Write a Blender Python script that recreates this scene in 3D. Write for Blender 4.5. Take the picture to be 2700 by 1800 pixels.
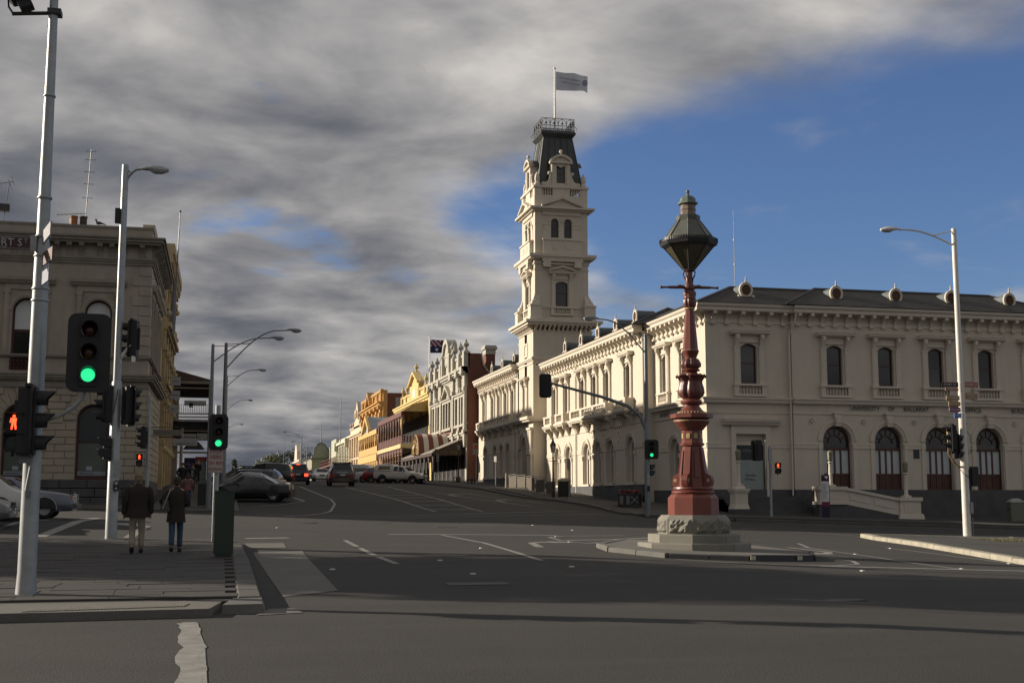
import bpy, bmesh, math, random
from mathutils import Matrix, Vector
random.seed(7)
for o in list(bpy.data.objects): bpy.data.objects.remove(o, do_unlink=True)
SC = bpy.context.scene; COL = SC.collection
R = math.radians; PI = math.pi
sin, cos, sqrt = math.sin, math.cos, math.sqrt

# ---------------------------------------------------------------- camera
cam = bpy.data.cameras.new('camera'); cam.lens = 44.0; cam.sensor_width = 36.0; cam.clip_start = .1; cam.clip_end = 6000
co = bpy.data.objects.new('camera', cam); COL.objects.link(co); SC.camera = co
co.location = (0, 0, 1.6); co.rotation_euler = (R(90 + 7.17), 0, R(-13.03))

# ---------------------------------------------------------------- sky with clouds, sun
SUN_AZ, SUN_EL = 26.0, 18.5                      # degrees north of west, elevation
to_sun = Vector((-cos(R(SUN_AZ)) * cos(R(SUN_EL)), sin(R(SUN_AZ)) * cos(R(SUN_EL)), sin(R(SUN_EL))))
W = bpy.data.worlds.new('World'); SC.world = W; W.use_nodes = True
nt = W.node_tree; nt.nodes.clear(); N = nt.nodes; L = nt.links
def nd(t, **k):
    n = N.new(t)
    for a, b in k.items(): setattr(n, a, b)
    return n
def mth(op, a, b=None, c=None, clamp=False):
    n = nd('ShaderNodeMath', operation=op); n.use_clamp = clamp
    for i, v in enumerate((a, b, c)):
        if v is None: continue
        if isinstance(v, (int, float)): n.inputs[i].default_value = v
        else: L.new(v, n.inputs[i])
    return n.outputs[0]
def sstep(v, lo, hi):
    n = nd('ShaderNodeMapRange', interpolation_type='SMOOTHSTEP'); L.new(v, n.inputs[0])
    n.inputs[1].default_value = lo; n.inputs[2].default_value = hi; return n.outputs[0]
def noise(vec, scale, detail=6, rough=.55, dist=0.0):
    n = nd('ShaderNodeTexNoise'); L.new(vec, n.inputs['Vector']); n.inputs['Scale'].default_value = scale
    n.inputs['Detail'].default_value = detail; n.inputs['Roughness'].default_value = rough; n.inputs['Distortion'].default_value = dist
    return n.outputs['Fac']
tc = nd('ShaderNodeTexCoord'); sp = nd('ShaderNodeSeparateXYZ'); L.new(tc.outputs['Generated'], sp.inputs[0])
dx, dy, dz = sp.outputs
zc = mth('MAXIMUM', dz, 0.0)
den = mth('ADD', zc, .15)
cb = nd('ShaderNodeCombineXYZ'); L.new(mth('DIVIDE', dx, den), cb.inputs[0]); L.new(mth('DIVIDE', dy, den), cb.inputs[1])
P = cb.outputs[0]
cs = nd('ShaderNodeVectorMath', operation='ADD'); L.new(P, cs.inputs[0]); cs.inputs[1].default_value = (3.7, 1.3, 0); P = cs.outputs[0]
n1 = noise(P, 1.7, 8, .52, .15)
n2 = noise(P, 3.3, 8, .53, .2)
n3 = noise(P, .8, 3, .5, 0)
# the clear sky lies in the north-east: the edge of the cloud deck runs as a line over the town
pn = mth('ADD', mth('MULTIPLY', mth('DIVIDE', dx, mth('ADD', zc, .03)), .765), mth('MULTIPLY', mth('DIVIDE', dy, mth('ADD', zc, .03)), .644))
azr = mth('DIVIDE', dx, mth('MAXIMUM', mth('SQRT', mth('ADD', mth('MULTIPLY', dx, dx), mth('MULTIPLY', dy, dy))), .001))   # sin of azimuth east of north
wob = mth('MULTIPLY', mth('SUBTRACT', n1, .5), 1.6)
clr = mth('MULTIPLY', sstep(mth('ADD', pn, wob), 2.15, 2.75), sstep(mth('ADD', azr, mth('MULTIPLY', mth('SUBTRACT', n1, .5), .5)), .20, .32))
low = sstep(dz, .20, .10)                                # small cumulus towards the horizon
cum = mth('MULTIPLY', low, sstep(mth('ADD', n1, mth('MULTIPLY', n2, .35)), .66, .82))
holes = sstep(mth('ADD', mth('MULTIPLY', n1, .75), mth('MULTIPLY', n2, .25)), .26, .35)
band = mth('MULTIPLY', sstep(dz, .145, .185), sstep(dz, .26, .215))       # broken part of the deck low in the north
hole2 = mth('SUBTRACT', 1.0, mth('MULTIPLY', band, mth('SUBTRACT', 1.0, sstep(n1, .33, .46))))
deck = mth('MULTIPLY', mth('MULTIPLY', holes, hole2), mth('SUBTRACT', 1.0, clr))
mask = mth('MAXIMUM', deck, mth('MULTIPLY', cum, clr), clamp=True)
wisp = mth('MULTIPLY', mth('MULTIPLY', clr, sstep(n2, .55, .8)), .25)
mask = mth('MAXIMUM', mask, wisp, clamp=True)
# cloud light and dark: thick parts dark and bluish, thin parts and edges pale and warm
tone = mth('ADD', mth('MULTIPLY', n2, .62), mth('MULTIPLY', n3, .55))
tone = mth('SUBTRACT', tone, mth('MULTIPLY', sstep(dz, .17, .03), .085))
tone = mth('ADD', tone, mth('MULTIPLY', mth('MULTIPLY', sstep(azr, .02, .36), sstep(dz, .6, .36)), .075))
rp = nd('ShaderNodeValToRGB'); L.new(tone, rp.inputs[0])
cr = rp.color_ramp; cr.elements[0].position = .36; cr.elements[0].color = (.070, .078, .100, 1)
cr.elements[1].position = .82; cr.elements[1].color = (.56, .53, .50, 1)
for p_, c_ in ((.47, (.125, .13, .148)), (.57, (.215, .213, .22)), (.68, (.34, .33, .325))):
    e = cr.elements.new(p_); e.color = (*c_, 1)
sky = nd('ShaderNodeTexSky', sky_type='NISHITA', sun_disc=False)
sky.sun_elevation = R(SUN_EL); sky.sun_rotation = R(270 + SUN_AZ); sky.altitude = 430; sky.air_density = 1.1; sky.dust_density = .5; sky.ozone_density = 2.5
skm = nd('ShaderNodeVectorMath', operation='MULTIPLY'); L.new(sky.outputs[0], skm.inputs[0]); skm.inputs[1].default_value = (.58, .66, .90)   # polarised deep blue of the photograph
bg1 = nd('ShaderNodeBackground'); L.new(skm.outputs[0], bg1.inputs[0]); bg1.inputs[1].default_value = .085
bg2 = nd('ShaderNodeBackground'); L.new(rp.outputs[0], bg2.inputs[0]); bg2.inputs[1].default_value = .92
mx = nd('ShaderNodeMixShader'); L.new(mask, mx.inputs[0]); L.new(bg1.outputs[0], mx.inputs[1]); L.new(bg2.outputs[0], mx.inputs[2])
wo = nd('ShaderNodeOutputWorld'); L.new(mx.outputs[0], wo.inputs[0])
sl = bpy.data.lights.new('sun', 'SUN'); sl.energy = 5.0; sl.angle = R(.55); sl.color = (1.0, .885, .73)
so = bpy.data.objects.new('sun', sl); COL.objects.link(so); so.rotation_euler = to_sun.to_track_quat('Z', 'Y').to_euler(); so.location = (-60, 60, 60)
vs = SC.view_settings; vs.view_transform = 'Standard'; vs.look = 'None'; vs.exposure = .42; vs.gamma = 1; vs.use_curve_mapping = False
SC.cycles.max_bounces = 6; SC.cycles.diffuse_bounces = 3; SC.cycles.glossy_bounces = 3; SC.cycles.transparent_max_bounces = 8
SC.cycles.use_denoising = True; SC.cycles.sample_clamp_indirect = 6

# ---------------------------------------------------------------- materials (all procedural, patterns in world space)
MATS = {}
def mat(name, col, rough=.7, var=.12, scale=2.0, bump=0.0, metal=0.0, bscale=None, emit=None, spec=.5, streak=0.0, coat=0.0, grain=0.0):
    if name in MATS: return MATS[name]
    m = bpy.data.materials.new(name); m.use_nodes = True; t = m.node_tree; b = t.nodes['Principled BSDF']
    b.inputs['Base Color'].default_value = (*col, 1); b.inputs['Roughness'].default_value = rough; b.inputs['Metallic'].default_value = metal
    b.inputs['Specular IOR Level'].default_value = spec; b.inputs['Coat Weight'].default_value = coat
    if emit:
        b.inputs['Emission Color'].default_value = (*emit[0], 1); b.inputs['Emission Strength'].default_value = emit[1]
    if var or bump:
        g = t.nodes.new('ShaderNodeNewGeometry')
        def nz(s, d=5, sc3=(1, 1, 1)):
            mp = t.nodes.new('ShaderNodeMapping'); mp.inputs['Scale'].default_value = sc3; t.links.new(g.outputs['Position'], mp.inputs[0])
            n = t.nodes.new('ShaderNodeTexNoise'); n.inputs['Scale'].default_value = s; n.inputs['Detail'].default_value = d; n.inputs['Roughness'].default_value = .6
            t.links.new(mp.outputs[0], n.inputs['Vector']); return n.outputs['Fac']
        if var:
            f = nz(scale)
            def mixmul(prev, fac, lo, hi):
                mr = t.nodes.new('ShaderNodeMapRange'); t.links.new(fac, mr.inputs[0]); mr.inputs[1].default_value = .25; mr.inputs[2].default_value = .75
                mr.inputs[3].default_value = lo; mr.inputs[4].default_value = hi
                mm = t.nodes.new('ShaderNodeVectorMath'); mm.operation = 'SCALE'
                if prev is None: mm.inputs[0].default_value = col
                else: t.links.new(prev, mm.inputs[0])
                t.links.new(mr.outputs[0], mm.inputs['Scale']); return mm.outputs[0]
            c = mixmul(None, f, 1 - var, 1 + var)
            if streak: c = mixmul(c, nz(1.6, 4, (1.5, 1.5, .12)), 1 - streak, 1 + streak * .4)
            if grain: c = mixmul(c, nz(60, 2), 1 - grain, 1 + grain)
            t.links.new(c, b.inputs['Base Color'])
        if bump:
            bp = t.nodes.new('ShaderNodeBump'); bp.inputs['Strength'].default_value = min(1, bump); bp.inputs['Distance'].default_value = .02
            t.links.new(nz(bscale or scale * 8, 4), bp.inputs['Height']); t.links.new(bp.outputs[0], b.inputs['Normal'])
    MATS[name] = m; return m
cream = mat('cream_plaster', (.58, .52, .425), .8, .05, 1.1, .12, streak=.07)
cream2 = mat('cream_trim', (.595, .535, .44), .75, .05, 1.6, .06, streak=.05)
bluestone = mat('bluestone', (.075, .075, .078), .8, .25, 1.5, .3)
brown = mat('brown_timber', (.075, .028, .018), .5, .2, 3)
slate = mat('roof_slate', (.058, .054, .050), .55, .3, 2.5, .2)
white = mat('white_paint', (.78, .77, .74), .5, .06, 2)
glass = mat('window_glass', (.020, .022, .024), .06, 0, spec=.6)
blind = mat('white_blind', (.60, .62, .62), .6, .06, 2)
black = mat('black_enamel', (.008, .008, .010), .45, 0)
blackpl = mat('black_plastic', (.014, .014, .016), .6, .15, 8)
galv = mat('galvanised_steel', (.33, .345, .35), .45, .16, 5, .06, metal=.35, streak=.12)
steel = mat('grey_painted_steel', (.16, .17, .18), .45, .1, 4, metal=.2)
iron = mat('dark_iron', (.03, .032, .034), .5, .1, 6)
rubber = mat('tyre_rubber', (.012, .012, .012), .85, .1, 20)
chrome = mat('bright_metal', (.55, .56, .58), .25, 0, metal=.9)
redlit = mat('red_lamp_lit', (.6, .02, .01), .4, 0, emit=((1, .07, .02), 2.6))
greenlit = mat('green_lamp_lit', (.02, .5, .2), .4, 0, emit=((.03, .75, .28), .95))
reddim = mat('red_lens_unlit', (.05, .004, .004), .25, 0)
amberdim = mat('amber_lens_unlit', (.05, .02, .004), .25, 0)
greendim = mat('green_lens_unlit', (.004, .02, .012), .25, 0)
signwhite = mat('sign_white', (.72, .72, .70), .5, .05, 3)

# ---------------------------------------------------------------- mesh helpers
class MB:
    """collects boxes, tubes, prisms, lathes; built into ONE mesh"""
    def __init__(s, T=None): s.v = []; s.f = []; s.m = []; s.cur = 0; s.T = T or Matrix()
    def add(s, vs, fs):
        n = len(s.v); T = s.T
        s.v += [tuple(T @ Vector(p)) for p in vs]; s.f += [tuple(i + n for i in f) for f in fs]; s.m += [s.cur] * len(fs); return s
    def poly(s, *p): return s.add(p, [tuple(range(len(p)))])
    def box(s, x0, y0, z0, x1, y1, z1):
        v = [(x0, y0, z0), (x1, y0, z0), (x1, y1, z0), (x0, y1, z0), (x0, y0, z1), (x1, y0, z1), (x1, y1, z1), (x0, y1, z1)]
        return s.add(v, [(3, 2, 1, 0), (4, 5, 6, 7), (0, 1, 5, 4), (1, 2, 6, 5), (2, 3, 7, 6), (3, 0, 4, 7)])
    def cbox(s, c, d, rz=0.0, top=1.0):
        a, b, h = d[0] / 2, d[1] / 2, d[2] / 2; M = Matrix.Translation(c) @ Matrix.Rotation(rz, 4, 'Z')
        v = [M @ Vector(p) for p in ((-a, -b, -h), (a, -b, -h), (a, b, -h), (-a, b, -h), (-a * top, -b * top, h), (a * top, -b * top, h), (a * top, b * top, h), (-a * top, b * top, h))]
        return s.add(v, [(3, 2, 1, 0), (4, 5, 6, 7), (0, 1, 5, 4), (1, 2, 6, 5), (2, 3, 7, 6), (3, 0, 4, 7)])
    def loft(s, rings, cap=True, closed=True):
        n = len(rings[0]); v = [p for r in rings for p in r]; f = []
        for i in range(len(rings) - 1):
            for j in range(n if closed else n - 1):
                k = (j + 1) % n; f.append((i * n + j, i * n + k, (i + 1) * n + k, (i + 1) * n + j))
        if cap and closed: f.append(tuple(reversed(range(n)))); f.append(tuple((len(rings) - 1) * n + j for j in range(n)))
        return s.add(v, f)
    def lathe(s, prof, n=16, c=(0, 0, 0), a0=0.0, cap=True):
        return s.loft([[(c[0] + r * cos(a0 + 2 * PI * j / n), c[1] + r * sin(a0 + 2 * PI * j / n), c[2] + z) for j in range(n)] for r, z in prof], cap)
    def tube(s, pts, r, n=8, cap=True):
        pts = [Vector(p) for p in pts]; rr = r if isinstance(r, (list, tuple)) else [r] * len(pts); rings = []
        for i, p in enumerate(pts):
            d = (pts[min(i + 1, len(pts) - 1)] - pts[max(i - 1, 0)]).normalized()
            u = d.cross(Vector((0, 0, 1)));
            if u.length < .05: u = d.cross(Vector((0, 1, 0)))
            u.normalize(); w = d.cross(u)
            rings.append([p + (u * cos(2 * PI * j / n) + w * sin(2 * PI * j / n)) * rr[i] for j in range(n)])
        return s.loft(rings, cap)
    def prism(s, poly, axis, a, b):
        """polygon extruded along axis 'x','y' or 'z' from a to b; polygon in the two other axes in order"""
        f = {'x': lambda p, t: (t, p[0], p[1]), 'y': lambda p, t: (p[0], t, p[1]), 'z': lambda p, t: (p[0], p[1], t)}[axis]
        return s.loft([[f(p, a) for p in poly], [f(p, b) for p in poly]])
    def ball(s, c, r, n=10, m=6, sq=(1, 1, 1)):
        return s.add(*uvs(c, r, n, m, sq))
    def disc(s, c, r, n=20, axis='y', r0=0):
        a = [(cos(2 * PI * j / n), sin(2 * PI * j / n)) for j in range(n)]
        f = {'y': lambda u, w: (c[0] + u, c[1], c[2] + w), 'x': lambda u, w: (c[0], c[1] + u, c[2] + w), 'z': lambda u, w: (c[0] + u, c[1] + w, c[2])}[axis]
        if not r0: return s.add([f(r * p, r * q) for p, q in a], [tuple(range(n))])
        return s.loft([[f(r * p, r * q) for p, q in a], [f(r0 * p, r0 * q) for p, q in a]], cap=False)
    def mesh(s, name, mats, smooth=None):
        me = bpy.data.meshes.new(name); me.from_pydata(s.v, [], s.f); ml = mats if isinstance(mats, (list, tuple)) else [mats]
        for m in ml: me.materials.append(m)
        if len(ml) > 1: me.polygons.foreach_set('material_index', s.m)
        if smooth:
            bm = bmesh.new(); bm.from_mesh(me); bmesh.ops.remove_doubles(bm, verts=bm.verts, dist=1e-5); bmesh.ops.recalc_face_normals(bm, faces=bm.faces); bm.to_mesh(me); bm.free()
            me.polygons.foreach_set('use_smooth', [True] * len(me.polygons)); me.set_sharp_from_angle(angle=R(smooth))
        me.update(); return me
def uvs(c, r, n, m, sq):
    v = [(c[0], c[1], c[2] - r * sq[2])]; f = []
    for i in range(1, m):
        t = PI * i / m - PI / 2
        v += [(c[0] + r * sq[0] * cos(t) * cos(2 * PI * j / n), c[1] + r * sq[1] * cos(t) * sin(2 * PI * j / n), c[2] + r * sq[2] * sin(t)) for j in range(n)]
    v.append((c[0], c[1], c[2] + r * sq[2])); last = len(v) - 1
    for j in range(n):
        k = (j + 1) % n; f.append((0, 1 + k, 1 + j)); f.append((last, last - n + j, last - n + k))
        for i in range(m - 2): a = 1 + i * n; f.append((a + j, a + k, a + n + k, a + n + j))
    return v, f
ORG = {}
def org(o): return ORG.get(o.name, Vector((0, 0, 0))) if o else Vector((0, 0, 0))
def tag(o, label=None, cat=None, group=None, kind=None):
    for k, v in (('label', label), ('category', cat), ('group', group), ('kind', kind)):
        if v: o[k] = v
    return o
def thing(name, label, cat, loc=(0, 0, 0), rz=0.0, group=None):
    o = bpy.data.objects.new(name, None); COL.objects.link(o); o.location = loc; o.rotation_euler = (0, 0, rz); o.empty_display_size = .3
    ORG[o.name] = Vector(loc); return tag(o, label, cat, group)
def mk(name, me, parent=None, loc=(0, 0, 0), rz=0.0):
    o = bpy.data.objects.new(name, me); COL.objects.link(o); o.location = loc; o.rotation_euler = (0, 0, rz)
    if parent: o.parent = parent
    return o
def part(name, mb, mats, parent=None, smooth=None, world=False, label=None):
    """one mesh object; world=True: the mesh was written in world coordinates, parent is an unrotated thing"""
    me = mb.mesh(name, mats, smooth)
    if world and parent is not None: me.transform(Matrix.Translation(-org(parent)))
    o = mk(name, me, parent)
    if world and parent is not None: ORG[o.name] = org(parent)
    if label: o['label'] = label
    return o
def struct(name, mb, mats, smooth=None, parent=None):
    o = mk(name, mb.mesh(name, mats, smooth), parent)
    if not parent: o['kind'] = 'structure'
    return o
def inst(proto, parent, loc, rz=0.0):
    """proto = (name, mesh, [children]); copies share mesh data; loc in world, parent unrotated"""
    o = mk(proto[0], proto[1], parent, Vector(loc) - org(parent), rz)
    for c in proto[2]: mk(c[0], c[1], o)
    return o
def kids(o): return [c for c in bpy.data.objects if c.parent == o]
def copy_tree(o, parent=None):
    c = o.copy(); COL.objects.link(c); c.parent = parent
    for k in o.children: copy_tree(k, c)
    return c
def text(s, size, mat_, parent, loc, rot, name='lettering', extr=.004, align='CENTER', sx=1.0):
    cu = bpy.data.curves.new(name, 'FONT'); cu.body = s; cu.size = size; cu.align_x = align; cu.align_y = 'CENTER'; cu.extrude = extr; cu.resolution_u = 2
    t = bpy.data.objects.new(name + '_src', cu); me = bpy.data.meshes.new_from_object(t); bpy.data.objects.remove(t); bpy.data.curves.remove(cu)
    me.materials.clear(); me.materials.append(mat_); me.name = name
    o = bpy.data.objects.new(name, me); COL.objects.link(o); o.parent = parent; o.location = loc; o.rotation_euler = rot; o.scale = (sx, 1, 1); return o
def lerp(t, pts):
    if t <= pts[0][0]: return pts[0][1]
    for (a, b), (c, d) in zip(pts, pts[1:]):
        if t <= c: return b + (d - b) * (t - a) / (c - a)
    return pts[-1][1]
# ================================================================ ground: one sheet to the horizon; the side street climbs to the north
GY = [(0, 0), (12, .02), (22, .1), (30, .2), (40, .42), (50, .6), (60, .75), (64, .83), (68, 1.05), (76, 1.6), (92, 2.5), (118, 3.1), (160, 3.9), (200, 4.5), (300, 5.3), (900, 5.5)]
def g(X, Y):
    z = lerp(Y, GY)
    z -= .027 * max(0, min(X, 90) - lerp(Y, [(44, 8), (62, 20), (72, 14)])) * lerp(Y, [(0, 1), (64, 1), (72, .5), (76, .9), (82, 1.8), (94, 1.7), (108, .8), (118, .2), (130, 0)])
    z += .03 * max(0, 8 - max(X, -40)) * lerp(Y, [(32, 0), (44, 1), (62, .8), (72, 0)])
    return z
def frange(a, b, s):
    n = max(1, int(round((b - a) / s))); return [a + (b - a) * i / n for i in range(n + 1)]
asphalt = mat('asphalt', (.030, .0275, .0238), .85, .2, .35, .55, bscale=42, grain=.22)
def asphalt_extra():
    t = asphalt.node_tree; b = t.nodes['Principled BSDF']; src = b.inputs['Base Color'].links[0].from_socket
    g_ = t.nodes.new('ShaderNodeNewGeometry'); mp = t.nodes.new('ShaderNodeMapping'); mp.inputs['Scale'].default_value = (.05, .9, 1); t.links.new(g_.outputs['Position'], mp.inputs[0])
    n = t.nodes.new('ShaderNodeTexNoise'); n.inputs['Scale'].default_value = 1.0; n.inputs['Detail'].default_value = 5; t.links.new(mp.outputs[0], n.inputs[0])
    mr = t.nodes.new('ShaderNodeMapRange'); t.links.new(n.outputs[0], mr.inputs[0]); mr.inputs[1].default_value = .3; mr.inputs[2].default_value = .7; mr.inputs[3].default_value = .8; mr.inputs[4].default_value = 1.16
    m = t.nodes.new('ShaderNodeVectorMath'); m.operation = 'SCALE'; t.links.new(src, m.inputs[0]); t.links.new(mr.outputs[0], m.inputs['Scale'])
    # stone chips that show near by
    v = t.nodes.new('ShaderNodeTexVoronoi'); v.inputs['Scale'].default_value = 85; t.links.new(g_.outputs['Position'], v.inputs['Vector'])
    mr2 = t.nodes.new('ShaderNodeMapRange'); t.links.new(v.outputs['Color'], mr2.inputs[0]); mr2.inputs[3].default_value = .72; mr2.inputs[4].default_value = 1.34
    m2 = t.nodes.new('ShaderNodeVectorMath'); m2.operation = 'SCALE'; t.links.new(m.outputs[0], m2.inputs[0]); t.links.new(mr2.outputs[0], m2.inputs['Scale'])
    # tar joints and cracks across the lanes
    t.links.new(m2.outputs[0], b.inputs['Base Color'])
asphalt_extra()
xs = sorted(set([-3000, -1500, -700, -350, -180, -100, -60] + frange(-40, 60, 1.0) + [8, 20, 75, 90, 130, 200, 350, 700, 1500, 3000]))
ys = sorted(set([-1500, -500, -150, -50, -15] + frange(0, 130, 1.0) + [140, 150, 160, 180, 200, 240, 300, 400, 600, 900, 1500, 3000, 4500] + [p[0] for p in GY] + [44, 62, 72, 90]))
mb = MB(); v = [(x, y, g(x, y)) for y in ys for x in xs]; nx = len(xs)
mb.add(v, [(j * nx + i, j * nx + i + 1, (j + 1) * nx + i + 1, (j + 1) * nx + i) for j in range(len(ys) - 1) for i in range(nx - 1)])
struct('ground', mb, asphalt, smooth=60)

def patch(mb, p00, p10, p11, p01, h, step=1.5, skirt=True):
    """a sheet laid over the ground at height h between four plan points, with sides down to the ground"""
    d = lambda a, b: sqrt((a[0] - b[0]) ** 2 + (a[1] - b[1]) ** 2)
    nu = max(1, int(max(d(p00, p10), d(p01, p11)) / step)); nv = max(1, int(max(d(p00, p01), d(p10, p11)) / step))
    def P(i, j):
        u, w = i / nu, j / nv
        x = (p00[0] * (1 - u) + p10[0] * u) * (1 - w) + (p01[0] * (1 - u) + p11[0] * u) * w
        y = (p00[1] * (1 - u) + p10[1] * u) * (1 - w) + (p01[1] * (1 - u) + p11[1] * u) * w
        return x, y
    vs = [(*P(i, j), g(*P(i, j)) + h) for j in range(nv + 1) for i in range(nu + 1)]; m = nu + 1
    mb.add(vs, [(j * m + i, j * m + i + 1, (j + 1) * m + i + 1, (j + 1) * m + i) for j in range(nv) for i in range(nu)])
    if skirt:
        ring = [(i, 0) for i in range(nu + 1)] + [(nu, j) for j in range(1, nv + 1)] + [(i, nv) for i in range(nu - 1, -1, -1)] + [(0, j) for j in range(nv - 1, 0, -1)]
        top = [(*P(*q), g(*P(*q)) + h) for q in ring]; bot = [(p[0], p[1], p[2] - h - .1) for p in top]
        mb.loft([bot, top], cap=False)
    return mb
def stripe(mb, pts, w, h=.006, step=.8, wob=0.0):
    """painted line along plan points"""
    L_, R_ = [], []
    q = []
    for (a, b) in zip(pts, pts[1:]):
        n = max(1, int(sqrt((a[0] - b[0]) ** 2 + (a[1] - b[1]) ** 2) / step))
        q += [(a[0] + (b[0] - a[0]) * i / n, a[1] + (b[1] - a[1]) * i / n) for i in range(n)]
    q.append(pts[-1])
    for i, p in enumerate(q):
        a, b = q[max(0, i - 1)], q[min(len(q) - 1, i + 1)]; dx_, dy_ = b[0] - a[0], b[1] - a[1]; l = sqrt(dx_ * dx_ + dy_ * dy_) or 1
        nx_, ny_ = -dy_ / l, dx_ / l; ww = w / 2
        e = [(random.uniform(-wob, wob) if wob else 0) for _ in range(2)]
        for S_, sg, k in ((L_, 1, e[0]), (R_, -1, e[1])):
            x, y = p[0] + sg * nx_ * (ww + k), p[1] + sg * ny_ * (ww + k); S_.append((x, y, g(x, y) + h))
    mb.add(L_ + R_, [(i, i + 1, len(q) + i + 1, len(q) + i) for i in range(len(q) - 1)])
def roadpaint():
    m = mat('road_paint', (.24, .233, .215), .7, .3, 3.5, .2, grain=.15)
    return m
paint = roadpaint()
concrete = mat('concrete_apron', (.13, .124, .11), .85, .18, .8, .3, bscale=30, grain=.12)
paverm = mat('bluestone_paver', (.045, .041, .036), .75, .22, 1.1, .35, bscale=25, grain=.1)
footpath = mat('footpath_asphalt', (.052, .049, .044), .85, .2, .8, .3, bscale=30)
kerbm = mat('kerb_bluestone', (.085, .08, .072), .8, .2, 1.5, .4, bscale=20)
kerbpale = mat('kerb_sunlit_pale', (.34, .315, .25), .8, .25, 2.2, .4, bscale=18)  # kerb stone made pale, the low sun on it put into the colour

# --- west median (bluestone pavers, concrete ramp at the crossing)
mb = MB(); patch(mb, (-16, 18.2), (.62, 18.3), (.30, 35.4), (-16, 35.4), .105)
med = struct('median_pavement', mb, mat('mortar_bed', (.026, .024, .022), .9, .2, 3))
pv = {}
def paver(parent, x, y, w, d, h=.14, m=paverm, name='paver'):
    key = (round(w, 1), round(d, 2), m.name)
    if key not in pv:
        b = MB(); a, c = key[0] / 2, key[1] / 2; e = .012
        b.loft([[(-a, -c, -.06), (a, -c, -.06), (a, c, -.06), (-a, c, -.06)], [(-a, -c, -.006), (a, -c, -.006), (a, c, -.006), (-a, c, -.006)], [(-a + e, -c + e, 0), (a - e, -c + e, 0), (a - e, c - e, 0), (-a + e, c - e, 0)]])
        pv[key] = b.mesh(name, m)
    o = mk(name, pv[key], parent, (x, y, g(x, y) + h + random.uniform(-.006, .006)))
    sx = (g(x, y + .3) - g(x, y - .3)) / .6; sy = (g(x + .3, y) - g(x - .3, y)) / .6
    o.rotation_euler = (math.atan(sx) + random.uniform(-.006, .006), -math.atan(sy) + random.uniform(-.004, .004), random.uniform(-.004, .004)); return o
y = 18.75; row = 0; cnt = 0; rest = MB()
while y < 34.9:
    d = .5 if row % 3 else .6
    x = .12 if row % 2 else .3
    xl = -.26 * y + .6 if y < 28 else -6.2
    while x > max(-8.5, xl - 1.2):
        w = random.choice((.7, .9, 1.1, 1.3, 1.0))
        if cnt < 290: paver(med, x - w / 2, y + d / 2, w - .02, d - .02); cnt += 1
        else:
            zz = g(x - w / 2, y + d / 2) + .14 + random.uniform(-.004, .004); rest.cbox((x - w / 2, y + d / 2, zz - .03), (w - .02, d - .02, .06), 0, .985)
        x -= w
    y += d; row += 1
if rest.v:
    o = part('paver_field', rest, paverm, med); o['kind'] = 'stuff'
# kerb stones round the median
kb = {}
def kerb_run(parent, pts, h=.14, w=.3, L0=1.2, m=kerbm, name='kerb_stone'):
    for a, b in zip(pts, pts[1:]):
        l = sqrt((a[0] - b[0]) ** 2 + (a[1] - b[1]) ** 2); n = max(1, int(round(l / L0))); ang = math.atan2(b[1] - a[1], b[0] - a[0])
        for i in range(n):
            t0 = (i + .5) / n; x, y = a[0] + (b[0] - a[0]) * t0, a[1] + (b[1] - a[1]) * t0
            key = (round(l / n, 2), h, w, m.name)
            if key not in kb:
                c, e = key[0] / 2 - .012, .025; q = MB(); q.loft([[(-c, -w / 2, -.3), (c, -w / 2, -.3), (c, w / 2, -.3), (-c, w / 2, -.3)], [(-c, -w / 2, -e), (c, -w / 2, -e), (c, w / 2, -e), (-c, w / 2, -e)], [(-c + .01, -w / 2 + e, 0), (c - .01, -w / 2 + e, 0), (c - .01, w / 2 - e, 0), (-c + .01, w / 2 - e, 0)]]); kb[key] = q.mesh(name, m)
            x2, y2 = x + cos(ang) * .4, y + sin(ang) * .4; x1, y1 = x - cos(ang) * .4, y - sin(ang) * .4
            o = mk(name, kb[key], parent, (x, y, g(x, y) + h + random.uniform(-.006, .006)), 0)
            o.rotation_euler = (0, -math.atan((g(x2, y2) - g(x1, y1)) / .8), ang)
kerb_run(med, [(.45, 18.55), (.47, 28.6), (.42, 33.4), (.1, 35.3)], .15, .34, 1.3)
kerb_run(med, [(0.0, 35.5), (-8, 35.8)], .135, .3, 1.5)
# corner stone of the kerb
b = MB(); b.loft([[(.05, 17.55, .0), (.66, 17.6, .0), (.7, 18.5, .0), (.2, 18.5, .0)], [(.07, 17.6, .19), (.6, 17.66, .19), (.62, 18.5, .21), (.22, 18.5, .21)]]); part('kerb_corner', b, mat('kerb_concrete', (.12, .117, .105), .8, .15, 2, .2), med)
mb = MB(); patch(mb, (-9, 16.75), (-.1, 17.25), (.1, 18.5), (-9, 18.55), .11, .6); part('ramp_apron', mb, concrete, med)
tac = MB()
for i in range(44):
    t0 = i / 43; x = -2.42 + 1.95 * t0; y0 = 17.22 + .35 * t0
    z0 = g(x, y0) + .112; tac.loft([[(x, y0, z0), (x + .028, y0, z0), (x + .10, y0 + .42, z0 + .003), (x + .072, y0 + .42, z0 + .003)], [(x, y0, z0 + .009), (x + .028, y0, z0 + .009), (x + .10, y0 + .42, z0 + .012), (x + .072, y0 + .42, z0 + .012)]])
part('tactile_bar_strip', tac, mat('pale_tactile', (.2, .19, .165), .8, .15, 4), med)

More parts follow.
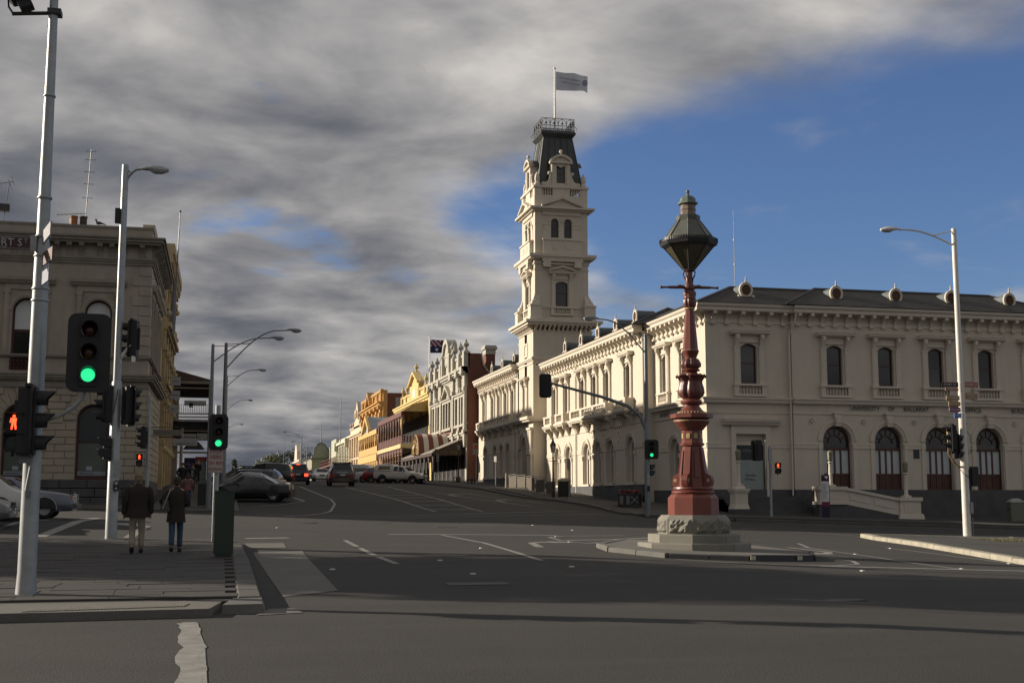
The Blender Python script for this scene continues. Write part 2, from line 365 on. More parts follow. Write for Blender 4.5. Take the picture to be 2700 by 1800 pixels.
# --- footpaths
fp = MB(); patch(fp, (20.9, 60.5), (70, 56.2), (70, 68.2), (21.6, 68.2), .13); patch(fp, (21.3, 68.2), (26.6, 68.2), (26.6, 127.6), (18.2, 127.6), .13, 2.5); patch(fp, (18.2, 127.6), (25, 127.6), (25, 330), (17, 330), .13, 6)
north_e = struct('footpath_east', fp, footpath)
kerb_run(north_e, [(20.9, 60.3), (24.6, 57.9), (35, 57.0), (46, 55.9)], .14, .3, 1.8, kerbm)
kerb_run(north_e, [(20.75, 60.8), (21.3, 69), (20.7, 75), (19.8, 82), (18.6, 100), (18.1, 127)], .14, .3, 2.0, kerbm)
fp = MB(); patch(fp, (-40, 60), (.6, 60), (.6, 70), (-40, 70), .13); patch(fp, (-3.4, 70), (.9, 70), (.6, 170), (-3.4, 170), .13, 3)
north_w = struct('footpath_west', fp, footpath)
kerb_run(north_w, [(-14, 59.8), (.3, 59.9), (.8, 61.2)], .14, .3, 2, kerbm); kerb_run(north_w, [(.8, 61.5), (.75, 112)], .14, .3, 2.4, kerbm)
tac = MB()
for i in range(22):
    x = -3.2 + i * .16; tac.box(x, 60.35, g(x, 60.5) + .13, x + .07, 60.8, g(x, 60.5) + .145)
part('tactile_bar_strip', tac, mat('pale_tactile', (.2, .19, .165)), north_w)

# --- monument island: stone kerb, paved top, rubber speed edge on the near side
ic = (12.9, 33.1)
isl = [(10.6, 34.6), (10.3, 32.6), (11.1, 30.35), (13.0, 29.75), (14.9, 30.2), (15.9, 32.3), (15.6, 35.4), (14.2, 37.6), (12.2, 37.4)]
mb = MB(); top = [(x, y, g(x, y) + .12) for x, y in isl]; mb.loft([[(p[0], p[1], p[2] - .3) for p in top], top], cap=False); mb.add(top + [(*ic, g(*ic) + .12)], [(i, (i + 1) % len(isl), len(isl)) for i in range(len(isl))])
island = struct('traffic_island', mb, concrete)
kerb_run(island, [isl[8], isl[0], isl[1], isl[2], isl[3]], .135, .26, 1.3, mat('kerb_concrete', (.12, .117, .105)))
rb = MB()
for a, b_ in ((isl[3], isl[4]), (isl[4], isl[5])):
    dx_, dy_ = b_[0] - a[0], b_[1] - a[1]; l = sqrt(dx_ * dx_ + dy_ * dy_); nx_, ny_ = dy_ / l, -dx_ / l
    z = g(*a) - .02; z2 = g(*b_) - .02
    rb.loft([[(a[0], a[1], z), (a[0] + nx_ * .14, a[1] + ny_ * .14, z), (a[0] + nx_ * .12, a[1] + ny_ * .12, z + .17), (a[0], a[1], z + .17)], [(b_[0], b_[1], z2), (b_[0] + nx_ * .14, b_[1] + ny_ * .14, z2), (b_[0] + nx_ * .12, b_[1] + ny_ * .12, z2 + .17), (b_[0], b_[1], z2 + .17)]])
part('rubber_kerb_edge', rb, black, island)
for x, y in ((13.02, 29.58), (14.45, 29.92)):
    rf = MB(); rf.box(x - .05, y - .012, g(x, y) + .03, x + .09, y, g(x, y) + .13); part('kerb_reflector', rf, mat('cream_reflector', (.5, .47, .36)), island)

# --- east median: pale kerb with sunlight in its colour towards the crossing, gravel, a strip of dry grass
mb = MB(); patch(mb, (25.2, 45.6), (21.4, 30.3), (60, 30.3), (60, 46.2), .12, 1.2)
eastm = struct('east_median', mb, footpath)
kerb_run(eastm, [(24.85, 45.6), (23.55, 39.2), (22.3, 34.2), (21.0, 29.2)], .15, .34, 1.65, kerbpale); kerb_run(eastm, [(25.0, 45.8), (60, 46.3)], .14, .3, 2.2, kerbpale)
mb = MB(); patch(mb, (25.9, 38.3), (30.5, 38.5), (29.5, 39.9), (25.4, 39.6), .126, 1, False); part('dirt_bed', mb, mat('bare_dirt', (.045, .036, .028), .95, .3, 4), eastm)
mb = MB(); patch(mb, (28, 45.3), (50, 45.7), (50, 43.9), (29.5, 44.0), .126, 1, False); part('concrete_path', mb, concrete, eastm)
gr = MB()
for i in range(5200):
    x = random.uniform(28.6, 40); y = random.uniform(42.4, 44.0) - .03 * (x - 30); z = g(x, y) + .12; h = random.uniform(.03, .09); a = random.uniform(0, PI); dx_, dy_ = cos(a) * .012, sin(a) * .012; lx, ly = random.uniform(-.03, .03), random.uniform(-.03, .03)
    gr.add([(x - dx_, y - dy_, z), (x + dx_, y + dy_, z), (x + lx, y + ly, z + h)], [(0, 1, 2)])
o = part('grass', gr, mat('dry_grass', (.13, .115, .045), .8, .35, 3)); tag(o, 'strip of dry yellowish grass behind the pale kerb', 'grass', kind='stuff')

# --- concrete gutter slab beside the median
mb = MB(); patch(mb, (1.0, 20.1), (1.95, 21.2), (2.1, 32.9), (.85, 32.6), .008, 1.2, False); patch(mb, (.75, 34.0), (1.75, 34.0), (1.75, 35.8), (.7, 35.6), .008, 1, False); patch(mb, (.5, 17.3), (1.15, 17.55), (1.05, 18.2), (.72, 18.2), .008, 1, False)
struct('gutter_slab', mb, concrete)
# --- painted markings
mk_ = MB()
stripe(mk_, [(-.13, 8.5), (-.15, 11.5), (-.2, 14.2), (-.34, 16.6)], .17, wob=.0)
cwpts = [(-.10 + .035 * sin(i * 1.9) + .012 * sin(i * 5.1) - .012 * i, 7 + i * .5) for i in range(20)]
stripe(mk_, cwpts, .24, .007, .25, wob=.018)
stripe(mk_, [(-2.75, 16.5), (-3.6, 14.6), (-4.4, 12.8)], .2, .006, .3, wob=.015)
stripe(mk_, [(.75, 37.5), (2.0, 37.9)], .35)
stripe(mk_, [(5.26, 40.3), (11.3, 41.9)], .3); stripe(mk_, [(7.0, 40.4), (7.5, 36), (7.45, 31.5), (7.34, 28.6)], .14)
for k in range(3):
    a = k * .36; stripe(mk_, [(3.57 + .28 * a, 37 - 8.9 * a), (3.57 + .28 * (a + .29), 37 - 8.9 * (a + .29))], .15, .006, .4, wob=.012)
def arrow(x, y, ang, s=1.0, hook=True):
    c_, s_ = cos(ang), sin(ang); T = lambda u, w: (x + (u * c_ - w * s_) * s, y + (u * s_ + w * c_) * s)
    def pl(pp): q = [T(*p) for p in pp]; mk_.add([(a, b, g(a, b) + .006) for a, b in q], [tuple(range(len(q)))])
    pl([(-.12, -2.2), (.12, -2.2), (.12, .1), (-.12, .1)])
    if hook: pl([(-.12, .1), (.12, .1), (.7, .75), (.7, 1.05), (.3, .8)]); pl([(.62, .45), (1.5, .95), (.62, 1.5)])
    else: pl([(-.35, .1), (.35, .1), (0, 1.5)])
arrow(9.0, 36.3, R(-8), 1.0); arrow(14.6, 81.5, R(3), .9, True); arrow(16.6, 75.8, R(3), .9, True); arrow(17.6, 34.6, R(186), 1.0, True)
stripe(mk_, [(10.9, 36.6), (10.4, 38.2), (10.55, 40.2), (11.4, 41.4), (14.0, 43.0)], .13); stripe(mk_, [(10.6, 38.4), (12.6, 39.6), (14.6, 41.6)], .25); stripe(mk_, [(11.0, 37.0), (12.6, 38.2)], .25)
stripe(mk_, [(11.1, 29.8), (12.3, 28.6), (13.5, 28.1), (14.6, 28.2), (15.6, 29.0), (16.2, 30.4), (16.1, 31.6)], .13)
stripe(mk_, [(14.0, 27.9), (19.0, 27.2), (24, 26.9)], .3); stripe(mk_, [(18.1, 37.3), (17.9, 32), (17.5, 27.4)], .13); stripe(mk_, [(21.4, 37.9), (21.0, 30)], .12); stripe(mk_, [(19.1, 39.6), (18.2, 37)], .12)
stripe(mk_, [(22.0, 51.0), (25.4, 45.9)], .12)
stripe(mk_, [(2.0, 58), (8, 61.5), (14, 64.8), (19, 66.2)], .16); stripe(mk_, [(2.3, 55.2), (8.5, 58.8), (15, 62.2), (20, 63.6)], .13)
sw = [(2.83, 56.9), (4.2, 60.5), (5.6, 66), (6.35, 72), (6.45, 76), (6.1, 82), (5.6, 91.5), (5.3, 98)]
stripe(mk_, sw, .14); stripe(mk_, [(4.78, 74.2), (3.2, 71.2), (2.2, 70.2)], .13); stripe(mk_, [(4.78, 74.2), (3.9, 80.5)], .2)
for yy in (71.5, 74.5, 77.5, 80.5, 83.5): stripe(mk_, [(1.0, yy + .6), (3.9, yy + 2.6)], .1)
stripe(mk_, [(8.76, 91), (9.7, 82), (10.5, 74), (11.13, 65.9)], .14); stripe(mk_, [(11.4, 104), (12.2, 88), (13.0, 76), (13.66, 65.8)], .14)
for k in range(8):
    t0 = .06 + k / 8; stripe(mk_, [(8.9 + 2.25 * t0 + .1, 91 - 25 * t0), (11.75 + 1.9 * t0, 91.5 - 25 * t0)], .17)
stripe(mk_, [(14.1, 84), (15.6, 77), (17.5, 70.5)], .12); stripe(mk_, [(16.2, 86), (17.6, 79), (19, 73.5)], .12)
for yy in (103, 107, 111, 115): stripe(mk_, [(14, yy), (17.5, yy + 1.6)], .1)
for dx_ in (0, 4.2): stripe(mk_, [(-4.9 - dx_ * .4, 37.6), (-4.6 - dx_ * .4, 43), (-4.3, 48)], .34 if dx_ == 0 else .2)
stripe(mk_, [(-2.5, 37.4), (-2.3, 42.5)], .3); stripe(mk_, [(-2.4, 36.9), (.2, 36.6)], .12); stripe(mk_, [(28, 56.4), (34, 55.8), (42, 55.0)], .1); stripe(mk_, [(26.6, 57.0), (30.4, 56.0)], .12)
struct('road_markings', mk_, paint)
# manhole covers, patches and raised markers
mh = MB()
for x, y, a, b in ((4.5, 22.2, .55, .3), (3.1, 48.5, .5, .3), (8.3, 47, .4, .25), (6.3, 50, .3, .2), (9.6, 18.3, .3, .16)):
    mh.cbox((x, y, g(x, y) + .003), (a * 2, b * 2, .012))
struct('manhole_cover', mh, mat('cast_cover', (.07, .066, .06), .7, .2, 4, .3))
mh = MB()
for x, y in ((6.9, 33.5), (10.4, 37.2), (10.9, 40.6), (14.2, 26.2), (18.0, 33.6), (20.9, 30.5), (17.6, 27.6), (21.3, 37.4), (2.3, 26.4), (5.0, 29), (4.9, 24.6), (12.2, 49), (7.4, 26.3), (13, 46), (1.9, 43)):
    mh.cbox((x, y, g(x, y) + .012), (.1, .1, .02), .3, .7)
struct('raised_road_marker', mh, mat('marker_white', (.55, .53, .48)))
# ================================================================ facade tools; local axes: x along the wall, y into the wall, z up
def curve(o, n=10):
    xc, w, zs, rise = o['x'], o['w'], o['zs'], o.get('rise', 0)
    if rise <= 0: return [(xc - w / 2, zs), (xc + w / 2, zs)]
    if abs(rise - w / 2) < 1e-6: return [(xc - w / 2 * cos(PI * i / n), zs + w / 2 * sin(PI * i / n)) for i in range(n + 1)]
    return [(xc - w / 2 + w * i / n, zs + rise * (1 - (2 * i / n - 1) ** 2)) for i in range(n + 1)]
def wall(mb, x0, x1, z0, z1, ops, depth=.28, y=0.0):
    ops = sorted(ops, key=lambda o: o['x']); c = x0
    q = lambda a, b, lo, hi: mb.poly((a, y, lo), (b, y, lo), (b, y, hi), (a, y, hi)) if b > a + 1e-4 and hi > lo + 1e-4 else None
    for o in ops:
        a, b = o['x'] - o['w'] / 2, o['x'] + o['w'] / 2; zb = max(z0, o['zb']); q(c, a, z0, z1); q(a, b, z0, zb); cv = curve(o)
        for (p, r), (s_, t_) in zip(cv, cv[1:]): mb.poly((p, y, r), (s_, y, t_), (s_, y, z1), (p, y, z1)); mb.poly((p, y, r), (s_, y, t_), (s_, y + depth, t_), (p, y + depth, r))
        mb.poly((a, y, zb), (a, y, o['zs']), (a, y + depth, o['zs']), (a, y + depth, zb)); mb.poly((b, y, zb), (b, y, o['zs']), (b, y + depth, o['zs']), (b, y + depth, zb))
        mb.poly((a, y, zb), (b, y, zb), (b, y + depth, zb), (a, y + depth, zb)); c = b
    q(c, x1, z0, z1)
def fill(mb, o, y, n=12, zb=None):
    """flat sheet the shape of the opening"""
    cv = curve(o, n); zb = o['zb'] if zb is None else zb
    mb.add([(o['x'] - o['w'] / 2, y, zb), (o['x'] + o['w'] / 2, y, zb)] + [(p, y, z) for p, z in reversed(cv)], [tuple(range(len(cv) + 2))])
def arch_ring(mb, xc, zs, r0, r1, y0, y1, n=14, a0=0.0, a1=PI):
    A = [a0 + (a1 - a0) * i / n for i in range(n + 1)]
    mb.loft([[(xc - r0 * cos(a), y1, zs + r0 * sin(a)), (xc - r0 * cos(a), y0, zs + r0 * sin(a)), (xc - r1 * cos(a), y0, zs + r1 * sin(a)), (xc - r1 * cos(a), y1, zs + r1 * sin(a))] for a in A])
def baluster(mb, x, y, z0, h, r=.055, n=6):
    mb.lathe([(r * .9, z0), (r * .9, z0 + .08 * h), (r * .55, z0 + .14 * h), (r, z0 + .34 * h), (r * .5, z0 + .7 * h), (r * .45, z0 + .84 * h), (r * .9, z0 + .9 * h), (r * .9, z0 + h)], n, (x, y, 0))
def T_(ox, oy, rz): return Matrix.Translation((ox, oy, 0)) @ Matrix.Rotation(rz, 4, 'Z')
WEST = R(-90)
def wp(T, x, y, z): return T @ Vector((x, y, z))

# ---- protos: sash window with pilasters, consoles, hood and little balustrade
def sash(w, h, rise, ym=.2, m=brown, bars=1):
    f = MB(); o = dict(x=0, w=w, zb=0, zs=h - rise, rise=rise)
    t = .07; cv = curve(o, 10)
    f.box(-w / 2, ym, 0, -w / 2 + t, ym + .06, h - rise); f.box(w / 2 - t, ym, 0, w / 2, ym + .06, h - rise); f.box(-w / 2, ym - .005, 0, w / 2, ym + .065, t * 1.3)
    for (a, b), (c, d) in zip(cv, cv[1:]): f.loft([[(a, ym + .002, b), (c, ym + .002, d), (c, ym + .058, d), (a, ym + .058, b)], [(a, ym + .002, b - t * 1.4), (c, ym + .002, d - t * 1.4), (c, ym + .058, d - t * 1.4), (a, ym + .058, b - t * 1.4)]])
    f.box(-w / 2 + t, ym + .01, h * .5, w / 2 - t, ym + .05, h * .5 + .06)
    if bars > 1: f.box(-.02, ym + .012, t, .02, ym + .048, h - rise)
    p = MB(); fill(p, dict(o, w=w - .04, zs=h - rise - .01), ym + .04)
    return f.mesh('window_frame', m), p.mesh('pane', glass)
def win_main(pediment=False, balus=True, w=1.02, h=2.36, rise=.2, trim=cream2):
    s = MB()
    for sg in (-1, 1):
        a, b = sorted((sg * .62, sg * .94)); s.box(a, -.12, -.02, b, 0, 2.1); s.box(a + .08, -.135, .2, b - .08, -.12, 1.95); s.box(a - .03, -.16, -.02, b + .03, 0, .12)
        s.box(a - .03, -.15, 2.1, b + .03, 0, 2.2); s.prism([(0, 2.2), (-.16, 2.2), (-.2, 2.36), (-.3, 2.6), (-.34, 2.78), (-.34, 2.86), (0, 2.86)], 'x', a + .04, b - .04); s.box(a + .09, -.36, 2.62, b - .09, -.3, 2.8)
    s.box(-.62, -.07, 2.46, .62, 0, 2.52); s.box(-.62, -.05, 2.52, .62, 0, 2.86); s.box(-.66, -.1, 2.42, .66, 0, 2.46)
    s.prism([(0, 2.86), (-.3, 2.86), (-.36, 2.93), (-.42, 2.95), (-.42, 3.02), (-.46, 3.08), (0, 3.1)], 'x', -1.22, 1.22)
    if pediment:
        for sg in (-1, 1): s.prism([(sg * 1.22, 3.1), (sg * 1.22, 3.2), (0, 3.62), (0, 3.46)], 'y', -.44, 0)
        s.prism([(-1.0, 3.1), (1.0, 3.1), (0, 3.46)], 'y', -.16, 0)
    ch = []
    fr, pa = sash(w, h, rise); ch += [('window_frame', fr, []), ('pane', pa, [])]
    if balus:
        b = MB(); b.box(-1.05, -.28, -.14, 1.05, .02, -.02); b.box(-1.02, -.24, -.76, 1.02, .0, -.62)
        for sg in (-1, 1): a, c = sorted((sg * .72, sg * 1.0)); b.box(a, -.22, -.62, c, 0, -.14)
        for i in range(7): baluster(b, -.6 + .2 * i, -.12, -.62, .48, .062)
        ch.append(('balustrade', b.mesh('balustrade', trim), []))
    return ('window', s.mesh('window', trim), ch)
WIN = win_main(); WIN_NB = win_main(balus=False); WIN_PED = win_main(pediment=True)
# arched timber shopfront window of the south front, and plain arched sash of the west front
white_in = mat('frosted_lower_pane', (.48, .52, .53), .35, .08, 1.5)
def arch_moulding(w, zs, y=0.0, key=True, ring=.34):
    a = MB(); r = w / 2; arch_ring(a, 0, zs, r + .06, r + .2, -.06, .03); arch_ring(a, 0, zs, r + .2, r + ring, -.11, .02); arch_ring(a, 0, zs, r - .0, r + .06, -.02, .05)
    if key: a.prism([(-.16, zs + r - .06), (.16, zs + r - .06), (.24, zs + r + .72), (-.24, zs + r + .72)], 'y', -.26, 0); a.box(-.27, -.3, zs + r + .66, .27, 0, zs + r + .76); a.cbox((0, -.2, zs + r + .3), (.3, .2, .34))
    return a
def win_arch_south():
    """z=0 is the plinth top 2.15"""
    w, zs = 1.84, 2.85; a = arch_moulding(w, zs)
    for sg in (-1, 1):
        c, d = sorted((sg * (w / 2 + .06), sg * (w / 2 + .3))); a.box(c, -.07, 0, d, 0, 2.4); a.box(c - .02, -.1, 2.4, d + .02, 0, 2.7)
    f = MB(); ym = .3; o = dict(x=0, w=w, zb=0, zs=zs, rise=w / 2)
    for x0, x1 in ((-.92, -.84), (.84, .92), (-.5, -.4), (.3, .4), (-.1, 0.0)): f.box(x0, ym, .06, x1, ym + .08, 2.35)
    f.box(-.92, ym - .02, 2.33, .92, ym + .1, 2.47); f.box(-.92, ym - .01, .84, .92, ym + .09, .95); f.box(-.92, ym, 0, .92, ym + .09, .07)
    f.box(-.84, ym + .04, .07, .84, ym + .06, .84)
    for x0, x1 in ((-.78, -.54), (-.34, .26), (.44, .8)): f.box(x0, ym + .025, .2, x1, ym + .04, .72)
    arch_ring(f, 0, zs - .1, .82, .92, ym, ym + .08); arch_ring(f, 0, zs - .1, .4, .46, ym, ym + .08)
    for k in range(1, 6): t = PI * k / 6; f.tube([(-.43 * cos(t), ym + .04, zs - .1 + .43 * sin(t)), (-.85 * cos(t), ym + .04, zs - .1 + .85 * sin(t))], .025, 5)
    p = MB(); fill(p, dict(o, w=w - .02), ym + .065, zb=2.4)
    b = MB()
    for x0, x1 in ((-.84, -.5), (-.4, -.1), (0, .3), (.4, .84)): b.poly((x0, ym + .05, .95), (x1, ym + .05, .95), (x1, ym + .05, 2.33), (x0, ym + .05, 2.33))
    return ('arched_window', a.mesh('arched_window', cream2), [('window_frame', f.mesh('window_frame', brown), []), ('fanlight', p.mesh('fanlight', glass), []), ('frosted_pane', b.mesh('frosted_pane', white_in), [])])
ARCH_S = win_arch_south()
def win_arch_west(w=1.62, zs=2.35):
    a = arch_moulding(w, zs, key=False, ring=.36); a.box(-w / 2 - .1, -.16, -.02, w / 2 + .1, .0, .14)
    for sg in (-1, 1): c, d = sorted((sg * (w / 2 + .04), sg * (w / 2 + .32))); a.box(c, -.06, .14, d, 0, 1.95); a.box(c - .02, -.12, 1.95, d + .02, 0, 2.25)
    f = MB(); o = dict(x=0, w=w - .5, zb=.1, zs=zs, rise=(w - .5) / 2); ym = .42
    arch_ring(a, 0, zs, w / 2 - .28, w / 2, .22, .5); a.box(-w / 2, .22, .1, -w / 2 + .28, .5, zs); a.box(w / 2 - .28, .22, .1, w / 2, .5, zs)
    f.box(-.05, ym, .1, .05, ym + .06, zs); f.box(-w / 2 + .28, ym, 2.0, w / 2 - .28, ym + .06, 2.1); f.box(-w / 2 + .28, ym, .1, w / 2 - .28, ym + .06, .24)
    for sg in (-1, 1): c, d = sorted((sg * (w / 2 - .28), sg * (w / 2 - .36))); f.box(c, ym, .1, d, ym + .06, zs)
    p = MB(); fill(p, o, ym + .04)
    return ('arched_window', a.mesh('arched_window', cream2), [('window_frame', f.mesh('window_frame', brown), []), ('pane', p.mesh('pane', glass), [])])
ARCH_W = win_arch_west()
bk = MB(); bk.prism([(0, 0), (-.56, 0), (-.56, -.16), (-.4, -.2), (-.24, -.3), (-.14, -.46), (-.12, -.62), (0, -.62)], 'x', -.11, .11); bk.box(-.14, -.2, -.72, .14, 0, -.6)
BRACKET = bk.mesh('eave_bracket', cream2)
def balcony(n, pitch, proj=.62):
    """balcony below n window bays: floor, consoles, piers, balusters, quatrefoil side panels"""
    b = MB(); W2 = n * pitch / 2
    b.box(-W2 - .12, -proj - .14, -.92, W2 + .12, 0, -.78); b.box(-W2 - .04, -proj - .06, -1.02, W2 + .04, 0, -.92); b.box(-W2, -proj, -.78, W2, -proj + .16, -.62); b.box(-W2 - .05, -proj - .05, -.16, W2 + .05, -proj + .2, -.02)
    for i in range(n + 1):
        x = -W2 + i * pitch; c = x + (.24 if i == 0 else -.24 if i == n else 0); b.box(c - .24, -proj - .03, -.62, c + .24, -proj + .17, -.16)
    for i in range(n):
        x0 = -W2 + i * pitch + .5
        for k in range(6): baluster(b, x0 + (pitch - 1.0) * k / 5, -proj + .08, -.62, .46, .06)
    for sg in (-1, 1):
        x0, x1 = sorted((sg * W2, sg * (W2 - .12))); b.box(x0, -proj + .17, -.62, x1, 0, -.16); b.box(x0 - .02, -proj + .17, -.16, x1 + .02, 0, -.03)
        for dy_, dz_ in ((-.1, .08), (.1, .08), (-.1, -.1), (.1, -.1)): b.disc((sg * (W2 + .006), -proj * .5 + dy_, -.38 + dz_), .075, 10, 'x', .03)
    for i in range(n + 1):
        for dx_ in ((-.0,) if n == 1 else (-.16, .16)):
            x = -W2 + i * pitch + (.3 if i == 0 else -.3 if i == n else 0) + dx_
            b.prism([(0, -1.02), (-proj, -1.02), (-proj + .02, -1.2), (-.3, -1.42), (-.16, -1.75), (0, -1.8)], 'x', x - .1, x + .1)
    return b.mesh('balcony', cream2)
BALC1, BALC3 = balcony(1, 2.5), balcony(3, 3.1)

# ---- roofs in slate courses, round roof vents
def hip_roof(mb, x0, x1, y0, y1, z, slope, n=16):
    half = min(x1 - x0, y1 - y0) / 2 - .005; rings = []
    rect = lambda a, zz: [(x0 + a, y0 + a, zz), (x1 - a, y0 + a, zz), (x1 - a, y1 - a, zz), (x0 + a, y1 - a, zz)]
    for k in range(n):
        a, b = half * k / n, half * (k + 1) / n; rings += [rect(a, z + a * slope + .035), rect(b, z + b * slope)]
    mb.loft(rings, cap=True); h = half
    r = [(x0 + h, y0 + h, z + h * slope + .03), (x1 - h, y0 + h, z + h * slope + .03), (x1 - h, y1 - h, z + h * slope + .03), (x0 + h, y1 - h, z + h * slope + .03)]
    cn = [(x0, y0), (x1, y0), (x1, y1), (x0, y1)]
    for c, t in zip(cn, r): mb.tube([(c[0], c[1], z + .05), t], .08, 5)
    mb.tube([r[0], r[2]], .09, 5)
def vent_proto():
    s = MB(); s.loft([[(.36 * cos(2 * PI * j / 16), 0, .42 * sin(2 * PI * j / 16)) for j in range(16)], [(.3 * cos(2 * PI * j / 16), 1.3, .36 * sin(2 * PI * j / 16) + .06) for j in range(16)]])
    f = MB(); f.loft([[(r * cos(2 * PI * j / 18), y, r * 1.12 * sin(2 * PI * j / 18)) for j in range(18)] for r, y in ((.30, .02), (.30, -.1), (.43, -.1), (.45, 0))], cap=False)
    f.box(-.5, -.12, -.56, .5, .2, -.44); f.lathe([(.1, .44), (.07, .55), (.03, .6), (.06, .68), (.02, .8), (.005, .84)], 8, (0, -.04, 0))
    for sg in (-1, 1): f.ball((sg * .45, -.05, -.4), .11, 8, 5)
    l = MB()
    for k in range(7): z0 = -.26 + k * .085; ww = sqrt(max(.01, .29 ** 2 - (z0 / 1.12) ** 2)); l.loft([[(-ww, -.06, z0), (ww, -.06, z0), (ww, .03, z0 + .05), (-ww, .03, z0 + .05)], [(-ww, -.06, z0 + .02), (ww, -.06, z0 + .02), (ww, .03, z0 + .07), (-ww, .03, z0 + .07)]])
    return ('roof_vent', s.mesh('roof_vent', mat('weathered_lead', (.10, .115, .12), .6, .2, 4), 40), [('vent_ring', f.mesh('vent_ring', cream2, 40), []), ('louvre', l.mesh('louvre', mat('rust_louvre', (.20, .085, .035), .7, .2, 6)), [])])
VENT = vent_proto()

# ================================================================ the post office building
PO = thing('post_office_building', 'long cream two storey post office with slate roof on the street corner', 'building', (27.3, 68, 0))
letterm = mat('dark_lettering', (.035, .032, .03), .6, 0)
WLa = MB(); PL = MB(); STR = MB(); EAV = MB(); TRIM = MB()
def section(T, x0, x1, zp, dz, eave, ups, lows, low_kind, gz, frieze=True, ext=(0, 0), side0=0.0, side1=0.0):
    """one stretch of the building: plinth, arched ground floor, string course, upper windows, eaves with brackets"""
    for b in (WLa, PL, STR, EAV, TRIM): b.T = T
    kw, kz = (1.84, 2.85) if low_kind == 's' else (1.62, 2.35)
    lo = [dict(x=x, w=kw, zb=zp + (.0 if low_kind == 's' else .1), zs=zp + kz, rise=kw / 2) for x in lows if isinstance(x, (int, float))] + [x for x in lows if not isinstance(x, (int, float))]
    up = [dict(x=x, w=1.02, zb=8.3 + dz, zs=10.46 + dz, rise=.2) for x in ups]
    wall(WLa, x0, x1, zp, 7.2 + dz, lo, .34 if low_kind == 's' else .5); wall(WLa, x0, x1, 7.2 + dz, eave - .3, up, .26)
    PL.box(x0 - .0, -.09, gz - .6, x1, .3, zp); PL.box(x0, -.13, gz - .6, x1, .3, zp - .75)
    e0, e1 = ext
    for z0, z1, y in ((7.10, 7.17, -.10), (7.17, 7.3, -.26), (7.3, 7.38, -.3), (7.38, 7.47, -.36), (6.55, 6.62, -.05)): STR.box(x0 - (e0 if z0 > 7 else 0) * -y, y, z0 + dz, x1 + (e1 if z0 > 7 else 0) * -y, .02, z1 + dz)
    EAV.prism([(0, eave - .52), (-.06, eave - .52), (-.08, eave - .44), (-.56, eave - .42), (-.6, eave - .38), (-.6, eave - .22), (-.66, eave - .17), (-.7, eave - .12), (-.72, eave), (0, eave + .02)], 'x', x0 - e0 * .72, x1 + e1 * .72)
    EAV.box(x0, -.05, eave - 1.05, x1, 0, eave - .85)
    n = max(1, int((x1 - x0) / .8)); rz = WEST if T[0][1] > .5 else 0
    for i in range(n): mk('eave_bracket', BRACKET, PO, wp(T, x0 + (i + .5) * (x1 - x0) / n, 0, eave - .42) - org(PO), rz)
    # impost band between the arches
    ed = [x0] + [v for o in sorted(lo, key=lambda o: o['x']) for v in (o['x'] - o['w'] / 2 - .3, o['x'] + o['w'] / 2 + .3)] + [x1]
    for a, b in zip(ed[::2], ed[1::2]):
        if b > a + .05: TRIM.box(a, -.05, zp + 2.4, b, .01, zp + 2.66); TRIM.box(a, -.07, zp + 2.6, b, .01, zp + 2.68)
    for x in ups: pass
    return rz
ZS = 2.15
TS = T_(27.3, 68, 0); TM = T_(27.3, 67.8, 0); TC = T_(27.3, 0, WEST); TW = T_(26.54, 0, WEST); TB = T_(26.0, 0, WEST)
section(TS, 0, 5.3, ZS, 0, 12.9, [2.7], [dict(x=2.68, w=1.86, zb=1.4, zs=5.36, rise=0)], 's', .6, ext=(1, 0))
SM = [8.1, 11.45, 14.8, 18.2, 21.6, 25.0, 28.4]
section(TM, 5.3, 31, ZS, 0, 12.9, SM, SM, 's', .2)
section(TC, -77.0, -68.0, ZS, 0, 12.9, [-71.4, -74.9], [-73.3], 'w', 1.0)
MW_UP = [-80.0, -84.7, -87.8, -90.9, -95.5, -99.1]; MW_LO = [-79.6, -84.1, -87.05, -90.0, -95.0, -98.4]
section(TW, -101.7, -77.0, 2.55, 0, 12.87, MW_UP, MW_LO, 'w', 1.5)
BW_UP = [-111.9, -114.8, -117.7, -120.6, -124.7]; BW_LO = [-113.9, -116.7, -119.5, -123.9]
section(TB, -127.7, -110.0, 3.57, 1.0, 13.72, BW_UP, BW_LO, 'w', 2.9)
# returns, ends and recess beside the tower
for b in (WLa,): b.T = Matrix()
WLa.box(26.54, 77.0, 1, 27.6, 77.02, 12.5); WLa.box(27.5, 101.7, 1, 27.7, 104.2, 12); WLa.box(26.54, 101.68, 1.5, 27.6, 101.7, 12.5); WLa.box(26, 127.7, 2, 34, 127.9, 13.5); WLa.box(34, 76, 1, 34.2, 128, 13); WLa.box(27.3, 74.6, 0, 58, 74.8, 13); WLa.box(32.6, 67.8, 2, 32.62, 68.05, 12.6)
part('wall', WLa, cream, PO, world=True); part('plinth', PL, bluestone, PO, world=True); part('string_course', STR, cream2, PO, world=True); part('eaves_cornice', EAV, cream2, PO, world=True)
for T, L_, zb, lows, proto, zp in ((TS, [2.7], 8.3, [], None, 0), (TM, SM, 8.3, SM, ARCH_S, ZS), (TC, [-71.4, -74.9], 8.3, [-73.3], ARCH_W, ZS), (TW, MW_UP, 8.3, MW_LO, ARCH_W, 2.55), (TB, BW_UP, 9.3, BW_LO, ARCH_W, 3.57)):
    rz = WEST if T[0][1] > .5 else 0
    for x in L_: inst(WIN_NB if T in (TW, TB) else WIN, PO, wp(T, x, 0, zb), rz)
    for x in lows: inst(proto, PO, wp(T, x, 0, zp), rz)
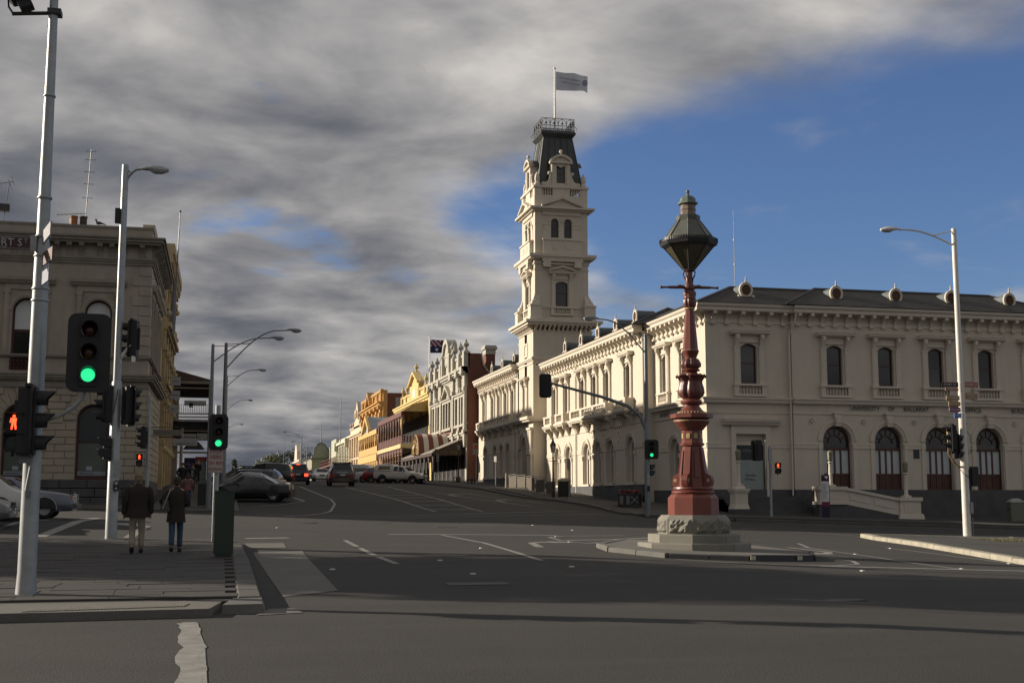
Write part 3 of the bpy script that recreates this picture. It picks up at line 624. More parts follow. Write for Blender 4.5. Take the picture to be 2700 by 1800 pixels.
for T, x, me, z in ((TW, -80.0, BALC1, 8.3), (TW, -87.8, BALC3, 8.3), (TW, -95.5, BALC1, 8.3), (TW, -99.1, BALC1, 8.28), (TB, -117.7, BALC3, 9.3), (TB, -111.9, BALC1, 9.3), (TB, -124.7, BALC1, 9.28)): mk('balcony', me, PO, wp(T, x, 0, z) - org(PO), WEST)
# rosettes, pips, house marks
TRIM.T = TM
for i in range(len(SM)): x = (SM[i] - 1.62); TRIM.disc((x, -.03, 6.15), .2, 16, 'y', .13); TRIM.disc((x, -.05, 6.15), .09, 10, 'y'); TRIM.loft([[(x + .2 * cos(t * PI / 8), -.03, 6.15 + .2 * sin(t * PI / 8)) for t in range(16)], [(x + .2 * cos(t * PI / 8), 0, 6.15 + .2 * sin(t * PI / 8)) for t in range(16)]], cap=False)
TRIM.T = Matrix(); part('wall_trim', TRIM, cream2, PO, world=True)
ds = MB(); ds.T = TM
for i in range(len(SM)):
    x = SM[i] - 1.62
    for k in range(8): a = k * PI / 4; ds.disc((x + .105 * cos(a), -.034, 6.15 + .105 * sin(a)), .032, 6)
ds.T = TW
for x in (-82.2, -85.6, -88.5): 
    for k in range(4): ds.disc((x + (k - 1.5) * .42, -.004, 6.45), .085, 8)
    for k in range(3): ds.disc((x + (k % 2) * .3, -.004, 6.1 - k * .32), .075, 8)
part('vent_hole', ds, letterm, PO, world=True)
for s_, x in (('UNIVERSITY', 37.24), ('OF', 38.97), ('BALLARAT', 40.63), ('POST OFFICE', 43.95), ('BUILDING', 47.9)): text(s_, .36, letterm, PO, Vector((x, 67.73, 6.93)) - org(PO), (R(90), 0, 0), sx=1.0)
text('UNIVERSITY', .36, letterm, PO, Vector((27.22, 76.0 - 1.1, 6.88)) - org(PO), (R(90), 0, R(-90)))
text('OF BALLARAT', .36, letterm, PO, Vector((27.22, 71.3, 6.88)) - org(PO), (R(90), 0, R(-90)))
text('ER', .5, letterm, PO, Vector((27.285, 69.0, 5.55)) - org(PO), (R(90), 0, R(-90)), name='royal_cipher')
q = MB(); q.box(27.22, 68.7, 4.55, 27.27, 69.3, 5.1); part('name_plate', q, mat('blue_plate', (.14, .25, .5), .5, .1, 4), PO, world=True)
# corner entrance: frame, hood, dark door with poster
d = MB(); d.T = TS
d.box(1.45, -.12, 1.5, 1.75, 0, 5.36); d.box(3.61, -.12, 1.5, 3.91, 0, 5.36); d.box(1.45, -.12, 5.36, 3.91, 0, 5.8); d.box(1.5, -.16, 5.8, 3.86, 0, 5.86); d.prism([(0, 5.86), (-.26, 5.86), (-.34, 6.0), (-.4, 6.05), (-.44, 6.2), (0, 6.24)], 'x', .95, 4.45); d.box(1.3, -.1, 5.9, 4.06, -.02, 6.0)
part('door_surround', d, cream2, PO, world=True)
d = MB(); d.T = TS; d.box(1.75, .3, 4.75, 3.61, .4, 5.36); d.box(1.75, .26, 4.72, 3.61, .42, 4.82); d.box(1.75, .25, 5.0, 3.61, .3, 5.06); part('door_transom', d, cream2, PO, world=True)
d = MB(); d.T = TS; d.box(1.75, .3, 1.4, 3.61, .34, 4.74); part('door_glass', d, mat('door_glass_dark', (.015, .022, .02), .1, 0), PO, world=True)
d = MB(); d.T = TS; d.box(2.3, .1, 1.75, 3.5, .14, 3.85); d.box(1.95, .02, 1.75, 2.29, .06, 3.85); part('door_poster', d, mat('grey_green_poster', (.25, .30, .28), .5, .08, 2), PO, world=True)
for s_, z in (('. . . . . .', 3.2), ('in Gordon', 2.98), ('of Police', 2.74)): text(s_, .2, letterm, PO, Vector((29.55 + .35, 68.09, z)) - org(PO), (R(90), 0, 0))
text('Post Office Gallery', .22, mat('faint_white', (.3, .3, .3)), PO, Vector((30.0, 68.28, 4.4)) - org(PO), (R(90), 0, 0))
# brass plate, downpipes
q = MB(); q.T = TM; q.box(13.05, -.03, 4.0, 13.43, 0, 4.75); part('bronze_plate', q, iron, PO, world=True)
for x, y in ((32.45, 67.72), (27.45, 76.8), (26.45, 92.6)):
    q = MB(); q.tube([(x, y, 1.8), (x, y, 11.2), (x + .25, y - .3, 11.9), (x + .3, y - .45, 12.5)] if y < 68 else [(x - .0, y, 1.6), (x, y, 12.3)], .06, 6); part('downpipe', q, cream2, PO, world=True)
# roofs
for a in ((26.58, 40, 67.28, 74.2, 12.9), (32.0, 51.6, 67.06, 74.4, 12.92), (49.5, 62, 67.06, 73.2, 12.9), (25.8, 33.1, 76.4, 102.4, 12.88), (25.28, 32.6, 110.0, 128.3, 13.74), (27.4, 34, 101, 111, 12.4)):
    q = MB(); hip_roof(q, *a, .44); part('roof', q, slate, PO, world=True)
for x in (30.3, 36.2, 40.2, 44.0, 48.1): inst(VENT, PO, (x, 68.9, 14.0), 0)
for y in (80.6, 85.0, 89.4, 93.9, 98.6): inst(VENT, PO, (27.35, y, 13.97), WEST)
for y in (115, 120, 125): inst(VENT, PO, (26.85, y, 14.8), WEST)
# chimney on the back wing and aerial mast on the roof
q = MB(); q.cbox((30.2, 121.5, 15.8), (2.2, 1.0, 2.6)); q.cbox((30.2, 121.5, 17.0), (2.6, 1.4, .25))
for dx_ in (-.6, .1, .7): q.lathe([(.17, 17.1), (.15, 17.5), (.19, 17.55), (.19, 17.65)], 8, (30.2 + dx_, 121.5, 0))
part('chimney', q, mat('grey_render', (.36, .345, .32), .8, .15, 2), PO, world=True)
q = MB(); q.tube([(31.6, 73.5, 13.6), (31.6, 73.5, 20)], [.03, .014], 5)
for z in (16.4, 18.0): q.lathe([(.05, z), (.05, z + .12)], 6, (31.6, 73.5, 0))
part('aerial_mast', q, galv, PO, world=True)
# --- steps, pedestals with lamps, ramp wall
def ped_lamp(x, y, z0, zt, big=False):
    s = MB(); s.T = Matrix.Translation((x, y, 0)); w = .5
    s.cbox((0, 0, zt + .05), (.42, .42, .1)); s.lathe([(.17, zt + .1), (.11, zt + .2), (.105, zt + .95), (.09, zt + 1.28), (.15, zt + 1.34), (.12, zt + 1.4)], 10)
    o = part('lamp_column', s, cream2, PO, 40, world=True)
    l = MB(); l.T = Matrix.Translation((x, y, 0)); l.lathe([(.07, zt + 1.38), (.14, zt + 1.5), (.16, zt + 1.85), (.17, zt + 1.9), (.12, zt + 1.98), (.02, zt + 2.04)], 8); part('lantern', l, mat('verdigris_lantern', (.20, .19, .12), .5, .2, 8), o, world=True)
st = MB()
for k in range(7): st.box(27.9 - .0, 65.3 + k * .3, .3, 32.8, 68.2, .78 + k * .16)
part('entrance_step', st, bluestone, PO, world=True)
s = MB(); s.T = Matrix.Translation((27.9, 65, 0)); s.cbox((0, 0, 1.5), (.74, .74, .9)); s.cbox((0, 0, 1.18), (.9, .9, .26), 0, .86); s.cbox((0, 0, 2.02), (.86, .86, .12)); s.cbox((0, 0, 2.12), (.96, .96, .1)); s.cbox((0, 0, 2.24), (.6, .6, .14), 0, .8); part('pedestal', s, cream2, PO, world=True)
s = MB(); s.cbox((27.9, 65, .8), (.92, .92, .52)); part('pedestal_base', s, bluestone, PO, world=True); ped_lamp(27.9, 65, .8, 2.3)
rw = MB()
rw.box(32.62, 64.7, 1.45, 34.2, 65.35, 2.1); rw.box(32.52, 64.6, 2.1, 34.28, 65.45, 2.3); rw.box(32.5, 64.62, 1.3, 34.3, 65.43, 1.46); rw.box(32.9, 64.67, 1.6, 33.9, 64.7, 1.98)
rw.loft([[(34.2, y, 1.32), (34.2, y, 2.22)] for y in (64.8, 65.25)] and [[(34.2, 64.8, 1.32), (34.2, 65.25, 1.32), (34.2, 65.25, 2.22), (34.2, 64.8, 2.22)], [(37.6, 64.8, .68), (37.6, 65.25, .68), (37.6, 65.25, 1.6), (37.6, 64.8, 1.6)]])
rw.loft([[(34.2, 64.68, 2.1), (34.2, 65.36, 2.1), (34.2, 65.36, 2.26), (34.2, 64.68, 2.26)], [(37.6, 64.68, 1.48), (37.6, 65.36, 1.48), (37.6, 65.36, 1.64), (37.6, 64.68, 1.64)]])
for a, b in ((34.5, 35.7), (36.0, 37.3)): za, zb = 1.62 - (a - 34.2) * .19, 1.62 - (b - 34.2) * .19; rw.loft([[(a, 64.77, za), (a, 64.8, za), (a, 64.8, za + .36), (a, 64.77, za + .36)], [(b, 64.77, zb), (b, 64.8, zb), (b, 64.8, zb + .36), (b, 64.77, zb + .36)]])
rw.box(37.55, 64.7, .62, 38.85, 65.4, 1.5); rw.box(37.48, 64.6, 1.5, 38.93, 65.5, 1.7); rw.cbox((38.2, 65.05, .62), (1.6, .98, .3), 0, .92); rw.box(37.8, 64.67, .85, 38.6, 64.7, 1.35)
part('ramp_wall', rw, cream2, PO, world=True)
s = MB(); s.loft([[(32.56, 64.72, .2), (32.56, 65.35, .2), (32.56, 65.35, 1.31), (32.56, 64.72, 1.31)], [(34.2, 64.72, .2), (34.2, 65.35, .2), (34.2, 65.35, 1.31), (34.2, 64.72, 1.31)], [(37.6, 64.72, .1), (37.6, 65.35, .1), (37.6, 65.35, .67), (37.6, 64.72, .67)], [(39.0, 64.72, .0), (39.0, 65.4, .0), (39.0, 65.4, .5), (39.0, 64.72, .5)]]); part('ramp_base', s, bluestone, PO, world=True)
ped_lamp(33.45, 65, 1.3, 2.3); ped_lamp(38.15, 65.05, .6, 1.7)
rp_ = MB(); rp_.tube([(32.4, 65.0, 2.0), (31.5, 64.6, 1.5), (31.5, 64.6, .8)], .03, 6); rp_.tube([(32.4, 65.05, 1.9), (31.0, 64.9, 1.3)], .03, 6); part('handrail', rp_, iron, PO, world=True)
s = MB(); s.box(46.6, 64.7, .4, 47.8, 65.4, 1.5); s.box(46.5, 64.6, 1.5, 47.9, 65.5, 1.7); part('pedestal', s, cream2, PO, world=True)

# --- projecting entrance bay below the tower
e = MB(); e.T = T_(25.5, 0, WEST)
wall(e, -108.9, -102.3, 2.9, 8.1, [dict(x=-105.4, w=2.1, zb=2.9, zs=5.9, rise=1.05)], 1.2)
for x in (-108.9, -107.6, -103.6, -102.9): e.box(x, -.22, 2.9, x + .55, 0, 7.5); e.box(x - .06, -.3, 5.3, x + .61, 0, 5.75); e.box(x - .06, -.3, 7.4, x + .61, 0, 7.6)
arch_ring(e, -105.4, 5.9, 1.05, 1.3, -.12, .02); arch_ring(e, -105.4, 5.9, 1.3, 1.6, -.22, .02)
e.box(-109.4, -.5, 8.1, -101.8, 1.9, 8.25); e.box(-109.5, -.66, 8.25, -101.7, 1.9, 8.5); e.T = Matrix()
e.box(25.5, 102.28, 2.0, 28, 102.3, 8.1); e.box(25.5, 108.9, 2, 28, 108.92, 8.1); e.box(26.7, 104, 2, 26.8, 107, 8)
part('entrance_bay', e, cream2, PO, world=True)
q = MB(); q.box(25.35, 102.2, 1.5, 27, 109.0, 2.9); part('plinth', q, bluestone, PO, world=True)

# ================================================================ the tower
cx, cy = 28.65, 106.9
TW_ = thing('clock_tower', 'tall cream tower with dark mansard roof and iron cresting rising behind the post office', 'tower', (cx, cy, 0))
tw = MB()
def shaft(z0, z1, h, sops=(), wops=(), depth=.26):
    tw.T = T_(cx, cy - h, 0); wall(tw, -h, h, z0, z1, list(sops), depth); tw.T = T_(cx - h, cy, WEST); wall(tw, -h, h, z0, z1, list(wops), depth)
    tw.T = T_(cx + h, cy, R(90)); wall(tw, -h, h, z0, z1, [], depth); tw.T = T_(cx, cy + h, PI); wall(tw, -h, h, z0, z1, [], depth); tw.T = Matrix()
def ring(mb, z0, z1, h): mb.box(cx - h, cy - h, z0, cx + h, cy + h, z1)
tr = MB(); h0 = 2.65
shaft(5, 16.1, h0, [], [dict(x=0, w=.9, zb=14.2, zs=15.0, rise=0), dict(x=-.1, w=1.02, zb=9.1, zs=11.2, rise=.2)])
ring(tr, 13.2, 13.35, h0 + .06); ring(tr, 13.5, 13.62, h0 + .1); ring(tr, 13.62, 13.8, h0 + .18); ring(tr, 16.0, 16.12, h0 + .08)
ring(tr, 16.55, 16.75, h0 + .62); ring(tr, 16.75, 16.98, h0 + .8)
dm = MB()
for i in range(13):
    u = -h0 + .2 + i * (2 * h0 - .4) / 12
    for T in (T_(cx, cy - h0, 0), T_(cx - h0, cy, WEST)): dm.T = T; dm.prism([(0, 16.55), (-.5, 16.55), (-.5, 16.4), (-.26, 16.3), (-.12, 16.1), (0, 16.1)], 'x', u - .1, u + .1)
dm.T = Matrix()
h1 = 2.42; wo1 = dict(x=0, w=1.1, zb=18.3, zs=20.3, rise=.2)
shaft(16.98, 22.0, h1, [wo1], [wo1]); ring(tr, 17.0, 17.3, h1 + .18); ring(tr, 18.12, 18.24, h1 + .1)
for sx, sy in ((-1, -1), (1, -1), (-1, 1), (1, 1)):
    x, y = cx + sx * (h1 + .02), cy + sy * (h1 + .02)
    tr.cbox((x, y, 17.65), (1.0, 1.0, 1.3)); tr.cbox((x, y, 18.3), (1.12, 1.12, .14)); tr.cbox((x, y, 17.12), (1.12, 1.12, .26))
    tr.loft([[(x - .42, y - .42, 18.37), (x + .42, y - .42, 18.37), (x + .42, y + .42, 18.37), (x - .42, y + .42, 18.37)], [(x - .3 - sx * .1, y - .3 - sy * .1, 18.8), (x + .3 - sx * .1, y - .3 - sy * .1, 18.8), (x + .3 - sx * .1, y + .3 - sy * .1, 18.8), (x - .3 - sx * .1, y + .3 - sy * .1, 18.8)], [(x - .2 - sx * .2, y - .2 - sy * .2, 19.3), (x + .2 - sx * .2, y - .2 - sy * .2, 19.3), (x + .2 - sx * .2, y + .2 - sy * .2, 19.3), (x - .2 - sx * .2, y + .2 - sy * .2, 19.3)]])
    tr.ball((x + sx * .1, y + sy * .1, 18.62), .26, 8, 6); tr.ball((x - sx * .15, y - sy * .15, 19.35), .2, 8, 6)
ring(tr, 21.5, 21.58, h1 + .05); ring(tr, 22.0, 22.15, h1 + .1); ring(tr, 22.45, 22.6, h1 + .5); ring(tr, 22.6, 22.85, h1 + .62); ring(tr, 22.15, 22.45, h1 + .04)
h2 = 2.4
tops = [dict(x=-.6, w=.68, zb=24.4, zs=25.75, rise=.34), dict(x=.6, w=.68, zb=24.4, zs=25.75, rise=.34)]
shaft(22.85, 26.75, h2, tops, tops, .3)
for T in (T_(cx, cy - h2, 0), T_(cx - h2, cy, WEST)):
    tr.T = T
    for x in (-.6, .6): arch_ring(tr, x, 25.75, .4, .56, -.06, .01, 10)
    for a, b in ((-1.7, -.94), (-.26, .26), (.94, 1.7)): tr.box(a, -.1, 25.5, b, 0, 25.62); tr.box(a + .04, -.06, 25.2, b - .04, 0, 25.5)
    for a, b in ((-1.7, -1.0), (-.22, .22), (1.0, 1.7)): tr.box(a, -.04, 24.3, b, 0, 25.2)
    tr.box(-1.75, -.34, 22.9, 1.75, 0, 24.1); tr.box(-1.8, -.42, 24.1, 1.8, 0, 24.24); tr.box(-1.85, -.5, 22.2, 1.85, 0, 22.86)
    for x in (-.6, .6): tr.box(x - .3, -.37, 23.3, x + .3, -.34, 23.8)
    for x in (-1.4, 1.4): tr.box(x - .32, -.5, 21.7, x + .32, 0, 22.2)
    tr.box(-1.1, -.3, 21.95, 1.1, 0, 22.12)
    # pediment of the next stage
    for sg in (-1, 1): tr.prism([(sg * 1.9, 27.08), (sg * 1.9, 27.24), (0, 28.02), (0, 27.8)], 'y', -.56, .1)
    tr.prism([(-1.7, 27.08), (1.7, 27.08), (0, 27.8)], 'y', -.3, .1)
    tr.box(-1.75, -.12, 26.4, 1.75, 0, 26.75)
    # parapet with balusters, dormer, scrolls
    for a, b in ((-2.4, -1.75), (-.78, .78), (1.75, 2.4)): tr.box(a, -.04, 27.1, b, .2, 28.85)
    tr.box(-2.4, -.02, 27.1, 2.4, .2, 28.2); tr.box(-2.5, -.14, 28.85, 2.5, .3, 29.05)
    for sg in (-1, 1):
        for k in range(4): baluster(tr, sg * (.98 + .22 * k), .08, 28.2, .65, .075)
        tr.prism([(sg * .86, 29.05), (sg * 1.62, 29.05), (sg * 1.7, 29.2), (sg * 1.55, 29.36), (sg * 1.2, 29.5), (sg * 1.0, 30.0), (sg * 1.12, 30.25), (sg * .86, 30.35)], 'y', .02, .24)
        tr.ball((sg * 1.6, .1, 29.22), .2, 8, 6); tr.ball((sg * 1.05, .1, 30.22), .17, 8, 6)
    wall(tr, -.86, .86, 29.05, 31.2, [dict(x=0, w=.78, zb=29.35, zs=30.85, rise=.12)], .24, .05)
    for sg in (-1, 1): a, b = sorted((sg * .5, sg * .84)); tr.box(a, -.04, 29.05, b, .06, 31.0); tr.box(sg * .86 - .01, .05, 29.05, sg * .86 + .01, 1.3, 31.2)
    tr.box(-1.05, -.2, 31.1, 1.05, .3, 31.28); arch_ring(tr, 0, 30.72, 1.0, 1.2, -.22, .2, 12, R(32), PI - R(32)); arch_ring(tr, 0, 30.72, .05, 1.0, .0, .15, 12, R(32), PI - R(32))
    tr.lathe([(.06, 31.9), (.05, 32.05)], 8, (0, 0, 0)); tr.ball((0, 0, 32.2), .17, 10, 7)
    tr.T = Matrix()
ring(tr, 26.75, 26.9, h2 + .3); ring(tr, 26.9, 27.08, h2 + .55)
for sx, sy in ((-1, -1), (1, -1), (-1, 1), (1, 1)): tr.lathe([(.3, 29.05), (.3, 29.25), (.2, 29.4), (.26, 29.7), (.2, 30.0), (.08, 30.25), (.02, 30.35)], 8, (cx + sx * 2.12, cy + sy * 2.12, 0))
tr.T = T_(cx - h0, cy, WEST); arch_ring(tr, 0, 0, .1, .1, 0, 0, 2) if False else None
tr.box(-.7, -.05, 13.98, .7, 0, 14.16); tr.box(-.7, -.05, 15.04, .7, 0, 15.22); tr.box(-.7, -.05, 14.16, -.48, 0, 15.04); tr.box(.48, -.05, 14.16, .7, 0, 15.04); tr.T = Matrix()
part('shaft', tw, cream, TW_, world=True); part('cornice', tr, cream2, TW_, world=True); part('dentil_row', dm, cream2, TW_, world=True)
for T, rz in ((T_(cx, cy - h1, 0), 0), (T_(cx - h1, cy, WEST), WEST)): inst(WIN_PED, TW_, wp(T, 0, 0, 18.25), rz)
inst(WIN_NB, TW_, wp(T_(cx - h0, cy, WEST), -.1, 0, 9.1), WEST); mk('balcony', BALC1, TW_, wp(T_(cx - h0, cy, WEST), -.1, 0, 9.1) - org(TW_), WEST)
fr, pa = sash(.68, 1.7, .34, .18); fr2, pa2 = sash(.78, 1.62, .12, .2)
ARW = ('window', fr, [('pane', pa, [])]); DRW = ('window', fr2, [('pane', pa2, [])])
for T, rz in ((T_(cx, cy - h2, 0), 0), (T_(cx - h2, cy, WEST), WEST)):
    for x in (-.6, .6): inst(ARW, TW_, wp(T, x, 0, 24.4), rz)
    inst(DRW, TW_, wp(T, 0, 0, 29.35), rz)
mn = MB(); lead = mat('dark_lead_roof', (.045, .052, .052), .5, .3, 2.2, .1, streak=.2)
sq = lambda h, z: [(cx - h, cy - h, z), (cx + h, cy - h, z), (cx + h, cy + h, z), (cx - h, cy + h, z)]
mn.loft([sq(2.05, 29.0), sq(1.32, 33.75), sq(1.42, 33.85), sq(1.62, 34.1), sq(1.62, 34.2), sq(1.5, 34.4), sq(1.45, 34.42)])
for k in range(6):
    u = -1 + 2 * k / 5
    for ax in (0, 1):
        for sg in (-1, 1):
            a = (cx + u * 2.05, cy + sg * 2.06, 29.0) if ax == 0 else (cx + sg * 2.06, cy + u * 2.05, 29.0); b = (cx + u * 1.32, cy + sg * 1.33, 33.75) if ax == 0 else (cx + sg * 1.33, cy + u * 1.32, 33.75); mn.tube([a, b], .045, 5)
for T in (T_(cx, cy, 0), T_(cx, cy, WEST), T_(cx, cy, R(90))):
    mn.T = T; mn.loft([[(-1.1 + 2.2 * i / 8, y, 31.15 + .72 * (1 - (i / 4 - 1) ** 2)) for i in range(9)] for y in (-2.3, -.6)], cap=False, closed=False); mn.box(-.84, -2.1, 29.05, .84, -1.0, 31.2); mn.T = Matrix()
mn.T = Matrix(); part('mansard_roof', mn, lead, TW_, world=True)
cr_ = MB(); zr0, zr1, hr = 34.42, 35.5, 1.5
for k in range(4):
    cr_.T = T_(cx, cy, k * PI / 2)
    for z in (zr0 + .06, zr0 + .42, zr1): cr_.tube([(-hr, -hr, z), (hr, -hr, z)], .028, 5)
    for i in range(9):
        x = -hr + i * 2 * hr / 8; cr_.tube([(x, -hr, zr0), (x, -hr, zr1)], .026, 5)
        if i < 8 and i % 2 == 0:
            xm = x + hr / 4; r = hr / 4; cr_.tube([(xm - r * cos(PI * j / 8), -hr, zr0 + .42 + .95 * r * 1.7 * sin(PI * j / 8)) for j in range(9)], .022, 4); cr_.ball((xm, -hr, zr0 + .7), .09, 6, 5); cr_.tube([(xm - .14, -hr, zr0 + .6), (xm + .14, -hr, zr0 + .6)], .03, 4); cr_.tube([(xm, -hr, zr0 + .06), (xm, -hr, zr0 + .85)], .028, 4)
    cr_.tube([(hr, -hr, zr0 + .4), (hr + .2, -hr - .2, zr0 + .2), (hr + .12, -hr - .1, zr0)], .025, 5)
cr_.T = Matrix(); part('iron_cresting', cr_, iron, TW_, world=True)
FP = thing('flagpole', 'white flagpole on top of the tower', 'flagpole', (cx + .1, cy, 34.4))
q = MB(); q.lathe([(.09, 0), (.08, 3), (.06, 6.2)], 8); q.ball((0, 0, 6.3), .12, 8, 6); part('pole', q, white, FP, 40)
def flag_mesh(Lx, H, wave, n=18, m=8, droop=.25):
    v = []; 
    for j in range(m + 1):
        for i in range(n + 1):
            u, w = i / n, j / m; v.append((u * Lx * .97, wave * (sin(u * 7 + w * 1.2) * .6 * u + .4 * sin(u * 13 - w * 2) * u), H * (w - 1) * (1 - .12 * u) - droop * u * u * Lx * .3 - .06 * sin(u * 6) * u))
    return v, [(j * (n + 1) + i, j * (n + 1) + i + 1, (j + 1) * (n + 1) + i + 1, (j + 1) * (n + 1) + i) for j in range(m) for i in range(n)]
FG = thing('flag', 'large white flag with small dark lettering and round crest flying from the tower', 'flag', (cx + .2, cy, 40.4))
q = MB(); q.add(*flag_mesh(3.15, 1.75, .32)); part('flag_cloth', q, mat('white_cloth', (.66, .68, .74), .8, .05, 2), FG, 80)
for s_, z, x in (('University of Ballarat', -.62, 1.25), ('Learn to succeed', -1.0, 1.35)): text(s_, .27, mat('navy_print', (.03, .03, .08)), FG, (x, -.30, z - .1), (R(90), R(6), 0), sx=.9)
q = MB(); q.disc((2.68, -.34, -.98), .26, 16, 'y', .17); q.disc((2.68, -.34, -.98), .1, 6); part('flag_crest', q, MATS['navy_print'], FG)
# ================================================================ west side of the side street
stone = mat('sandstone_render', (.36, .315, .25), .85, .13, 1.2, .25, bscale=14, streak=.12)
stone2 = mat('sandstone_block', (.36, .31, .235), .85, .2, .6, .3, bscale=16)
stone_dark = mat('sandstone_weathered', (.25, .225, .185), .85, .16, 1.2, .2, streak=.15)
maroon = mat('maroon_joinery', (.07, .014, .012), .5, .15, 4)
shopglass = mat('shop_glass', (.020, .024, .022), .07, 0)
CX = -4.0
LB = thing('corner_bank_building', 'dim sandstone corner building with bracketed cornice and arched windows on the far left', 'building', (CX, 70, 0))
w = MB(); d = MB(); e = MB(); w.T = d.T = e.T = T_(0, 70, 0)
UX = [-6.67, -10.32, -13.97, -17.6]; GX = [-6.72, -10.42, -14.1, -17.8]
wall(w, -28, CX, 2.6, 7.5, [dict(x=x, w=1.66, zb=2.6, zs=5.77, rise=.83) for x in GX], .5, .05)
wall(w, -28, CX, 7.5, 16.3, [dict(x=x, w=1.42, zb=8.37, zs=11.54, rise=.71) for x in UX], .4)
w.T = T_(CX, 0, R(90)); wall(w, 70, 83, 2.6, 16.3, [dict(x=72.6 + 3.6 * k, w=1.4, zb=9.2, zs=11.5, rise=.7) for k in range(3)], .4); w.T = Matrix()
w.box(-28, 82.8, 1, CX, 83, 16.3); w.box(-28, 70.5, 1, -27.8, 83, 16.3); w.box(-28, 70.2, 15.9, CX - .2, 83, 16.0)
part('wall', w, stone, LB, world=True)
for T, a, b, xx in ((T_(0, 70, 0), -28, CX, 1), (T_(CX, 0, R(90)), 70, 83, 0)):
    e.T = T; s0, s1 = (0, 1) if xx else (0, 0)
    for z0, z1, y in ((7.47, 7.6, -.06), (7.86, 7.98, -.3), (7.98, 8.12, -.4), (8.12, 8.2, -.46), (9.05, 9.12, -.12), (9.12, 9.22, -.18), (14.2, 14.34, -.1), (14.34, 14.46, -.16), (14.46, 14.58, -.22), (15.28, 15.4, -.5), (15.4, 15.56, -.62), (15.56, 15.66, -.72), (16.2, 16.33, -.05)): e.box(a, y, z0, b - y * s1, .02, z1)
    x = b - .5 if xx else a + .3; k = 0
    while a + .2 < x < b - .1 and k < 60:
        e.prism([(0, 15.28), (-.46, 15.28), (-.46, 15.14), (-.2, 15.0), (-.1, 14.85), (-.08, 14.58), (0, 14.58)], 'x', x - .13, x + .13)
        x += (-.62 if k % 3 else -.95) * (1 if xx else -1); k += 1
e.T = Matrix(); part('cornice', e, stone_dark, LB, world=True)
# window surrounds, hoods, roundels, iron guards
def lwin():
    s = MB(); zb = 8.37
    for sg in (-1, 1): a, b = sorted((sg * .86, sg * 1.14)); s.box(a, -.1, .85, b, 0, 4.3); s.box(a + .06, -.13, 1.0, b - .06, -.1, 4.2); s.box(a - .03, -.14, 4.1, b + .03, 0, 4.3)
    s.box(-1.14, -.08, 4.3, 1.14, 0, 4.62); s.prism([(0, 4.62), (-.2, 4.62), (-.3, 4.74), (-.38, 4.78), (-.42, 4.95), (0, 5.0)], 'x', -1.44, 1.44)
    arch_ring(s, 0, 3.17, .71, .79, -.04, .03); arch_ring(s, 0, 3.17, .79, .88, -.08, .02)
    for sg in (-1, 1): s.disc((sg * .68, -.05, 4.08), .13, 12, 'y', .08); s.disc((sg * .68, -.03, 4.08), .07, 10)
    f = MB()
    arch_ring(f, 0, 3.17, .6, .72, .3, .4); f.box(-.72, .3, 0, -.6, .4, 3.17); f.box(.6, .3, 0, .72, .4, 3.17); f.box(-.6, .31, 2.05, .6, .39, 2.2); f.box(-.6, .3, .0, .6, .4, .1)
    p = MB(); p.box(-.6, .35, .1, .6, .36, 2.06); bl = MB(); fill(bl, dict(x=0, w=1.22, zb=2.2, zs=3.17, rise=.61), .34)
    r = MB()
    for z in (.08, .5, .76): r.tube([(-.71, -.12, z), (.71, -.12, z)], .028, 5)
    for k in range(8): r.tube([(-.7 + .2 * k, -.12, .05), (-.7 + .2 * k, -.12, .78)], .018, 4)
    for k in range(7): r.tube([(-.7 + .2 * k, -.12, .08), (-.5 + .2 * k, -.12, .5)], .016, 4); r.tube([(-.5 + .2 * k, -.12, .08), (-.7 + .2 * k, -.12, .5)], .016, 4)
    return ('window', s.mesh('window', stone), [('window_frame', f.mesh('window_frame', maroon), []), ('pane', p.mesh('pane', shopglass), []), ('roller_blind', bl.mesh('roller_blind', blind), []), ('iron_guard', r.mesh('iron_guard', maroon), [])])
LW = lwin()
for x in UX[:3]: inst(LW, LB, (x, 70, 8.37), 0)
for k in range(3): inst(LW, LB, (CX, 72.6 + 3.6 * k, 8.37), R(90))
def gwin():
    f = MB(); arch_ring(f, 0, 3.17, .72, .82, .3, .44); f.box(-.83, .3, 0, -.73, .44, 3.17); f.box(.73, .3, 0, .83, .44, 3.17); f.box(-.73, .3, -.0, .73, .44, .22); f.box(-.73, .33, 2.0, .73, .4, 2.06)
    p = MB(); fill(p, dict(x=0, w=1.6, zb=.2, zs=3.17, rise=.8), .42)
    q = MB(); q.box(-.72, .39, .3, .72, .4, 1.98); s = MB(); s.box(-.72, .375, .24, .72, .385, .46)
    t = MB()
    for k in range(14): t.box(-.62 + k * .055, .368, .31, -.62 + k * .055 + random.uniform(.02, .045), .374, .31 + random.choice((.06, .085)))
    n = MB(); n.box(-.28, .37, .52, .02, .374, .72)
    return ('window', f.mesh('window', maroon), [('pane', p.mesh('pane', shopglass), []), ('frosted_pane', q.mesh('frosted_pane', mat('grey_green_glass', (.10, .115, .095), .2, .12, 1.2)), []), ('sticker_strip', s.mesh('sticker_strip', mat('pale_blue_strip', (.24, .28, .30), .5, .05)), []), ('sticker_print', t.mesh('sticker_print', MATS['navy_print']), []), ('paper_notice', n.mesh('paper_notice', mat('notice_paper', (.36, .38, .44), .6, 0)), [])])
GW = gwin()
for x in GX[:3]: inst(GW, LB, (x, 70, 2.6), 0)
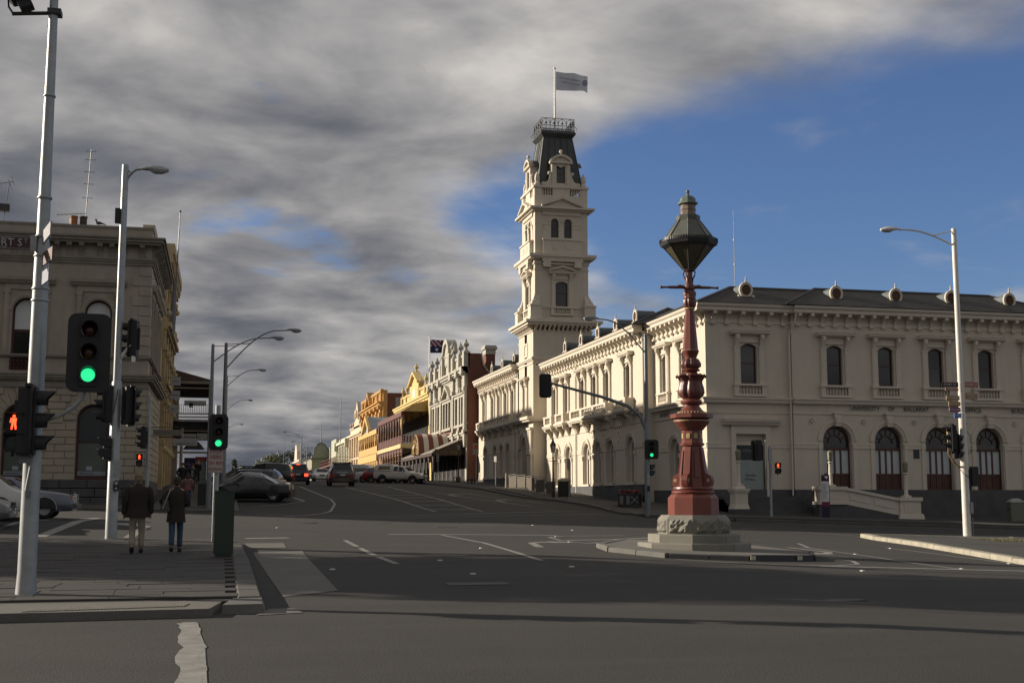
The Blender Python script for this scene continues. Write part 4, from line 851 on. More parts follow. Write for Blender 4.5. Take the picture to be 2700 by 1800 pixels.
# rusticated blocks round the ground floor windows, voussoirs, quoins, rough plinth
bc = {}
def block(x0, x1, z0, z1, y=0.0, d=.09, m=stone2, name='stone_block', T=None, gap=.012, ch=.016):
    key = (round(x1 - x0, 2), round(z1 - z0, 2), d, m.name, name)
    if key not in bc:
        a, h = key[0] / 2 - gap, key[1] / 2 - gap; q = MB()
        q.loft([[(-a, 0, -h), (a, 0, -h), (a, 0, h), (-a, 0, h)], [(-a, -d + ch, -h), (a, -d + ch, -h), (a, -d + ch, h), (-a, -d + ch, h)], [(-a + ch, -d, -h + ch), (a - ch, -d, -h + ch), (a - ch, -d, h - ch), (-a + ch, -d, h - ch)]]); bc[key] = q.mesh(name, m)
    T = T or T_(0, 70, 0); rz = R(90) if T[0][1] < -.5 else 0
    mk(name, bc[key], LB, T @ Vector(((x0 + x1) / 2, y + random.uniform(-.004, .004), (z0 + z1) / 2)) - org(LB), rz)
rows = 13; hz = (7.45 - 2.6) / rows; rv = 1.5
for r in range(rows):
    z0, z1 = 2.6 + r * hz, 2.6 + (r + 1) * hz; zc_ = (z0 + z1) / 2; edges = []
    for x in GX[:3]:
        hw = .84 if z1 < 5.8 else (max(.84, sqrt(max(0, rv ** 2 - (max(z0, 5.77) - 5.77) ** 2))) if z0 < 5.77 + rv else None)
        if hw: edges.append((x - hw, x + hw))
    edges.sort(); segs = []; c = -12.6
    for a, b in edges:
        if a > c: segs.append((c, a))
        c = max(c, b)
    segs.append((c, CX))
    for a, b in segs:
        x = b - (.5 if (r % 2 and b == CX) else .0); first = b
        if x < b - .1: block(x, b, z0, z1, .05)
        L0 = 1.04; off = .52 if r % 2 else 0
        while x > a + .02:
            nx_ = x - L0 if x < b - .01 or not off else x - off
            if nx_ - a < .25: nx_ = a
            block(nx_, x, z0, z1, .05); x = nx_
for x in GX[:3]:
    for k in range(11):
        t0, t1 = PI * k / 11, PI * (k + 1) / 11; q = MB(); r0, r1 = .85, 1.46; key_ = k == 5
        if key_: r1 = 1.66
        A = [t0 + .01, (t0 + t1) / 2, t1 - .01]; q.loft([[(-r0 * cos(a), .05, r0 * sin(a)), (-r0 * cos(a), -.05 - .05 * key_, r0 * sin(a)), (-r1 * cos(a), -.05 - .05 * key_, r1 * sin(a)), (-r1 * cos(a), .05, r1 * sin(a))] for a in A])
        o = part('keystone' if key_ else 'voussoir', q, stone2, LB); o.location = Vector((x, 70, 5.77)) - org(LB)
for k in range(9):
    z0 = 9.25 + .545 * k; L_ = 1.0 if k % 2 else .62; block(CX - L_, CX + .04, z0, z0 + .53, 0, .045, stone, 'quoin', None, .014)
for r in range(4):
    z0 = .75 + r * .47; x = CX + .12 - (.4 if r % 2 else 0)
    if r % 2: block(x, CX + .12, z0, z0 + .46, -.06, .1, bluestone, 'plinth_block')
    while x > -12.6: L_ = random.choice((1.0, 1.2, 1.4)); block(x - L_, x, z0, z0 + .46, -.06, .1, bluestone, 'plinth_block', None, .014, .03); x -= L_
q = MB(); q.box(-28, 69.95, -.5, CX + .1, 70.4, 2.6); q.box(CX - .3, 70, -.5, CX + .1, 83, 2.6); part('plinth', q, bluestone, LB, world=True)
TE = T_(CX, 0, R(90))
for r in range(13):
    z0 = 2.6 + r * hz; x = 70.0 + (.5 if r % 2 else 0)
    if r % 2: block(70.0, x, z0, z0 + hz, 0, .09, T=TE)
    while x < 82: block(x, x + 1.04, z0, z0 + hz, 0, .09, T=TE); x += 1.04
for k in range(9): z0 = 9.25 + .545 * k; block(70, 70 + (.62 if k % 2 else 1.0), z0, z0 + .53, 0, .045, stone, 'quoin', TE, .014)
q = MB(); q.box(-5.2, 69.93, 6.55, -4.35, 69.97, 6.78); part('street_name_plate', q, mat('navy_plate', (.02, .022, .05), .5, 0), LB, world=True); text('STURT ST', .19, mat('dull_white', (.42, .42, .42)), LB, Vector((-4.78, 69.92, 6.66)) - org(LB), (R(90), 0, 0), sx=.85)
# roof furniture
for x, c_, t_ in ((-8.3, (.26, .11, .04), 0), (-7.8, (.06, .045, .04), 1)):
    q = MB(); q.lathe([(.19, 16.0), (.19, 17.0), (.22, 17.02), (.22, 17.1)], 10, (x, 71.5, 0)); part('chimney_pot', q, mat('pot_%s' % ('terracotta', 'sooty')[t_], c_, .8, .15, 5), LB, 40, world=True)
q = MB(); q.box(-7.2, 73, 16.0, -5.9, 75, 16.9); q.box(-4.6, 71.2, 16.0, CX + .05, 74, 16.75); part('roof_block', q, mat('buff_render', (.42, .37, .27), .85, .1, 1.5), LB, world=True)
for x, z in ((-10.2, 17.4), (-8.6, 17.2)): q = MB(); q.tube([(x, 72.5, 16), (x, 72.5, z)], .035, 6); part('vent_pipe', q, steel, LB, world=True)
AN = thing('tv_aerial', 'tall thin television aerial with many short cross bars on the corner building roof', 'aerial', (-7.85, 72.5, 16.0)); q = MB(); q.tube([(0, 0, 0), (.2, 0, 5.2)], .025, 5)
for k, z in enumerate((2.4, 3.2, 3.9, 4.6, 5.1)): q.tube([(-.28 + z * .04, 0, z), (.28 + z * .04, 0, z)], .012, 4); [q.tube([(sx + z * .04, -.25, z - .12), (sx + z * .04, .25, z + .12)], .008, 3) for sx in (-.22, .22)]
q.tube([(-1.5, 0, 1.35), (.05, 0, 1.5)], .016, 4); q.tube([(-.75, 0, .75), (.05, 0, .8)], .014, 4); [q.tube([(-1.4 + k * .2, -.3, 1.36 + .02 * k), (-1.4 + k * .2, .3, 1.36 + .02 * k)], .008, 3) for k in range(7)]; part('mast', q, iron, AN)
AN2 = thing('tv_aerial', 'short broken looking aerial on a bracket at the left edge of the roofline', 'aerial', (-12.1, 72, 16.2)); q = MB(); q.tube([(0, 0, 0), (.28, 0, 2.7)], .025, 5); q.tube([(-.6, 0, 2.55), (.5, 0, 2.8)], .016, 4); q.tube([(.2, 0, 2.9), (.45, 0, 2.3)], .012, 4); q.tube([(.35, 0, 3.1), (.55, 0, 2.6)], .012, 4); q.tube([(-.3, 0, 2.9), (-.1, 0, 2.3)], .012, 4); q.cbox((.0, 0, 1.3), (.7, .3, .4), .2); part('mast', q, iron, AN2)
PG = thing('pigeon', 'dark pigeon standing on the parapet of the corner building', 'bird', (-6.85, 70.15, 16.33)); q = MB(); q.ball((0, 0, .16), .1, 8, 6, (1.7, .9, .9)); q.ball((-.16, 0, .34), .055, 8, 6); q.tube([(-.1, 0, .2), (-.15, 0, .33)], [.06, .04], 6); q.tube([(.12, 0, .15), (.38, 0, .08)], [.06, .02], 6); q.tube([(-.2, 0, .34), (-.26, 0, .33)], [.015, .004], 4); q.tube([(0, .03, .1), (0, .03, 0)], .01, 4); q.tube([(0, -.03, .1), (0, -.03, 0)], .01, 4); part('body', q, mat('pigeon_grey', (.05, .05, .055), .8, .2, 20), PG, 60)
# ---- ornate yellow ochre building next to it
ochre = mat('ochre_render', (.42, .33, .19), .85, .14, 1.4, .2, streak=.14)
YB = thing('ochre_building', 'tall ochre ornate building seen edge on beyond the sandstone corner', 'building', (-4.1, 87.2, 0)); q = MB(); q.box(-20, 87.05, 1, -4.1, 103, 18.0); q.box(-20, 83.05, 1, -4.1, 87.05, 11.6)
q.T = T_(-4.1, 0, R(90))
for k in range(5):
    y = 87.1 + k * 3.8; q.box(y, -.28, 2.2, y + .7, 0, 9.0); q.box(y, -.22, 9.6, y + .7, 0, 17.2)
    for z in (5.2, 8.4, 11.6, 14.4, 16.6): q.box(y - .08, -.36, z, y + .78, 0, z + .35); q.ball((y + .35, -.3, z - .25), .24, 8, 5)
for z0, z1, y in ((9.0, 9.2, -.3), (9.2, 9.5, -.5), (13.0, 13.2, -.34), (13.2, 13.5, -.55), (17.3, 17.6, -.4), (17.6, 18.2, -.5), (18.2, 18.9, -.62)): q.box(87.05, y, z0, 103, 0, z1)
for k in range(24): y = 87.3 + k * .65; q.box(y, -.56, 17.75, y + .3, -.1, 18.15)
q.T = Matrix(); part('facade', q, ochre, YB, world=True)
q = MB(); q.T = T_(-4.1, 0, R(90))
for k in range(4): q.box(88.2 + k * 3.8, -.02, 10, 90.4 + k * 3.8, .05, 12.6); q.box(88.2 + k * 3.8, -.02, 3, 90.4 + k * 3.8, .05, 7.5)
q.T = Matrix(); part('window_recess', q, shopglass, YB, world=True)
FP2 = thing('flagpole', 'thin slightly leaning dark flagpole with a limp flag on the ochre building', 'flagpole', (-3.45, 89, 13.4)); q = MB(); q.tube([(0, 0, 0), (.16, 0, 8.2)], [.06, .03], 6); q.ball((.16, 0, 8.2), .09, 8, 5); part('pole', q, steel, FP2); q = MB(); q.loft([[(-.12, 0, 3.2), (.0, .1, 3.3), (.05, 0, 3.2), (-.03, -.1, 3.2)], [(-.3, 0, 1.0), (-.05, .16, .9), (.12, 0, .6), (-.1, -.12, .8)], [(-.25, 0, -.4), (-.1, .1, -.5), (.02, 0, -.6), (-.1, -.08, -.5)]]); part('limp_flag', q, mat('faded_grey_cloth', (.20, .2, .22), .85, .35, 2), FP2, 60)
# hanging signs
def hang(name, label, x, y, z, w_, h_, lines, size, col=(.30, .30, .31), rods=True, grp=None):
    t = thing(name, label, 'sign', (x, y, z), 0, grp); q = MB(); q.box(-w_ / 2, -.03, -h_ / 2, w_ / 2, .03, h_ / 2); part('board', q, mat('sign_%d' % int(col[0] * 100), col, .6, .05, 3), t)
    if rods: q = MB(); q.tube([(-w_ / 2 - .5, 0, h_ / 2 - .06), (-w_ / 2, 0, h_ / 2 - .06)], .02, 5); q.tube([(-w_ / 2 - .5, 0, -h_ / 2 + .06), (-w_ / 2, 0, -h_ / 2 + .06)], .02, 5); part('bracket', q, iron, t)
    for i, s_ in enumerate(lines): text(s_, size, MATS['navy_print'], t, (0, -.04, (len(lines) - 1) * size * .55 - i * size * 1.1), (R(90), 0, 0))
    return t
HG = 'square white signs hung one above another'
hang('hanging_sign', 'square white sign reading Lawson, topmost of three hanging one above another', -3.1, 86.7, 9.45, .6, .58, ['Lawson'], .15, grp=HG); hang('hanging_sign', 'square white sign reading House, middle one of three hanging one above another', -3.12, 86.7, 8.52, .6, .58, ['House'], .18, grp=HG); hang('hanging_sign', 'square white sign reading No.17, lowest of three hanging one above another', -3.14, 86.7, 7.58, .6, .58, ['No.17'], .18, grp=HG)
t = hang('hanging_sign', 'long dim olive sign hung by a rod from the side of the corner building', -3.05, 74, 5.35, 1.5, .34, ['- ------- -'], .14, (.17, .16, .125), False); q = MB(); q.tube([(-.95, 0, .3), (.95, 0, .3)], .02, 5); q.tube([(-.95, 0, .9), (.6, 0, .32)], .012, 4); q.tube([(-.9, 0, -.22), (.9, 0, -.24)], .02, 5); part('bracket', q, iron, t)
t = hang('hanging_sign', 'wide white sign with a small crest hung over the west footpath', -2.25, 81.5, 5.15, 1.5, .44, ['~', 'Collective No 17'], .16, (.34, .34, .34), False); q = MB(); q.tube([(-1.6, 0, .3), (.9, 0, .3)], .025, 5); part('bracket', q, iron, t)
# ---- dark two storey verandah building further up
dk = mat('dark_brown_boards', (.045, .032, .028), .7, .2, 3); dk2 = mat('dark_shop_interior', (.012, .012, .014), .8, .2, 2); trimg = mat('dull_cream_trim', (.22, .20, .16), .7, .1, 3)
VB = thing('verandah_building', 'dark two storey building with deep timber verandah over the west footpath', 'building', (-4, 103.2, 0)); q = MB(); q.box(-18, 103.05, 1, -4.0, 121, 11.2); part('wall', q, dk, VB, world=True)
q = MB(); q.loft([[(-4, y, 11.9), (-1.0, y, 11.1), (-1.0, y, 10.95), (-4, y, 10.95)] for y in (103.0, 120)]); part('verandah_roof', q, mat('rust_brown_iron', (.07, .045, .038), .7, .2, 2), VB, world=True)
q = MB()
for z0, z1 in ((10.75, 10.95), (10.35, 10.45), (8.3, 8.4), (7.75, 7.88), (8.05, 8.14)): q.box(-4, 102.95, z0, -1.0, 103.1, z1); q.box(-1.1, 103, z0, -.95, 120, z1)
for k in range(7): q.box(-1.12, 103 + k * 2.8, 2.6, -.96, 103.16 + k * 2.8, 10.8)
q.box(-4.02, 102.97, 5.2, -1.0, 103.1, 5.35); q.box(-4.02, 102.97, 6.95, -1.0, 103.05, 7.02); part('verandah_frame', q, trimg, VB, world=True)
q = MB(); q.box(-3.95, 103.2, 7.0, -1.1, 120, 7.75); q.box(-3.95, 103.15, 3.0, -1.3, 103.25, 5.1) if False else None
for k in range(18): q.tube([(-3.6 + .14 * k, 103, 8.4), (-3.6 + .14 * k, 103, 9.15)], .02, 4)
part('lower_fascia', q, dk2, VB, world=True)
q = MB(); q.box(-3.0, 103.0, 9.0, -1.3, 103.04, 9.4); q.box(-2.6, 103.0, 8.85, -2.3, 103.05, 9.2); part('lace_panel', q, mat('pale_lace', (.30, .30, .31), .7, .3, 14), VB, world=True)
q = MB(); q.box(-3.0, 102.98, 6.3, -2.0, 103.02, 6.75); q.box(-1.95, 102.98, 6.3, -1.15, 103.02, 6.8); part('fascia_sign', q, mat('grey_sign', (.26, .26, .25), .6, .3, 5), VB, world=True)
q = MB(); q.add([(-3.0 + 1.7 * i / 10, 102.97, 5.5 + .75 * sin(PI * i / 10)) for i in range(11)], [tuple(range(11))]); part('arched_sign', q, dk2, VB, world=True)
q = MB(); q.box(-2.9, 104.4, 3.6, -1.4, 104.5, 4.9); part('shop_display', q, mat('navy_display', (.02, .02, .08), .5, .4, 4), VB, world=True)
q = MB(); q.box(-2.0, 103.3, 2.9, -1.15, 103.4, 4.6); part('poster_board', q, mat('pale_poster', (.15, .16, .155), .5, .15, 3), VB, world=True); q = MB(); q.box(-2.02, 103.28, 4.6, -1.13, 103.42, 4.95); part('red_header', q, mat('red_header', (.20, .02, .015), .5, 0), VB, world=True)
for s_, z in (('ALL SPORTS', 5.8), ('CASTLES CAFE', 5.62)): text(s_, .2, mat('dim_white', (.18, .18, .18)), VB, Vector((-2.0, 102.94, z)) - org(VB), (R(90), 0, 0))
for x in (-2.9, -1.9): q = MB(); q.lathe([(.11, 1.6), (.11, 6.8)], 10, (x, 96, 0)); part('post', q, trimg, VB, 40, world=True) if x < -2 else None
# unseen block added behind to throw the late shade over the far wing opposite
SB = thing('rear_shade_block', 'tall unseen brick block added behind the west side shops to cast shade', 'building', (-9, 124, 0)); q = MB(); q.box(-22, 124, 1, -9, 142, 21.5); q.loft([[(-22, 124, 21.5), (-9, 124, 21.5), (-13, 124, 24)], [(-22, 142, 21.5), (-9, 142, 21.5), (-13, 142, 24)]]); part('wall', q, mat('red_brick', (.16, .06, .04), .85, .2, 3), SB, world=True)
SB2 = thing('rear_shade_block', 'long low unseen brick block added to shade the fronts opposite', 'building', (-6, 142, 0)); q = MB(); q.box(-20, 143, 1, -6, 182, 15.0); part('wall', q, MATS['red_brick'], SB2, world=True)  # unseen block added to shade the lower fronts across the street
# ================================================================ east side of the side street beyond the post office (fronts on X = 24.9)
brick = mat('red_brick_wall', (.15, .058, .038), .85, .28, 4, .3, bscale=30)
brickd = mat('brown_brick_wall', (.17, .10, .075), .85, .2, 4, .3, bscale=30)
greyt = mat('grey_stucco', (.42, .40, .34), .8, .08, 2, .1, streak=.08)
FX = 24.9
def FT(x=FX): return T_(x, 0, WEST)                      # local x = -world Y, local -y = towards the street
def finial(mb, x, y, z, h=1.0, r=.22):
    mb.lathe([(r * .9, z), (r * .7, z + .1 * h), (r * .3, z + .3 * h), (r, z + .5 * h), (r * .9, z + .62 * h), (r * .35, z + .75 * h), (r * .4, z + .82 * h), (.01, z + h)], 8, (x, y, 0))
def cornice(mb, a, b, z, steps):
    for z0, z1, y in steps: mb.box(a, -y, z + z0, b, .02, z + z1)
# ---- grey and brick exchange with urns
GB = thing('grey_exchange_building', 'grey stuccoed brick building with urns along its parapet next to the post office', 'building', (FX, 128.2, 0))
q = MB(); q.T = FT(); a, b = -151, -128.2
groups = [-131.6, -139.3, -146.6]
ops = [dict(x=c + dx_, w=1.25, zb=9.5, zs=12.2, rise=0) for c in groups for dx_ in (-1.75, 0, 1.75)]
wall(q, a, b, 2.8, 15, ops, .3); q.T = Matrix(); part('wall', q, brickd, GB, world=True)
q = MB(); q.box(FX + .05, 128.2, 2.5, 40, 128.5, 14.2); q.prism([(FX + .05, 14.2), (27.9, 14.2), (27.6, 14.5), (27.0, 14.9), (26.5, 15.6), (26.35, 16.8), (FX + .05, 16.8)], 'y', 128.2, 128.6); q.box(40, 128, 2, 40.2, 151, 14); part('side_wall', q, brick, GB, world=True)
q = MB(); q.prism([(27.9, 14.2), (27.6, 14.5), (27.0, 14.9), (26.5, 15.6), (26.3, 16.8), (26.4, 16.95), (26.62, 15.7), (27.1, 15.0), (27.7, 14.62), (28.0, 14.3)], 'y', 128.1, 128.7); part('coping', q, greyt, GB, world=True)
q = MB(); q.T = FT()
cornice(q, a, b, 15.0, ((-.5, -.3, .12), (-.3, -.1, .3), (-.1, .15, .5), (.15, .4, .66)))
cornice(q, a, b, 13.2, ((0, .12, .1), (.9, 1.0, .1), (1.6, 1.8, .14)))
q.box(a, -.06, 13.0, b, 0, 15.0); q.box(a, -.05, 15.4, b, .2, 16.7); q.box(a, -.16, 16.6, b, .25, 16.85); cornice(q, a, b, 8.4, ((0, .2, .3), (-.2, 0, .16), (1.0, 1.12, .2)))
px = [-150.5, -146.9, -143.2, -135.4, -131.8, -128.7]
for x in px:
    q.box(x - .4, -.34, 7.0, x + .4, 0, 15.0); q.box(x - .46, -.42, 15.4, x + .46, .3, 17.0); q.box(x - .5, -.7, 14.6, x + .5, 0, 15.42); finial(q, x, -.1, 17.0, 1.4, .36)
    for z in (8.4, 12.9): q.box(x - .5, -.45, z, x + .5, 0, z + .4)
for c in groups:
    for dx_ in (-2.6, -.87, .87, 2.6): q.box(c + dx_ - .2, -.26, 9.4, c + dx_ + .2, 0, 12.4)
    q.box(c - 2.9, -.3, 12.3, c + 2.9, 0, 12.6); q.box(c - 3.0, -.45, 12.6, c + 3.0, 0, 12.75); q.box(c - 2.8, -.36, 9.2, c + 2.8, 0, 9.42)
    if c == groups[1]:
        for sg in (-1, 1): q.prism([(c + sg * 2.6, 12.75), (c + sg * 2.6, 12.95), (c, 14.3), (c, 13.95)], 'y', -.5, 0); q.box(c + sg * 2.2 - .3, -.5, 15.4, c + sg * 2.2 + .3, .2, 17.6)
        q.box(c - 2.2, -.2, 16.8, c + 2.2, .2, 17.6); arch_ring(q, c, 17.4, 1.7, 2.2, -.5, .6, 12, R(15), PI - R(15)); arch_ring(q, c, 17.4, .1, 1.7, -.25, .2, 12, R(15), PI - R(15)); finial(q, c - 2.3, 0, 17.6, 1.5, .3); finial(q, c + 2.3, 0, 17.6, 1.5, .3)
    else: arch_ring(q, c, 12.75, .5, .75, -.35, 0, 8); q.tube([(c, -.3, 13.4), (c, -.35, 14.6)], .16, 6)
q.box(-129.0, -.1, 2.5, -128.2, 0, 8.4); part('stucco_trim', q, greyt, GB, world=True)
q = MB(); q.T = FT()
for o in ops: q.box(o['x'] - .62, .2, 9.5, o['x'] + .62, .26, 12.2)
part('pane', q, mat('dim_pane', (.05, .05, .045), .3, .1), GB, world=True)
q = MB(); q.cbox((27.9, 131.5, 15.7), (1.0, 1.5, 3.2)); part('chimney', q, brick, GB, world=True); q = MB(); q.cbox((27.9, 131.5, 17.3), (1.1, 1.6, .5)); q.cbox((27.9, 131.5, 17.7), (1.4, 1.9, .25)); q.cbox((27.9, 131.5, 17.9), (1.25, 1.75, .18)); part('chimney_cap', q, greyt, GB, world=True)
# verandah with barrel awning and the gold shop sign
vr = mat('dark_maroon_iron', (.045, .022, .018), .6, .15, 4)
q = MB(); q.loft([[(21.4, y, 6.5), (24.9, y, 8.0), (24.9, y, 7.9), (21.4, y, 6.38)] for y in (129.2, 152)]); part('verandah_roof', q, mat('weathered_iron_roof', (.26, .235, .20), .6, .15, 2), GB, world=True)
q = MB(); q.box(21.3, 129.2, 6.05, 21.42, 152, 6.4)
for k in range(9): y = 129.3 + k * 2.8; q.lathe([(.09, 2.6), (.07, 6.1)], 6, (21.5, y, 0)); q.tube([(21.5, y + .1, 5.3), (21.5, y + .7, 6.1)], .05, 4); q.tube([(21.5, y - .1, 5.3), (21.5, y - .7, 6.1)], .05, 4)
q.prism([(21.4, 6.2), (24.9, 6.2), (24.9, 7.9), (21.4, 6.5)], 'y', 129.1, 129.25); part('verandah_frame', q, vr, GB, world=True)
q = MB(); q.box(21.6, 129.0, 6.1, 24.4, 129.1, 6.75); part('sign_panel', q, vr, GB, world=True); text('GOLD SHOP', .55, mat('dull_gold', (.16, .11, .04), .5, 0), GB, Vector((23.0, 128.98, 6.42)) - org(GB), (R(90), 0, 0))
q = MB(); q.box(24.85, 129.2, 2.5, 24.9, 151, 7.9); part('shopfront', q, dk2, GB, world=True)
q = MB(); q.T = FT(24.84)
for k in range(8): q.box(-150.5 + k * 2.7, -.06, 2.6, -150.3 + k * 2.7, 0, 6.2); q.box(-150.3 + k * 2.7, -.03, 2.6, -147.8 + k * 2.7, 0, 3.3)
part('shopfront_frame', q, trimg, GB, world=True)
stripes = [mat('awning_red_brown', (.17, .05, .035), .8, .1, 3), mat('awning_white', (.58, .54, .45), .8, .12, 3)]
for k in range(7):
    x0, x1 = 21.25 + k * .55, 21.25 + (k + 1) * .55; q = MB(); q.loft([[(x, 139.6 + 2.5 * cos(PI * i / 12), 6.5 + 2.35 * sin(PI * i / 12)) for i in range(13)] for x in (x0, x1)], cap=False, closed=False); part('awning_stripe', q, stripes[k % 2], GB, 60, world=True)
q = MB(); q.add([(21.24, 139.6 + 2.5 * cos(PI * i / 12), 6.5 + 2.35 * sin(PI * i / 12)) for i in range(13)], [tuple(range(13))]); part('awning_end', q, vr, GB, world=True)
q = MB()
for r in (2.3, 1.6): q.tube([(21.18, 139.6 + r * cos(PI * i / 14), 6.5 + .94 * r * sin(PI * i / 14)) for i in range(15)], .1, 4)
for k in range(9): a_ = PI * (k + .5) / 9; q.tube([(21.16, 139.6 + .5 * cos(a_), 6.6 + .5 * sin(a_)), (21.16, 139.6 + 1.9 * cos(a_ + .2), 6.5 + 1.8 * sin(a_ + .2))], .07, 4)
q.lathe([(.2, 6.5), (.35, 7.2), (.16, 7.6), (.2, 7.9), (.02, 8.0)], 6, (21.14, 139.6, 0)); part('gilded_ornament', q, mat('gilt', (.34, .21, .06), .5, .2, 6), GB, world=True)
# ---- pale yellow building with pediment and flagpole
yel = mat('pale_yellow_stucco', (.62, .47, .20), .8, .06, 2, .1, streak=.06)
YF = thing('pale_yellow_building', 'pale yellow building with pediment, finials and a flagpole on the roof', 'building', (FX, 151.2, 0)); q = MB(); q.box(FX, 151.1, 2.8, 38, 183, 14); q.T = FT(); a, b = -183, -151.1
cornice(q, a, b, 14, ((-.6, -.45, .1), (-.2, .1, .25), (.1, .4, .45), (.4, .6, .6)))
cornice(q, a, b, 12.2, ((0, .14, .12), (.7, .82, .12))); q.box(-175, -.1, 14.6, -151.1, .3, 15.6); q.box(-175.2, -.25, 15.5, -151.1, .4, 15.75)
for x in (-151.6, -155.5, -160, -167.6, -172, -176): q.box(x - .4, -.3, 8.5, x + .4, 0, 15.8); finial(q, x, .0, 15.8, 1.6, .28)
q.box(-167.5, -.3, 14.6, -160, .4, 16.6)
for sg in (-1, 1): q.prism([(-163.8 + sg * 4.2, 16.5), (-163.8 + sg * 4.2, 16.75), (-163.8, 18.4), (-163.8, 18.0)], 'y', -.6, .4)
q.prism([(-167, 16.5), (-160.6, 16.5), (-163.8, 18.0)], 'y', -.2, .3); finial(q, -163.8, 0, 18.2, 1.3, .3)
q.T = Matrix(); part('facade', q, yel, YF, world=True)
q = MB(); q.T = FT(); arch_ring(q, -163.8, 15.2, 0.02, .9, -.34, -.3); q.box(-164.7, -.34, 14.9, -162.9, -.3, 15.2); part('white_panel', q, white, YF, world=True)
q = MB(); q.T = FT()
for k in range(7): q.box(-181 + k * 4.3, -.03, 9.4, -179.2 + k * 4.3, .02, 12); q.box(-181 + k * 4.3, -.03, 3.3, -178.4 + k * 4.3, .02, 7.2)
part('window_recess', q, shopglass, YF, world=True)
FP3 = thing('flagpole', 'white flagpole above the pale yellow pediment', 'flagpole', (26.5, 163, 15.5)); q = MB(); q.lathe([(.1, 0), (.07, 7.4)], 6); q.ball((0, 0, 7.4), .14, 6, 5); part('pole', q, white, FP3)
FL3 = thing('flag', 'navy national flag with red white and blue canton above the yellow pediment', 'flag', (26.6, 163, 22.6)); q = MB(); vv, ff = flag_mesh(3.4, 1.8, .35, 16, 8); q.add(vv, ff); q.m = [1 + ((i // 16 + i % 16) % 3) if (i // 16 >= 4 and i % 16 < 7) else 0 for i in range(len(ff))]
part('flag_cloth', q, [mat('navy_cloth', (.015, .018, .09), .8, .05), mat('red_cloth', (.4, .03, .04), .8, 0), mat('pale_cloth', (.55, .55, .6), .8, 0), mat('navy_cloth', (.01, .01, .06))], FL3, 70)
q = MB()
for x, z, r in ((.8, -1.35, .22), (2.6, -.6, .12), (2.6, -1.6, .12), (2.2, -1.1, .12), (3.0, -.95, .12)): q.disc((x, -.4, z - .12 * (x / 3) ** 2 * 3.4), r, 7)
part('flag_star', q, mat('pale_cloth', (.55, .55, .6)), FL3)
# ---- two storey maroon iron verandah in front of it
mar = mat('maroon_painted_iron', (.12, .042, .036), .6, .12, 4)
RV = thing('maroon_verandah', 'two storey maroon iron lace verandah standing over the footpath', 'verandah', (21.5, 152.6, 0)); VX = 21.5
q = MB(); q.loft([[(VX - .1, y, 12.3), (24.9, y, 13.6), (24.9, y, 13.5), (VX - .1, y, 12.15)] for y in (152.6, 176)]); part('roof', q, mar, RV, world=True)
q = MB(); q.box(VX - .15, 152.6, 11.7, VX, 176, 12.3); q.box(VX - .08, 152.6, 9.25, VX + .02, 176, 9.35)
for k in range(10):
    y = 152.7 + k * 2.57; q.lathe([(.1, 2.8), (.07, 8.2)], 6, (VX, y, 0)); q.lathe([(.09, 8.3), (.06, 11.8)], 6, (VX, y, 0))
    for sg in (-1, 1): q.tube([(VX, y + sg * .1, 10.6), (VX, y + sg * .5, 11.4), (VX, y + sg * 1.2, 11.75)], .08, 4); q.tube([(VX, y + sg * .1, 6.8), (VX, y + sg * .5, 7.5), (VX, y + sg * 1.2, 7.8)], .08, 4)
q.box(VX - .02, 152.6, 7.3, VX + .02, 176, 7.75); part('iron_post', q, mar, RV, world=True)
q = MB()
for k in range(9):
    y0 = 152.85 + k * 2.57; q.box(VX - .03, y0, 8.45, VX + .03, y0 + 2.3, 8.55)
    for j in range(8): q.box(VX - .03, y0 + j * .29, 8.5, VX + .03, y0 + j * .29 + .2, 9.25)
for j in range(9): q.box(VX + .15 + j * .38, 152.58, 8.5, VX + .4 + j * .38, 152.62, 9.3)
part('balustrade_panel', q, mat('maroon_lace', (.14, .05, .045), .65, .15, 10), RV, world=True)
q = MB(); q.box(VX - .2, 152.5, 7.8, 24.9, 176, 8.3); part('deck_fascia', q, mat('cream_fascia', (.58, .47, .24), .7, .06, 2), RV, world=True)
q = MB(); q.add([(VX - .1 + 3.5 * i / 10, 152.5, 12.3) for i in (0, 10)] + [(VX - .1 + 3.5 * i / 10, 152.5, 12.3 + 1.35 * sin(PI / 2 * i / 10)) for i in range(10, 0, -1)], [tuple(range(12))]); part('curved_end_board', q, mat('ochre_end_board', (.36, .26, .10), .7, .05, 2), RV, world=True)
q = MB(); q.box(24.6, 152.7, 2.8, 24.7, 176, 12); part('shopfront_shade', q, dk2, RV, world=True)  # dark sheet over the wall, verandah shade put into its colour
# ---- tall orange building with painted sign on its brick side
ora = mat('orange_stucco', (.52, .30, .10), .8, .08, 2, .1, streak=.08)
OB = thing('orange_building', 'tall orange stuccoed building with white painted sign on its red brick side', 'building', (FX, 199, 0)); q = MB(); q.T = FT(); a, b = -227, -199
wall(q, a, b, 4.5, 18.7, [dict(x=-223.5 + 5.2 * k, w=1.7, zb=10.5, zs=14.6, rise=.85) for k in range(5)], .5); cornice(q, a, b, 16.6, ((-.3, 0, .3), (0, .3, .6), (.3, .5, .9))); cornice(q, a, b, 18.4, ((0, .2, .2), (.2, .5, .45)))
for k in range(6): x = -226.5 + 5.3 * k; q.box(x - .5, -.4, 9, x + .5, 0, 16.6); q.box(x - .5, -.35, 17, x + .5, .2, 19.1); q.box(x - .6, -.6, 14.6, x + .6, 0, 15.3); q.box(x - .6, -.8, 15.9, x + .6, 0, 16.4)
for sg in (-1, 1): q.prism([(-213 + sg * 3.2, 17.0), (-213 + sg * 3.2, 17.3), (-213, 19.6), (-213, 19.1)], 'y', -1.0, .1)
